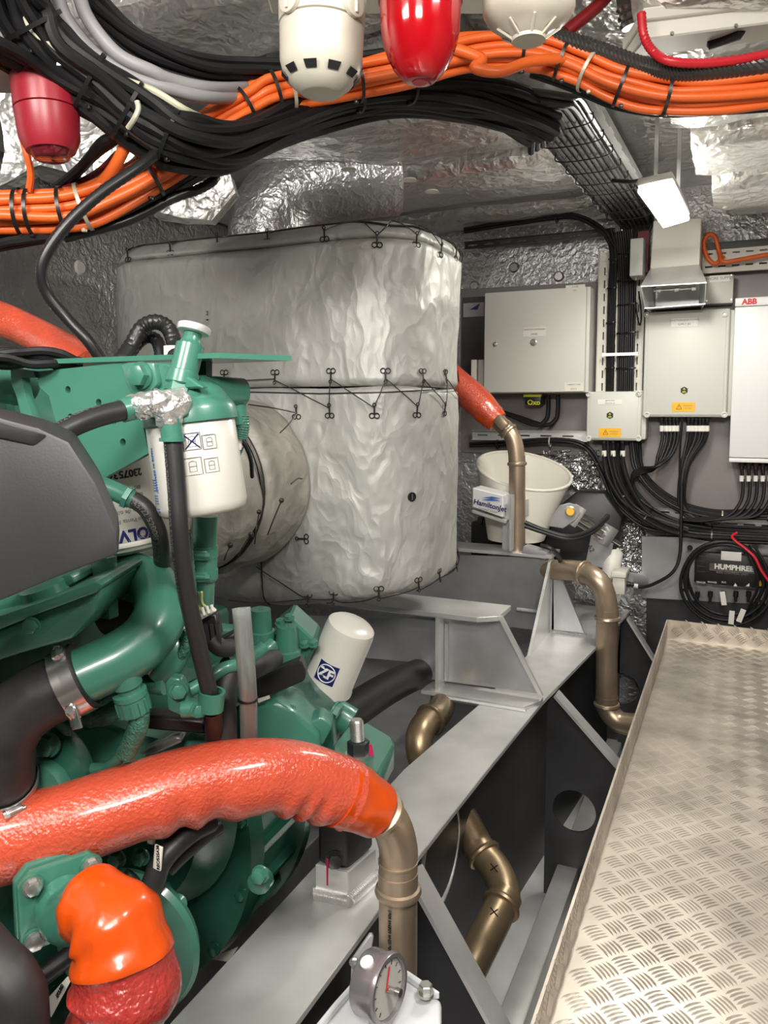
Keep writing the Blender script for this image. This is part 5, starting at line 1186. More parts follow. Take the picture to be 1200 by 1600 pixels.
# housing details seen under the red hose
for px, py in ((185, 1340), (222, 1337), (408, 1365), (165, 1312), (120, 1318)): bolt(eng, G(px, py, 0.985), (0.1, -1, 0), 0.010, 0.012)
obj('boss', lathe([(0, 0.018), (0.012, 0.016), (0.014, 0.010)], G(408, 1372, 1.0), (0.3, -1, 0), 20), 'green_dark', eng)
obj('boss', lathe([(0, 0.012), (0.02, 0.010), (0.021, 0.006), (0.010, 0.005)], G(280, 1410, 0.98), (0.2, -1, 0.1), 16), 'green', eng)
obj('inspection_disc', lathe([(0, 0.10), (0.012, 0.105), (0.02, 0.10)], G(205, 1465, 0.99), (0.25, -1, 0), 48), 'green', eng)
# --- green bracket plate carrying the filters
PYv = 0.73
pl = [(53, 581), (58, 586), (61, 604), (76, 618), (80, 632), (90, 668), (112, 712), (152, 753), (232, 708), (224, 668), (245, 640), (276, 566), (187, 567)]
hol = [circle(GY(x, y, PYv), 0.0048, 12, (1, 0, 0), (0, 0, 1)) for x, y in ((106, 609), (154, 629), (110, 652), (178, 657), (192, 691))]
fb = obj('filter_bracket', plate_holes([GY(x, y, PYv) for x, y in pl], (0, 0.008, 0), hol), 'green', eng, smooth=False)
for x, y in ((106, 609), (154, 629), (110, 652), (178, 657), (192, 691)): obj('bracket_nut', lathe([(0, 0.0045), (0, 0.008), (0.008, 0.008)], GY(x, y, PYv + 0.009), (0, 1, 0), 12), 'green', fb)
zt = GY(190, 565, PYv).z
obj('bracket_flange', prism([V((GY(22, 572, PYv).x, PYv - 0.004, zt)), V((GY(345, 556, PYv).x, PYv - 0.004, zt)), V((GY(400, 552, PYv).x, PYv + 0.075, zt)), V((GY(18, 560, PYv).x, PYv + 0.10, zt))], (0, 0, 0.006)), 'green', fb, smooth=False)
# hooked left leg of the bracket
obj('bracket_leg', prism([GY(x, y, PYv - 0.004) for x, y in ((16, 574), (52, 580), (56, 590), (34, 590), (40, 618), (48, 640), (60, 690), (52, 700), (36, 660), (26, 620), (18, 600))], (0, 0.012, 0)), 'green', fb, smooth=False)
obj('crossover_pipe', tube([GY(-240, 596, 0.77), GY(0, 602, 0.77), GY(30, 606, 0.78)], 0.026, 18), 'green', eng)
obj('rocker_cover', prism([GY(x, y, 0.85) for x, y in ((-260, 560), (16, 568), (16, 640), (30, 700), (40, 760), (-260, 760))], (0, 0.2, 0), 0.008), 'green', eng)
# boss with bolt and gusset on the bracket
o = obj('bracket_boss', prism([GY(x, y, PYv - 0.028) for x, y in ((188, 570), (198, 566), (240, 566), (246, 600), (236, 612), (205, 618), (196, 600))], (0, 0.030, 0), 0.003, 2), 'green', fb)
bolt(fb, GY(222, 587, PYv - 0.028), (0.05, -1, 0), 0.013, 0.014)
obj('bracket_gusset', prism([GY(x, y, PYv - 0.02) for x, y in ((236, 568), (262, 568), (318, 606), (250, 610))], (0, 0.012, 0), 0.002), 'green', fb)
obj('bracket_tail', prism([GY(x, y, PYv + 0.04) for x, y in ((308, 560), (322, 560), (322, 608), (300, 608))], (0, 0.012, 0)), 'green_dark', fb, smooth=False)

# --- fuel filter
FT = 0.93
ff = thing('fuel_filter', G(318, 810, FT), 'white spin-on fuel filter with printed pictograms under a green head', 'filter')
a, b = G(297, 655, FT), G(318, 800, FT); dn = (b - a).normalized(); R_ = U(68, FT)
HL = (b - a).length
obj('canister', lathe([(0, R_ * 0.97), (0.002, R_), (HL - 0.012, R_ * 1.03), (HL - 0.004, R_ * 0.985), (HL, R_ * 0.90), (HL + 0.002, R_ * 0.6)], a, dn, 56), 'filterw', ff)
obj('filter_head', lathe([(-0.034, R_ * 0.55), (-0.030, R_ * 0.80), (-0.018, R_ * 1.0), (-0.010, R_ * 1.07), (0.004, R_ * 1.08), (0.005, R_ * 0.98)], a, dn, 56), 'green', ff)
hb0, hb1 = G(258, 632, FT - 0.02), G(380, 612, FT + 0.05)
obj('head_body', add_tube(new(), smooth_path([hb0, (hb0 + hb1) / 2 + V((0, 0, 0.006)), hb1], 10), lambda f: 0.023 - 0.006 * f, 24), 'green', ff)
obj('head_shoulder', lathe([(0, 0.05), (0.012, 0.045), (0.03, 0.026)], a - dn * 0.020, -dn, 40), 'green', ff)
# primer pump
q0, q1 = G(283, 600, FT - 0.03), G(299, 532, FT - 0.02); pd = (q1 - q0).normalized()
obj('primer_pump', lathe([(-0.004, 0.014), (0, 0.0185), (0.014, 0.0185), (0.015, 0.0165), (0.047, 0.0165), (0.049, 0.013), (0.053, 0.011), (0.064, 0.010)], q0, pd, 28), 'green', ff)
obj('primer_nut', lathe([(-0.010, 0.018), (0.0, 0.018)], q0, pd, 6), 'green', ff)
obj('primer_knob', lathe([(0.0, 0.010), (0.001, 0.0185), (0.004, 0.0195), (0.008, 0.0195), (0.0095, 0.0175), (0.008, 0.012), (0.0095, 0.005)], q0 + pd * 0.062, pd, 36), 'alu', ff)
# drain connector on the right
obj('head_elbow', lathe([(0, 0.014), (0.05, 0.012)], hb1 - Rd * 0.010 + V((0, 0, 0.008)), V((0.05, 0, -1)), 18), 'green', ff)
obj('ribbed_sleeve', tube([G(376, 648, FT + 0.05), G(376, 668, FT + 0.05), G(373, 685, FT + 0.05)], 0.0105, 14, 10, rf=lambda i, j: 1 + 0.08 * (i % 2)), 'green_rough', ff)
obj('sensor_tip', rod(G(373, 684, FT + 0.05), G(371, 702, FT + 0.05), 0.005), 'plate', ff); obj('sensor_stem', rod(G(371, 700, FT + 0.05), G(369, 735, FT + 0.05), 0.005), 'green', ff)
tag(obj('sensor_wire', tube([G(374, 684, 0.985), G(385, 700, 1.02), G(392, 720, 1.06), G(394, 745, 1.1)], 0.003, 6), 'cable'), 'thin black wire behind the fuel filter sensor', 'wire')
# pictograms on the canister
for k, (px, py, sz, cross) in enumerate(((316, 687, 26, 1), (345, 687, 22, 0), (288, 688, 26, 1), (318, 724, 27, 0), (348, 722, 22, 0))):
    dirp = (G(px, py, FT) - Fd * 0.05) - a; cax = a + dn * dirp.dot(dn); ar = (G(px, py, FT) - Fd * 0.05 - cax).normalized()
    b0 = dn.cross(ar); up2 = -dn; s = U(sz, FT - R_) / 2
    def on(u, v):
        th = u / R_; return cax + up2 * v + (ar * math.cos(th) - b0 * math.sin(th) * -1) * (R_ * 1.022)
    bm = new()
    sq = [on(-s, -s), on(-s * 0.33, -s), on(s * 0.33, -s), on(s, -s), on(s, s), on(s * 0.33, s), on(-s * 0.33, s), on(-s, s)]
    add_tube(bm, sq, 0.0005, 4, closed=True)
    gl = [on(-s * 0.4, -s * 0.6), on(s * 0.4, -s * 0.6), on(s * 0.4, s * 0.5), on(0, s * 0.65), on(-s * 0.4, s * 0.5)]
    add_tube(bm, gl, 0.0004, 4, closed=True)
    add_tube(bm, [on(-s * 0.4, 0), on(s * 0.4, 0)], 0.0004, 4)
    obj('pictogram', bm, 'inkgrey', ff)
    if cross:
        bm = new()
        for sg in (-1, 1): add_tube(bm, [on(-s * 0.85 * sg, -s * 0.85), on(0, 0), on(s * 0.85 * sg, s * 0.85)], 0.0008, 4)
        obj('cross_mark', bm, 'inkblue', ff)
nv = -Fd - Rd * 0.75
text_round('lettering', 'MADE IN GERMANY', 0.006, a + dn * 0.055, dn, R_ * 1.018, -Fd - Rd * 1.2, 'inkblue2', ff, turn=True)
text_round('lettering', '||||| |||| ||', 0.012, a + dn * 0.085, dn, R_ * 1.022, -Fd - Rd * 1.45, 'inkblue2', ff, turn=True)

# --- second filter with inverted print
of = thing('oil_filter', G(195, 870, 1.02), 'white filter canister printed upside down behind the black hoses', 'filter')
a2, b2 = G(168, 705, 1.05), G(192, 856, 1.05); dn2 = (b2 - a2).normalized(); R2 = U(60, 1.05); L2 = (b2 - a2).length
obj('canister', lathe([(-0.03, R2), (L2 - 0.01, R2 * 1.02), (L2, R2 * 0.97), (L2 + 0.005, R2 * 0.8)], a2, dn2, 48), 'filterw', of)
obj('filter_seam', lathe([(L2 - 0.012, R2 * 1.02), (L2 - 0.010, R2 * 1.045), (L2 - 0.006, R2 * 1.045), (L2 - 0.004, R2 * 1.0)], a2, dn2, 48, cap=False), 'offwhite', of)
fa = -Fd + Rd * 0.55
def itext(s, size, h, m='ink', bold=0.0, side=0.55):
    text_round('lettering', s, size, a2 + dn2 * h, dn2, R2 * 1.005, -Fd + Rd * (side + 0.2), m, of, bold)
itext('23075366', 0.0135, 0.032, 'ink', 0.0004)
for k, s in enumerate(('filtre de huile', 'filtro de aceite', 'oil filter', 'filtro de olio')): itext(s, 0.008, 0.052 + 0.010 * k, 'inkgrey')
itext('Volvo Penta Parts', 0.008, 0.094, 'inkgrey'); itext('VOLVO', 0.021, 0.113, 'inkblue', 0.0010)

# --- fuel hoses and foil-wrapped union
uw = thing('wrapped_union', G(245, 650, 0.88), 'pipe union wrapped in crumpled silver foil tape in front of the filter head', 'union')
for nm, pts, r, k in (('wrap', [G(205, 638, 0.88), G(225, 634, 0.87), G(248, 632, 0.865)], 0.014, 1), ('wrap', [G(240, 630, 0.86), G(262, 632, 0.865), G(285, 628, 0.88)], 0.0165, 4), ('wrap', [G(250, 625, 0.855), G(262, 645, 0.86), G(266, 660, 0.87)], 0.0135, 8)):
    bm = tube(pts, r, 16, 8); displace(bm, 0.005, 90, k); obj(nm, bm, 'foil_tape', uw, sharp=60)
def printed_hose(name, pts, r, label, txt, side, m='hose', sub=12):
    P = smooth_path(pts, sub); o = tag(obj(name, add_tube(new(), P, r, 16), m), label, 'hose')
    # lettering strip following the hose
    bm = new(); T, X, Y = frames(P)
    seglen = [0]
    for i in range(1, len(P)): seglen.append(seglen[-1] + (P[i] - P[i - 1]).length)
    L = seglen[-1]; s = r * 0.85
    tm = text_mesh(txt * max(1, int(L / (len(txt) * s * 0.55))), s, 'LEFT', 0.0002, 0.0001)
    sd = V(side)
    for v in tm.verts:
        h = min(max(v.co.x, 0), L * 0.999); i = max(k for k in range(len(P)) if seglen[k] <= h); i = min(i, len(P) - 2)
        f = (h - seglen[i]) / max(1e-6, seglen[i + 1] - seglen[i]); c = P[i].lerp(P[i + 1], f); t_ = (P[i + 1] - P[i]).normalized()
        n_ = (sd - t_ * sd.dot(t_)).normalized(); e_ = t_.cross(n_); th = v.co.y / r
        v.co = c + (n_ * math.cos(th) - e_ * math.sin(th)) * (r + 0.0004)
    bad = [f for f in tm.faces if max((e.calc_length() for e in f.edges), default=0) > s * 2]
    if bad: bmesh.ops.delete(tm, geom=bad, context='FACES')
    if tm.faces: obj('printed_line', tm, 'inkgrey', o, smooth=False)
    else: tm.free()
    return o
TX = '21/43/22 520085  '
printed_hose('fuel_hose', [G(70, 690, 0.79), G(110, 668, 0.81), G(150, 652, 0.835), G(196, 640, 0.865)], 0.0115, 'black fuel hose running from the charcoal cover to the wrapped union', '29-51/29 LERHES  ', (-0.1, -1, 0.6))
obj('hose_ferrule', rod(G(190, 642, 0.862), G(208, 637, 0.872), 0.0135, 18), 'green', eng); obj('hose_ferrule', rod(G(266, 655, 0.865), G(270, 688, 0.865), 0.0125, 18), 'green', eng)
obj('hose_ferrule', lathe([(0, 0.0145), (0.004, 0.0145)], G(269, 684, 0.865), (0, 0, -1), 18), 'green', eng)
printed_hose('fuel_hose', [G(270, 686, 0.865), G(276, 760, 0.862), G(281, 840, 0.86), (G(291, 920, 0.875)), G(308, 1000, 0.90), G(328, 1085, 0.93)], 0.0105, 'long black printed fuel hose hanging down in front of the fuel filter', TX, (-0.5, -1, 0))
printed_hose('fuel_hose', [G(331, 1108, 0.945), G(334, 1135, 0.97), G(337, 1200, 1.03)], 0.0120, 'short black printed hose below the green P-clip', TX, (-0.5, -1, 0))
printed_hose('fuel_hose', [G(205, 778, 0.93), G(228, 795, 0.925), G(245, 825, 0.93), G(251, 850, 0.96), G(253, 880, 1.01), G(260, 930, 1.10)], 0.0105, 'black hose curving down beside the inverted print filter', TX, (0.4, -1, 0))
obj('hose_ferrule', tube([G(152, 757, 0.92), G(180, 768, 0.925), G(206, 780, 0.93)], 0.0120, 16), 'green', eng); obj('hose_ferrule', lathe([(0, 0.0145), (0.006, 0.0145)], G(196, 775, 0.928), Rd * 0.8 + V((0, 0, -0.4)), 6), 'green', eng); obj('hose_collar', lathe([(0, 0.0115), (0.006, 0.0115)], G(204, 779, 0.93), Rd * 0.8 + V((0, 0, -0.4)), 16), 'steel', eng)
# --- green pipe with clamps below the filter
obj('fuel_pipe', tube([G(322, 806, 1.0), G(320, 850, 1.0), G(318, 900, 1.0), G(316, 945, 1.01)], 0.0155, 20), 'green', eng)
for py in (863, 896): 
    c = G(319, py, 1.0); clamp(eng, c, (0.03, 0, 1), 0.0165, 0.013, (0.5, -1, 0), 'green')
obj('pipe_sleeve', rod(G(319, 852, 1.0), G(318, 906, 1.0), 0.0175, 20), 'green', eng)
obj('wire_sleeve', tube([G(292, 830, 0.94), G(296, 880, 0.95), G(300, 925, 0.96)], 0.006, 10, 10, rf=lambda i, j: 1 + 0.12 * (i % 2)), 'green_rough', eng)
# --- corrugated loops behind the bracket
for k, pts in enumerate((((188, 565, 1.0), (205, 540, 1.02), (222, 512, 1.03), (243, 503, 1.03), (262, 512, 1.03), (272, 535, 1.02), (274, 560, 1.0)), ((196, 565, 1.04), (212, 540, 1.05), (228, 527, 1.06), (243, 530, 1.06), (250, 545, 1.05), (252, 565, 1.04)))):
    tag(obj('corrugated_conduit', tube(path(*pts), 0.0095 if k == 0 else 0.008, 12, 7, rf=lambda i, j: 1 + 0.14 * (i % 2)), 'conduit'), ('larger' if k == 0 else 'smaller') + ' corrugated black conduit loop above the green bracket', 'conduit', 'conduit loops above the bracket')
tag(obj('conduit_tag', lathe([(-0.006, 0.0115), (0.006, 0.0115)], G(270, 548, 1.01), (0, 0, 1), 14), 'paper'), 'small white tag round the corrugated loop', 'tag')
bundle(path((-250, 570, 0.97), (-60, 568, 0.98), (0, 566, 0.98), (40, 566, 0.99), (80, 568, 1.0), (110, 574, 1.02)), [(0.011 * (k % 3 - 1), 0.011 * (k // 3)) for k in range(6)], 0.006, 'cable', 'engine_loom_cable', 'black loom cable lying on top of the green bracket', 'cable', 'loom on the green bracket', sub=6, wob=1.2)
tag(obj('engine_loom', tube(path((-250, 546, 0.99), (-60, 550, 1.0), (0, 552, 1.0), (30, 556, 1.0), (70, 562, 1.0), (125, 570, 1.03)), 0.011, 10), 'hose'), 'thick taped engine loom at the left edge above the bracket', 'loom')
rh0 = tag(obj('insulated_hose', tube(path((-240, 395, 1.62), (-60, 470, 1.48), (0, 497, 1.42), (50, 520, 1.40), (95, 545, 1.36), (140, 575, 1.30)), 0.031, 24, rf=lambda i, j: 1 + 0.05 * noise.noise(V((i * 0.3, j * 0.5, 1)))), 'redhose'), 'red insulated hose sloping behind the green bracket', 'hose')
# --- charcoal cover
cv = thing('engine_cover', G(90, 900, 0.7), 'matte charcoal plastic engine cover at the left edge', 'cover')
ct = 0.70
outl = [(-200, 622), (0, 652), (60, 668), (108, 690), (150, 755), (183, 832), (186, 866), (90, 902), (0, 940), (-200, 1015)]
bm = prism([G(x, y, ct) for x, y in outl], Fd * 0.07 + V((-0.03, 0, 0.006)), 0.004, 2); obj('cover_shell', bm, 'cover', cv)
obj('cover_top', prism([G(-198, 622, ct + 0.02), G(0, 648, ct + 0.02), G(60, 664, ct + 0.02), G(106, 688, ct + 0.012), G(60, 676, ct - 0.006), G(0, 664, ct - 0.006), G(-198, 640, ct - 0.006)], V((-0.01, 0, -0.012)), 0.003, 2), 'cover', cv)
# --- coolant tank / housing under the cover
tk = obj('coolant_housing', prism([G(x, y, 0.86) for x, y in ((-240, 1050), (0, 985), (90, 945), (152, 918), (157, 928), (146, 960), (112, 1000), (40, 1020), (-240, 1110))], Fd * 0.14, 0.006, 2), 'green', eng)
obj('housing_rim', prism([G(x, y, 0.85) for x, y in ((-240, 1025), (0, 962), (70, 938), (150, 908), (160, 914), (152, 926), (70, 956), (0, 984), (-240, 1050))], Fd * 0.15, 0.003, 2), 'green', eng)
obj('housing_top', prism([G(x, y, 0.90) for x, y in ((-240, 985), (0, 935), (40, 918), (110, 895), (118, 912), (60, 940), (0, 965), (-240, 1020))], Fd * 0.12, 0.006, 2), 'green', eng)
obj('housing_boss', lathe([(0, 0.03), (0.012, 0.03), (0.016, 0.024)], G(75, 925, 0.91), (-0.2, -0.3, 1), 28), 'green', eng)
bolt(eng, G(48, 930, 0.9), (-0.1, -0.2, 1), 0.008, 0.009); bolt(eng, G(50, 978, 0.85), -Fd, 0.008, 0.009)
obj('support_post', bb(G(150, 870, 0.95) + V((-0.008, 0, 0)), G(168, 966, 0.95) + V((0.008, 0.012, 0)), 0.002), 'green', eng)
# --- big green coolant elbow with rubber hose
gp = smooth_path(path((110, 892, 1.07), (165, 897, 1.06), (215, 903, 1.03), (244, 923, 1.00), (250, 958, 0.96), (230, 997, 0.93), (190, 1027, 0.91), (150, 1047, 0.897), (108, 1066, 0.885)), 8)
obj('coolant_pipe', add_tube(new(), gp, 0.0335, 32), 'green', eng)
rp = smooth_path(path((132, 1055, 0.89), (100, 1071, 0.884), (60, 1090, 0.875), (25, 1118, 0.868), (2, 1160, 0.865), (0, 1205, 0.870), (2, 1250, 0.90), (4, 1340, 0.96)), 8)
rb = tag(obj('rubber_hose', add_tube(new(), rp, lambda f: 0.0385 + (0.002 if f < 0.12 else 0), 28, rf=lambda i, j: 1 + 0.03 * noise.noise(V((i * 0.15, j * 0.4, 2)))), 'rubber'), 'thick black rubber coolant elbow clamped to the green pipe', 'hose')
d1 = (rp[6] - rp[2]).normalized()
clamp(rb, rp[3], d1, 0.0410, 0.014, V((0.2, -0.3, 1))); clamp(rb, rp[7], (rp[9] - rp[5]).normalized(), 0.0405, 0.012, V((0.6, -0.6, -0.6)))
clamp(rb, rp[-14], (rp[-12] - rp[-16]).normalized(), 0.0405, 0.012, V((0.9, -0.4, 0)))
obj('clamp_tongue', box(G(115, 1118, 0.852), (0.016, 0.003, 0.032), Matrix.Rotation(-0.35, 3, 'Y'), 0.001), 'steel', rb)
# second return bend behind
obj('return_pipe', tube(path((270, 985, 1.02), (272, 1010, 1.0), (262, 1035, 0.99), (245, 1052, 0.99)), 0.022, 20), 'green', eng)
obj('rubber_joint', tube(path((250, 985, 1.03), (228, 1030, 1.01), (215, 1050, 1.0)), 0.026, 20), 'rubber', eng)
c = G(234, 1032, 0.995); obj('joint_clamp', band(c, V((-0.3, 0, -1)), 0.0275, 0.010), 'steel', eng)
tag(obj('dark_gap_filler', tube(path((160, 955, 1.10), (200, 945, 1.10), (250, 960, 1.10), (262, 1000, 1.08)), 0.036, 20), 'rubber'), 'added black tube standing in for the shaded gap inside the green coolant pipe bend', 'hose')  # black tube added so the gap inside the bend stays dark
# drain valve under the elbow
v0, v1 = G(192, 1045, 0.90), G(212, 1115, 0.91); vd = (v1 - v0).normalized(); VL = (v1 - v0).length
obj('drain_stub', lathe([(-0.01, 0.019), (VL * 0.35, 0.018), (VL * 0.4, 0.014), (VL * 0.5, 0.014)], v0, vd, 24), 'green', eng)
bm = new(); n = 24
for k in range(n):
    pass
bm.free()
bm = lathe([(VL * 0.48, 0.016), (VL * 0.5, 0.0205), (VL * 0.6, 0.0205), (VL * 0.62, 0.019), (VL * 0.95, 0.0185), (VL, 0.015)], v0, vd, 24); obj('drain_nut', bm, 'green', eng)
fx, fy, _ = frame(vd)
for k in range(14):
    a_ = 2 * math.pi * k / 14; d = fx * math.cos(a_) + fy * math.sin(a_); rot = Matrix((d.cross(vd), vd, d)).transposed()
    obj('nut_rib', box(v0 + vd * (VL * 0.8) + d * 0.019, (0.003, VL * 0.28, 0.003), rot), 'green', eng, smooth=False)
obj('drain_hose', tube(path((218, 1112, 0.91), (216, 1135, 0.91), (206, 1158, 0.915), (196, 1178, 0.92)), 0.0125, 14), 'green_rough', eng)
obj('drain_tube', tube(path((198, 1172, 0.92), (178, 1192, 0.93), (162, 1200, 0.94), (130, 1200, 0.95), (112, 1185, 0.95), (104, 1160, 0.95), (100, 1140, 0.95), (85, 1125, 0.95)), 0.0075, 12), 'green', eng)
obj('drain_sleeve', tube(path((118, 1192, 0.949), (110, 1178, 0.949), (104, 1155, 0.949)), 0.0088, 12), 'green_rough', eng)
obj('loom_pipe', tube(path((30, 1165, 0.98), (60, 1140, 0.97), (100, 1120, 0.97), (150, 1122, 0.97), (190, 1105, 0.98), (215, 1085, 1.0)), 0.0105, 14), 'green', eng)
for pts in (((35, 1160, 0.975), (55, 1142, 0.967), (75, 1130, 0.966)), ((140, 1122, 0.966), (165, 1118, 0.966), (185, 1106, 0.973)), ((120, 1105, 0.97), (145, 1090, 0.98), (170, 1080, 1.0))): obj('loom_sleeve', tube(path(*pts), 0.0125, 14), 'green_rough', eng)
obj('breather_pipe', tube(path((296, 985, 0.985), (290, 1010, 0.985), (272, 1032, 0.985), (250, 1048, 0.985), (236, 1055, 0.985)), 0.0085, 14), 'green_rough', eng)
obj('cross_pipe', tube(path((150, 1062, 1.0), (200, 1068, 0.99), (258, 1072, 0.975)), 0.0115, 16), 'green', eng)
obj('cross_pipe', tube(path((295, 1080, 0.98), (320, 1065, 0.99), (350, 1045, 1.0), (380, 1035, 1.02), (412, 1012, 1.05)), 0.009, 14), 'green', eng)
bolt(eng, G(78, 1163, 0.93), (0.3, -1, 0.1), 0.012, 0.016)
# bolted clip block
cb = prism([G(x, y, 0.93) for x, y in ((257, 1068), (266, 1058), (282, 1060), (292, 1078), (296, 1098), (308, 1100), (310, 1116), (290, 1122), (262, 1110))], Fd * 0.018, 0.003, 2); obj('clip_block', cb, 'green', eng)
bolt(eng, G(279, 1078, 0.928), -Fd + Rd * 0.3, 0.0095, 0.010); bolt(eng, G(310, 1108, 0.925), -Fd + Rd * 0.5, 0.0085, 0.010)
obj('clip_arm', rod(G(285, 1108, 0.93), G(318, 1106, 0.93), 0.011, 14), 'green', eng)
obj('p_clip', lathe([(-0.012, 0.0125), (-0.012, 0.0165), (0.012, 0.0165), (0.012, 0.0125)], G(330, 1094, 0.93), V((0.15, 0, 1)), 24, cap=False), 'green', eng)
# starter cover edges and dark brackets in the gap
obj('black_strap', prism([G(x, y, 0.98) for x, y in ((228, 1118), (318, 1126), (322, 1148), (228, 1140))], Fd * 0.03, 0.003), 'black', eng)
obj('rear_casting', prism([G(x, y, 1.03) for x, y in ((100, 1140), (160, 1130), (215, 1150), (280, 1165), (290, 1150), (330, 1150), (330, 1215), (120, 1235))], Fd * 0.05, 0.006), 'green', eng)
obj('casting_web', prism([G(x, y, 1.0) for x, y in ((215, 1180), (272, 1150), (285, 1152), (285, 1160), (240, 1180))], Fd * 0.03, 0.003), 'zinc', eng)
obj('pulley_guard', lathe([(0, 0.07), (0.01, 0.075), (0.03, 0.075)], G(75, 1210, 0.97), (0.2, -1, 0.1), 40), 'green_dark', eng)
obj('pulley_guard', lathe([(0, 0.04), (0.01, 0.046), (0.03, 0.046)], G(72, 1235, 0.94), (0.2, -1, 0.1), 40), 'green', eng)
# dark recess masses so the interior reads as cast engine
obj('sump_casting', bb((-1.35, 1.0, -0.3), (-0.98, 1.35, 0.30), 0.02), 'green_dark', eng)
# --- connector cluster and loom
lk = thing('connector_cluster', G(330, 1010, 1.0), 'cluster of black and cream wiring connectors beside the clear hose', 'connector')
obj('connector_body', prism([G(x, y, 1.0) for x, y in ((306, 965), (338, 958), (345, 995), (316, 1005))], Fd * 0.02, 0.003), 'black', lk)
for k in range(3): obj('connector_lever', prism([G(318 + k * 9, 975, 0.995), G(324 + k * 9, 974, 0.995), G(330 + k * 8, 1010, 0.99), G(324 + k * 8, 1012, 0.99)], Fd * 0.008), 'black', lk, smooth=False)
obj('connector_comb', prism([G(x, y, 0.985) for x, y in ((307, 964), (332, 951), (337, 956), (312, 970))], Fd * 0.010, 0.001), 'offwhite', lk, smooth=False)
for k in range(4): obj('connector_pin', rod(G(312 + k * 7, 964 - k * 3, 0.98), G(309 + k * 7, 951 - k * 2, 0.98), 0.0022, 8), 'offwhite', lk)
for k in range(4): obj('connector_wire', tube(path((309 + k * 5, 955 - k * 2, 0.985), (304 + k * 4, 942, 0.98), (300 + k * 5, 925, 0.97)), 0.0016, 6), 'wirew' if k % 2 else 'green', lk)
obj('connector_boot', tube(path((330, 1000, 1.0), (345, 1012, 1.0), (362, 1012, 1.01)), 0.012, 12), 'rubber', lk)
tag(obj('wiring_tray', prism([G(x, y, 1.04) for x, y in ((335, 1005), (372, 985), (376, 1010), (345, 1030))], Fd * 0.03, 0.003), 'black'), 'black plastic wiring tray beside the connectors', 'tray')
tag(obj('loom_hose', tube(path((360, 1040, 1.02), (352, 1075, 1.0), (352, 1110, 0.99), (354, 1170, 0.99)), 0.015, 12), 'rubber'), 'fabric covered black hose behind the clear hose', 'hose')
tag(obj('loom_hose', tube(path((350, 1042, 1.06), (380, 1048, 1.08), (405, 1040, 1.12), (428, 1030, 1.2)), 0.016, 12), 'rubber'), 'fabric covered black hose leading to the gearbox valve block', 'hose')
# --- clear hose
cp = smooth_path(path((377, 950, 0.955), (381, 1000, 0.95), (385, 1050, 0.955), (388, 1100, 0.98), (390, 1200, 1.05)), 6)
bm = new(); add_tube(bm, cp, 0.0118, 20, cap=False); add_tube(bm, cp[::-1], 0.0095, 20, cap=False)
ch = tag(obj('clear_hose', bm, 'clear'), 'clear plastic hose standing open ended beside the gearbox', 'hose')
obj('hose_tie', band(G(387, 1092, 0.975), (0.03, 0, 1), 0.0122, 0.004), 'tie', ch)
# ================================================================== gearbox
gb = thing('marine_gearbox', G(440, 1180, 1.35), 'green reversing gearbox with valve block behind the red hose', 'gearbox')
obj('gear_case', prism([G(x, y, 1.30) for x, y in ((335, 1075), (440, 1062), (475, 1090), (520, 1130), (525, 1200), (500, 1260), (340, 1260))], Fd * 0.22, 0.012, 2), 'green_dark', gb)
obj('gear_case', prism([G(x, y, 1.22) for x, y in ((375, 1110), (430, 1095), (460, 1112), (500, 1150), (500, 1230), (375, 1230))], Fd * 0.10, 0.008, 2), 'green', gb)
obj('top_cover', prism([G(x, y, 1.24) for x, y in ((420, 1120), (450, 1100), (465, 1110), (462, 1125), (480, 1130), (500, 1120), (520, 1135), (505, 1165), (430, 1165))], Fd * 0.05, 0.005, 2), 'green', gb)
for px, py in ((447, 1112), (455, 1110), (430, 1135)): bolt(gb, G(px, py, 1.235), V((0, -0.5, 1)), 0.007, 0.008)
obj('valve_block', prism([G(x, y, 1.38) for x, y in ((425, 985), (452, 964), (492, 1000), (496, 1012), (480, 1030), (450, 1018), (428, 1008))], Fd * 0.10, 0.004), 'green', gb, smooth=False)
for px, py in ((438, 974), (452, 967), (437, 988), (476, 1009), (490, 1008), (468, 1028)): bolt(gb, G(px, py, 1.37), V((0, -0.3, 1)), 0.008, 0.009)
for px, py, h in ((448, 1015, 0.045), (407, 985, 0.040)):
    p = G(px, py, 1.36); obj('solenoid', lathe([(-0.02, 0.026), (0.0, 0.026), (0.002, 0.022), (h, 0.018), (h, 0.004), (h - 0.003, 0.003)], p, V((0.05, -0.05, 1)), 24), 'green', gb)
obj('solenoid_base', prism([G(x, y, 1.37) for x, y in ((432, 1020), (468, 1022), (470, 1032), (440, 1034))], Fd * 0.06, 0.003), 'green', gb)
obj('oil_pipe', tube(path((340, 985, 1.4), (380, 990, 1.4), (410, 1005, 1.36), (430, 1015, 1.34)), 0.014, 16), 'green', gb)
obj('oil_pipe', tube(path((395, 1022, 1.28), (415, 1016, 1.28), (427, 1006, 1.29)), 0.013, 16), 'green', gb)
obj('mount_arm', prism([G(x, y, 1.22) for x, y in ((400, 1060), (470, 1032), (478, 1050), (476, 1064), (404, 1096), (396, 1085))], Fd * 0.03, 0.003), 'black', gb, smooth=False)
obj('arm_label', prism([G(x, y, 1.215) for x, y in ((402, 1092), (421, 1086), (422, 1091), (404, 1098))], -Fd * 0.001), 'paper', gb, smooth=False)
obj('filter_manifold', lathe([(0, 0.036), (0.03, 0.036), (0.04, 0.028), (0.09, 0.028)], G(485, 1090, 1.42), Rd * 0.85 - V((0, 0, 0.45)) - Fd * 0.2, 24), 'green', gb)
bolt(gb, G(521, 1108, 1.36), Rd * 0.85 - V((0, 0, 0.4)) - Fd * 0.3, 0.014, 0.014)
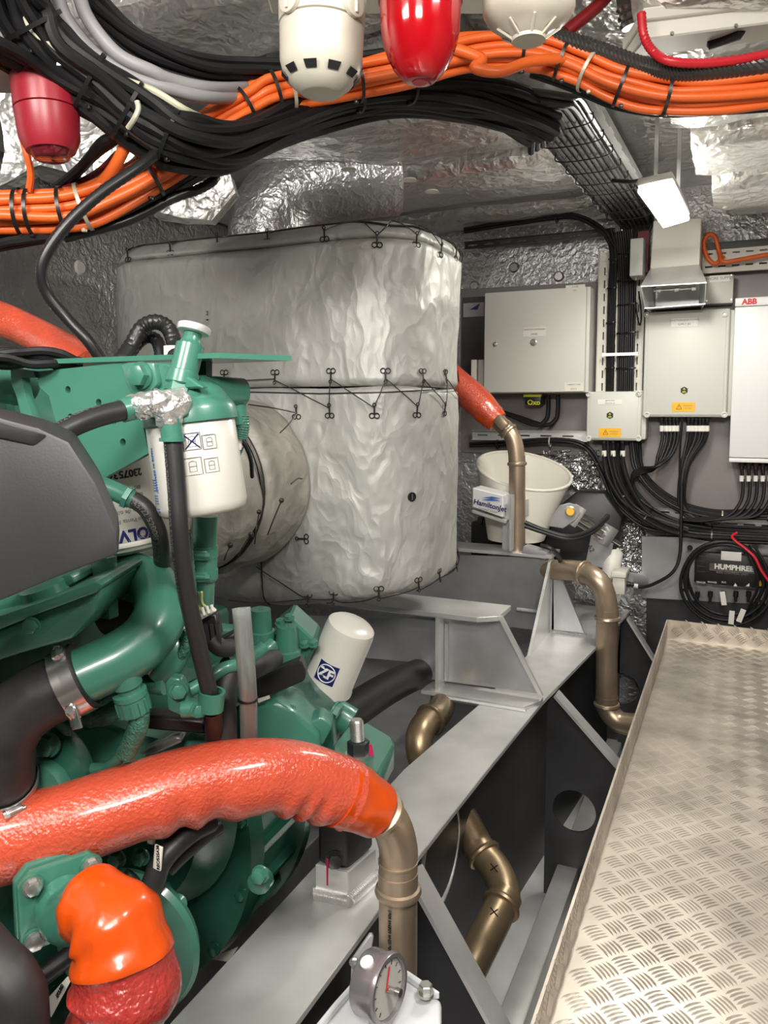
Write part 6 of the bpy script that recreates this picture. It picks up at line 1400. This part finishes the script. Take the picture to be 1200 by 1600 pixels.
obj('manifold_neck', lathe([(0, 0.03), (0.03, 0.034)], G(505, 1090, 1.44), G(515, 1068, 1.44) - G(505, 1090, 1.44), 24), 'green', gb)
obj('manifold_arm', prism([G(x, y, 1.40) for x, y in ((430, 1078), (470, 1076), (500, 1094), (492, 1115), (450, 1108))], Fd * 0.06, 0.008, 2), 'green_dark', gb)
# white gearbox filter
zf = thing('gearbox_filter', G(512, 1085, 1.44), 'white spin-on gearbox filter with dark blue round emblem', 'filter')
a3, b3 = G(512, 1068, 1.44), G(549, 975, 1.44); d3 = (b3 - a3).normalized(); d3 = (d3 - Fd * 0.18).normalized(); R3 = U(41, 1.44); L3 = (b3 - a3).length
obj('canister', lathe([(-0.006, R3 * 0.92), (-0.005, R3 * 1.03), (0.0, R3 * 1.03), (0.004, R3 * 0.98), (L3 - 0.004, R3 * 0.97), (L3 + 0.006, R3 * 0.93), (L3 + 0.011, R3 * 0.8), (L3 + 0.012, R3 * 0.3)], a3, d3, 56), 'filterw', zf)
# emblem wrapped on the canister
ec = a3 + d3 * (L3 * 0.36); ea = (-Fd * 1.0 - Rd * 0.30); ea = (ea - d3 * ea.dot(d3)).normalized(); eb = d3.cross(ea)
def oncan(u, v, lift=0.0006):
    th = u / R3; return ec + d3 * v + (ea * math.cos(th) + eb * math.sin(th)) * (R3 * 0.98 + lift)
bm = new(); N_ = 12; s = 0.0205; g = [[bm.verts.new(oncan(-s + 2 * s * i / N_, -s + 2 * s * j / N_)) for j in range(N_ + 1)] for i in range(N_ + 1)]
for i in range(N_):
    for j in range(N_): bm.faces.new((g[i][j], g[i + 1][j], g[i + 1][j + 1], g[i][j + 1]))
em = obj('emblem', bm, 'inkblue', zf)
obj('emblem_ring', add_tube(new(), [oncan(s * 0.86 * math.cos(2 * math.pi * k / 32), s * 0.86 * math.sin(2 * math.pi * k / 32), 0.0008) for k in range(32)], 0.0011, 6, closed=True), 'inkwhite', em)
tm = text_mesh('ZF', 0.026, 'CENTER', 0.0010, 0.0002)
for v in tm.verts: v.co = oncan(v.co.x, v.co.y - 0.0005, 0.0012 + v.co.z)
obj('lettering', tm, 'inkwhite', em, smooth=False)
# propeller shaft
tag(obj('drive_shaft', tube([G(470, 1170, 1.5), G(540, 1118, 1.72), G(620, 1068, 2.02), G(700, 1034, 2.4), G(770, 1005, 2.8)], 0.042, 24), 'black'), 'black drive shaft running aft under the silencer support', 'shaft')
for k, (xa, xb, zt) in enumerate(((-1.05, -0.98, -0.42), (-0.86, -0.80, -0.48))):
    tag(obj('hull_longitudinal', bb((xa, 0.5, -0.70), (xb, 3.1, zt), 0.004), 'alu_grey', smooth=False), ('outer' if k == 0 else 'inner') + ' grey hull longitudinal below the drive shaft', 'longitudinal', kind='structure')
tag(obj('tank_top', prism([(-1.6, 1.75, -0.30), (-0.66, 1.75, -0.44), (-0.62, 3.1, -0.44), (-1.6, 3.1, -0.30)], (0, 0, -0.02)), 'alu_grey', smooth=False), 'sloping grey hull plate beneath the drive shaft', 'plate', kind='structure')
# ================================================================== gearbox mount: green foot with stud, black rubber mount on a welded block
mt_ = thing('engine_mount', G(545, 1400, 1.22), 'black rubber engine mount bolted on a welded aluminium block', 'mount')
bz = SZ
blk = [GZ(x, y, bz) for x, y in ((492, 1400), (545, 1412), (588, 1372), (535, 1362))]
obj('welded_block', prism(blk, (0, 0, 0.055), 0.002), 'alu', mt_, smooth=False)
rbk = [V((p.x, p.y, bz + 0.056)) for p in blk]; cen = sum(rbk, V()) / 4
obj('rubber_body', prism([cen + (p - cen) * 0.92 for p in rbk], V((0.0, 0.0, 0.10)), 0.008, 3), 'rubber', mt_)
obj('mount_cap', prism([cen + (p - cen) * 0.75 + V((0, 0, 0.10)) for p in rbk], V((0, 0, 0.05)), 0.004, 2), 'black', mt_)
mb = G(522, 1342, 1.14); bolt(mt_, mb, -Fd + Rd * 0.2, 0.012, 0.012, 'alu_dark')
obj('witness_mark', prism([mb + V((-0.006, -0.014, 0.008)), mb + V((-0.001, -0.016, 0.008)), mb + V((-0.002, -0.016, -0.035)), mb + V((-0.006, -0.014, -0.035))], -Fd * 0.0015), 'pink', mt_, smooth=False)
bm = new(); k_ = 0
for (p, q) in ((blk[0], blk[1]), (blk[1], blk[2])):
    d = (q - p).normalized(); n_ = 22
    for k in range(n_):
        add_lathe(bm, [(0, 0.010), (0.0025, 0.0125), (0.005, 0.010)], p.lerp(q, k / (n_ - 1)) + V((0, 0, 0.004)), d + V((0, 0, 0.3)), 10)
obj('weld_bead', bm, 'weld', mt_)
ft = thing('mount_foot', G(575, 1185, 1.32), 'green gearbox foot plate with a threaded stud and nut', 'foot')
obj('foot_plate', prism([GZ(x, y, 0.150) for x, y in ((520, 1165), (542, 1136), (575, 1129), (612, 1151), (616, 1162), (592, 1205), (560, 1222), (522, 1215))], (0, 0, -0.045), 0.003), 'green', ft)
obj('foot_edge', prism([G(x, y, 1.335) for x, y in ((596, 1168), (606, 1164), (604, 1180), (592, 1190))], Fd * 0.02), 'black', ft, smooth=False)
sb_ = GZ(560, 1180, 0.150); obj('stud_washer', lathe([(0, 0.022), (0.004, 0.022)], sb_, (0, 0, 1), 24), 'zinc', ft)
obj('stud_nut', lathe([(0.004, 0.0185), (0.024, 0.0185), (0.026, 0.016)], sb_, (0, 0, 1), 6), 'alu_dark', ft)
pr = []
for k in range(30): pr.append((0.026 + k * 0.0011, 0.0105 if k % 2 else 0.0116))
obj('stud_thread', lathe(pr + [(0.0605, 0.009)], sb_, (-0.06, 0, 1), 20), 'zinc', ft)
obj('witness_mark', prism([sb_ + Rd * 0.018 - Fd * 0.006 + V((0, 0, z)) for z in (0.022, 0.005)] + [sb_ + Rd * 0.026 - Fd * 0.004 + V((0, 0, 0.001)), sb_ + Rd * 0.022 - Fd * 0.006 + V((0, 0, 0.022))], -Fd * 0.004), 'pink', ft, smooth=False)
# ================================================================== big red insulated hose and steel riser
def lumpy(seed, amp, f1=0.2):
    return lambda i, j: 1 + amp * noise.noise(V((i * f1 + seed, math.cos(j * 0.26) * 1.3, math.sin(j * 0.26) * 1.3)))
hp = smooth_path(path((-300, 1420, 0.82), (-90, 1346, 0.85), (0, 1316, 0.87), (100, 1290, 0.89), (200, 1257, 0.915), (300, 1227, 0.945), (400, 1213, 0.975), (460, 1216, 0.998), (505, 1228, 1.015), (545, 1243, 1.03)), 10)
def big_r(f):
    return 0.0490 - 0.001 * f
def fold(i, j):
    f = i / (len(hp) - 1); a_ = 2 * math.pi * j / 64
    base = 1 + 0.035 * noise.noise(V((i * 0.10, math.cos(a_), math.sin(a_) + 2)))
    T_, X_, Y_ = hpf; d = X_[i] * math.cos(a_) + Y_[i] * math.sin(a_)
    under = max(0.0, -d.z * 0.8 + 0.1 + d.dot(-Fd) * 0.25)
    k = max(0, min(1, (f - 0.42) / 0.1)) * under
    return base + k * (0.085 * math.sin(f * 70 + 1.5 * math.sin(f * 23)) + 0.05 * noise.noise(V((i * 0.35, j * 0.2, 4))))
hpf = frames(hp)
bh = tag(obj('insulated_hose', add_tube(new(), hp, big_r, 64, rf=fold), 'redhose'), 'large glossy red insulated hose crossing the foreground', 'hose')
obj('tape_cuff', add_tube(new(), smooth_path(path((528, 1236, 1.022), (552, 1246, 1.033), (572, 1256, 1.042), (590, 1266, 1.050)), 6), lambda f: 0.0475 - 0.009 * f, 40, rf=lumpy(5, 0.05)), 'orangetape', bh)
def steel_pipe(name, pts, r, label, collars, m='bronze', sub=10, group=None):
    P = smooth_path(pts, sub); o = tag(obj(name, add_tube(new(), P, r, 32), m), label, 'pipe', group)
    T, X, Y = frames(P)
    for f in collars:
        i = min(len(P) - 2, int(f * (len(P) - 1)))
        bm = lathe([(-0.026, r), (-0.026, r * 1.03), (-0.004, r * 1.03), (-0.002, r * 1.16), (0.004, r * 1.22), (0.009, r * 1.16), (0.011, r)], P[i], T[i], 32, cap=False)
        obj('press_collar', bm, m, o)
    return o
rz = G(622, 1400, 1.075)
sp = steel_pipe('riser_pipe', [G(584, 1263, 1.048), G(598, 1272, 1.055), G(612, 1290, 1.065), V((rz.x, rz.y, G(622, 1325, 1.075).z)), V((rz.x, rz.y, G(622, 1372, 1.075).z)), V((rz.x, rz.y, G(622, 1450, 1.075).z)), V((rz.x, rz.y, -0.30))], 0.0285, 'stainless riser pipe dropping from the end of the large red hose', (0.72,))
obj('bend_seam', band(V((rz.x, rz.y, G(622, 1345, 1.075).z)), (0, 0, 1), 0.0286, 0.003), 'bronze', sp)
obj('bend_seam', lathe([(-0.004, 0.0285), (0, 0.0335), (0.006, 0.0335), (0.009, 0.0285)], G(596, 1270, 1.054), G(612, 1290, 1.065) - G(590, 1265, 1.05), 32, cap=False), 'bronze', sp)
for py in (1418, 1440, 1468): text_on('pipe_print', 'EN4 60x1', 0.007, V((rz.x, rz.y, G(622, py, 1.075).z)) + (-Fd * 0.0265 - Rd * 0.0125), (0, 0, 1), (-Rd + Fd * 0.4), 'ink', sp)
# ================================================================== lower flange with second red hose
fg = thing('flange_elbow', G(60, 1460, 0.80), 'green square flange elbow bolted low on the engine', 'flange')
fn = (-Fd * 0.8 + Rd * 0.62).normalized(); fo = G(98, 1408, 0.83)
fx = fn.cross(V((0, 0, 1))).normalized(); fu = fx.cross(fn)
if fu.z < 0: fu = -fu
def sq(s0, s1): return [fo + fx * a_ + fu * b_ for a_, b_ in ((-s0, s1 * 0.7), (-s0 * 0.7, s1), (s0 * 0.7, s1), (s0, s1 * 0.7), (s0, -s1 * 0.7), (s0 * 0.7, -s1), (-s0 * 0.7, -s1), (-s0, -s1 * 0.7))]
obj('flange_plate', prism(sq(0.046, 0.046), -fn * 0.010, 0.002, 2), 'green', fg); obj('gasket_plate', prism([p - fn * 0.013 for p in sq(0.047, 0.047)], -fn * 0.012, 0.002, 2), 'green', fg)
for a_, b_ in ((-0.032, 0.032), (-0.032, -0.032), (0.032, 0.032), (0.032, -0.032)):
    o = obj('flange_washer', lathe([(0, 0.0125), (0.003, 0.0125)], fo + fx * a_ + fu * b_, fn, 24), 'green', fg); obj('flange_bolt', hexbolt(new(), fo + fx * a_ + fu * b_ + fn * 0.003, fn, 0.0085, 0.009), 'zinc', o)
ep = smooth_path([fo, fo + fn * 0.03, G(140, 1410, 0.785), G(158, 1420, 0.77), G(172, 1440, 0.76)], 8); obj('elbow_pipe', add_tube(new(), ep, 0.031, 32), 'green', fg)
h2 = smooth_path(path((138, 1410, 0.785), (164, 1424, 0.768), (184, 1458, 0.757), (192, 1500, 0.75), (196, 1545, 0.745), (182, 1600, 0.74), (155, 1680, 0.735)), 10)
def r2f(f): return 0.036 + 0.012 * min(1, max(0, (f - 0.10) / 0.25)) + 0.0025 * math.sin(f * 30) + (0.008 if 0.5 < f < 0.75 else 0) * math.sin((f - 0.5) * 12.5)
rh2 = tag(obj('insulated_hose', add_tube(new(), h2, r2f, 44, rf=lumpy(9, 0.06, 0.2)), 'redhose2'), 'darker red insulated hose hanging from the green flange elbow', 'hose')
obj('tape_cuff', add_tube(new(), h2[0:30], lambda f: r2f(f * 0.48) + 0.002, 44, rf=lumpy(9, 0.06, 0.2)), 'orangetape', rh2)
# harness with tag under the red hose
tag(obj('wiring_harness', tube(path((330, 1285, 0.98), (300, 1300, 0.95), (270, 1325, 0.93), (250, 1350, 0.92), (240, 1378, 0.915), (230, 1400, 0.915)), lambda f: 0.013 + 0.002 * f, 14), 'hose'), 'black braided harness bending under the large red hose', 'harness')
tag(obj('wiring_harness', tube(path((340, 1292, 1.0), (320, 1305, 0.98), (285, 1335, 0.96), (262, 1358, 0.95)), 0.011, 12), 'hose'), 'second black harness strand behind the tagged harness', 'harness')
ht = tag(obj('harness_tag', box(G(247, 1340, 0.905), (0.012, 0.003, 0.032), Matrix.Rotation(0.12, 3, 'Y'), 0.001), 'paper'), 'white printed tag on the black harness', 'tag')
text_on('lettering', 'REC/525A38', 0.006, G(247, 1340, 0.9022), (0, 0, 1), (-1, 0, 0), 'ink', ht)
tag(obj('harness_clip', box(G(236, 1305, 0.93), (0.010, 0.006, 0.022), None, 0.002), 'offwhite'), 'small cream clip on the harness under the red hose', 'clip')
tag(obj('fuel_hose', tube(path((180, 1395, 0.95), (198, 1378, 0.955), (208, 1365, 0.96)), 0.011, 14), 'hose'), 'short black hose stub beside the lower red elbow', 'hose')
tag(obj('rubber_hose', tube(path((-70, 1450, 0.72), (-20, 1500, 0.71), (20, 1545, 0.70), (30, 1600, 0.70), (20, 1680, 0.70)), 0.028, 24, rf=lumpy(1, 0.05)), 'rubber'), 'black rubber hose in the lower left corner', 'hose')
tag(obj('return_tube', rod(G(40, 1545, 0.86), G(120, 1485, 0.9), 0.012, 14), 'black'), 'thin black tube behind the lower red hose', 'tube')
tg = tag(obj('origin_label', prism([G(x, y, 0.78) for x, y in ((68, 1568), (104, 1528), (112, 1530), (80, 1590))], Fd * 0.002), 'paper', smooth=False), 'white origin label in the lower left behind the red hose', 'label')
text_on('lettering', 'MADE IN POLAND', 0.0062, G(90, 1556, 0.7785), (0.55, -0.2, 0.8), (-0.8, 0, 0.55), 'ink', tg)
tag(obj('paper_scrap', prism([G(x, y, 1.25) for x, y in ((325, 1498), (372, 1480), (358, 1503))], Fd * 0.002), 'paper', smooth=False), 'white paper corner showing beside the bearer', 'paper')
# ================================================================== steel drain pipes between the bearers
steel_pipe('drain_pipe', [GY(690, 1060, 2.35), GY(690, 1105, 1.95), GY(662, 1135, 1.80), GY(655, 1165, 1.75), GY(668, 1205, 1.75), GY(700, 1245, 1.75), GY(725, 1280, 1.72), GY(752, 1330, 1.68), GY(775, 1360, 1.65), GY(788, 1395, 1.60), GY(778, 1425, 1.55), GY(745, 1490, 1.45), GY(700, 1580, 1.35), GY(665, 1650, 1.28)], 0.036, 'tarnished steel drain pipe snaking under the engine bearer', (0.13, 0.55, 0.75), 'bronze_dark')
for px, py, t_ in ((772, 1356, 1.62), (772, 1425, 1.52)):
    p = GY(px, py, t_ - 0.045)
    bm = new(); add_rod(bm, p - V((0.008, 0, 0.008)), p + V((0.008, 0, 0.008)), 0.0014, 5); add_rod(bm, p - V((0.008, 0, -0.008)), p + V((0.008, 0, -0.008)), 0.0014, 5)
    tag(obj('marker_cross', bm, 'ink'), ('upper' if py < 1400 else 'lower') + ' black pen cross marked on the drain pipe', 'mark')
rr = V(G(946, 1000, 2.62))
steel_pipe('return_pipe', [GY(840, 890, 2.78), GY(870, 890, 2.72), GY(905, 893, 2.66), GY(935, 908, 2.62), GY(948, 945, 2.62), GY(948, 1000, 2.62), GY(948, 1085, 2.62), GY(950, 1108, 2.62), GY(968, 1128, 2.61), GY(1000, 1132, 2.60), GY(1040, 1130, 2.60)], 0.036, 'bronze toned drop pipe bending down beside the far end of the walkway', (0.22, 0.44, 0.64))
rp0 = steel_pipe('rear_riser_pipe', [GY(765, 645, 2.76), GY(782, 662, 2.76), GY(800, 682, 2.76), GY(807, 712, 2.76), GY(808, 760, 2.76), GY(808, 870, 2.76)], 0.030, 'bronze toned riser pipe beside the white bucket', (0.33, 0.66))
obj('bend_block', box(GY(783, 660, 2.72), (0.05, 0.03, 0.035), Matrix.Rotation(0.8, 3, 'Y'), 0.004), 'bronze', rp0)
rh3 = tag(obj('insulated_hose', tube([GY(620, 520, 2.78), GY(680, 572, 2.76), GY(740, 622, 2.76), GY(760, 642, 2.76), GY(772, 654, 2.76)], lambda f: 0.062 - 0.014 * f, 30, rf=lumpy(4, 0.06)), 'redhose'), 'short red insulated hose meeting the rear riser pipe', 'hose')
obj('tape_cuff', tube([GY(754, 636, 2.76), GY(766, 648, 2.76), GY(778, 659, 2.76)], lambda f: 0.054 - 0.012 * f, 30, rf=lumpy(6, 0.05)), 'orangetape', rh3)
# ================================================================== pressure gauge on its pale filter housing
gh = thing('strainer_housing', G(610, 1620, 0.95), 'pale grey cast strainer housing at the bottom edge of the picture', 'housing')
hz0 = -0.03
top_ = [GZ(x, y, hz0 - 0.03) for x, y in ((470, 1640), (520, 1578), (588, 1502), (640, 1528), (690, 1562), (690, 1640))]
obj('housing_cover', prism(top_, (0, 0, -0.035), 0.006, 2), 'housing', gh)
c_ = sum(top_, V()) / 6
obj('housing_body', prism([c_ + (p - c_) * 0.86 + V((0, 0, -0.034)) for p in top_], (0, 0, -0.14), 0.006, 2), 'housing', gh)
obj('cover_rib', prism([c_ + (p - c_) * 0.98 for p in top_[2:5]] + [c_ + (p - c_) * 0.86 for p in top_[4:1:-1]], (0, 0, 0.012), 0.002), 'housing', gh)
obj('cover_rib', prism([c_ + (p - c_) * 0.98 for p in top_[0:3]] + [c_ + (p - c_) * 0.86 for p in top_[2::-1]], (0, 0, 0.012), 0.002), 'housing', gh)
bp_ = GZ(665, 1553, hz0 - 0.02); obj('cover_bolt', hexbolt(new(), bp_, (0, 0, 1), 0.009, 0.014), 'zinc', gh)
ga = thing('pressure_gauge', G(592, 1600, 0.92), 'round steel pressure gauge with white blow-out plug on the strainer housing', 'gauge')
gd = (Rd * 0.84 - Fd * 0.54 + V((0, 0, 0.10))).normalized(); gc = G(607, 1545, 0.90); RG = 0.040
obj('gauge_case', lathe([(-0.034, RG * 0.6), (-0.034, RG * 0.93), (-0.031, RG * 0.97), (-0.006, RG * 0.97), (-0.005, RG * 1.02), (0.0, RG * 1.03), (0.003, RG * 1.0), (0.003, RG * 0.88), (-0.002, RG * 0.86)], gc, gd, 56), 'gauge', ga)
obj('gauge_dial', lathe([(-0.002, RG * 0.05), (-0.0015, RG * 0.85), (-0.003, RG * 0.85)], gc, gd, 48), 'dial', ga)
gx, gy, _ = frame(gd)
for k in range(11):
    a_ = math.radians(-135 + 27 * k); d = gy * math.cos(a_) + gx * math.sin(a_); obj('dial_tick', rod(gc + d * (RG * 0.66) - gd * 0.001, gc + d * (RG * 0.78) - gd * 0.001, 0.0006, 5), 'ink', ga)
obj('needle', rod(gc - gx * 0.006 + gd * 0.0005, gc + (gx * 0.2 + gy * 0.9).normalized() * 0.026 + gd * 0.0005, 0.0009, 6), 'inkred', ga)
obj('zero_pin', lathe([(-0.002, 0.004), (0.010, 0.004), (0.011, 0.0055), (0.018, 0.005)], gc, gd, 12), 'steel', ga)
pv = -gd * 0.018 + (gy * 0.9 - gx * 0.0); 
pu = (V((0, 0, 1)) - gd * gd.z).normalized(); pu = (pu - Fd * 0.45).normalized(); pu = (pu - gd * pu.dot(gd)).normalized()
obj('blow_out_plug', lathe([(0, 0.0085), (0.003, 0.0085), (0.004, 0.006)], gc - gd * 0.019 + pu * (RG * 0.965), pu, 20), 'plate', ga)
obj('gauge_stem', lathe([(0, 0.010), (0.02, 0.010), (0.022, 0.013), (0.034, 0.013)], gc - gd * 0.018 - V((0, 0, RG * 0.95)), (0, 0, -1), 6), 'zinc', ga)
gp_ = thing('valve_plate', G(560, 1510, 1.02), 'small grey bracket plate hung on the bearer edge behind the gauge', 'plate')
obj('plate_body', prism([G(x, y, 1.0) for x, y in ((549, 1502), (578, 1460), (584, 1464), (580, 1490), (556, 1530), (548, 1535))], Fd * 0.008, 0.002), 'greycable', gp_)
obj('plate_bolt', hexbolt(new(), G(554, 1503, 0.998), -Fd, 0.006, 0.006), 'zinc', gp_)
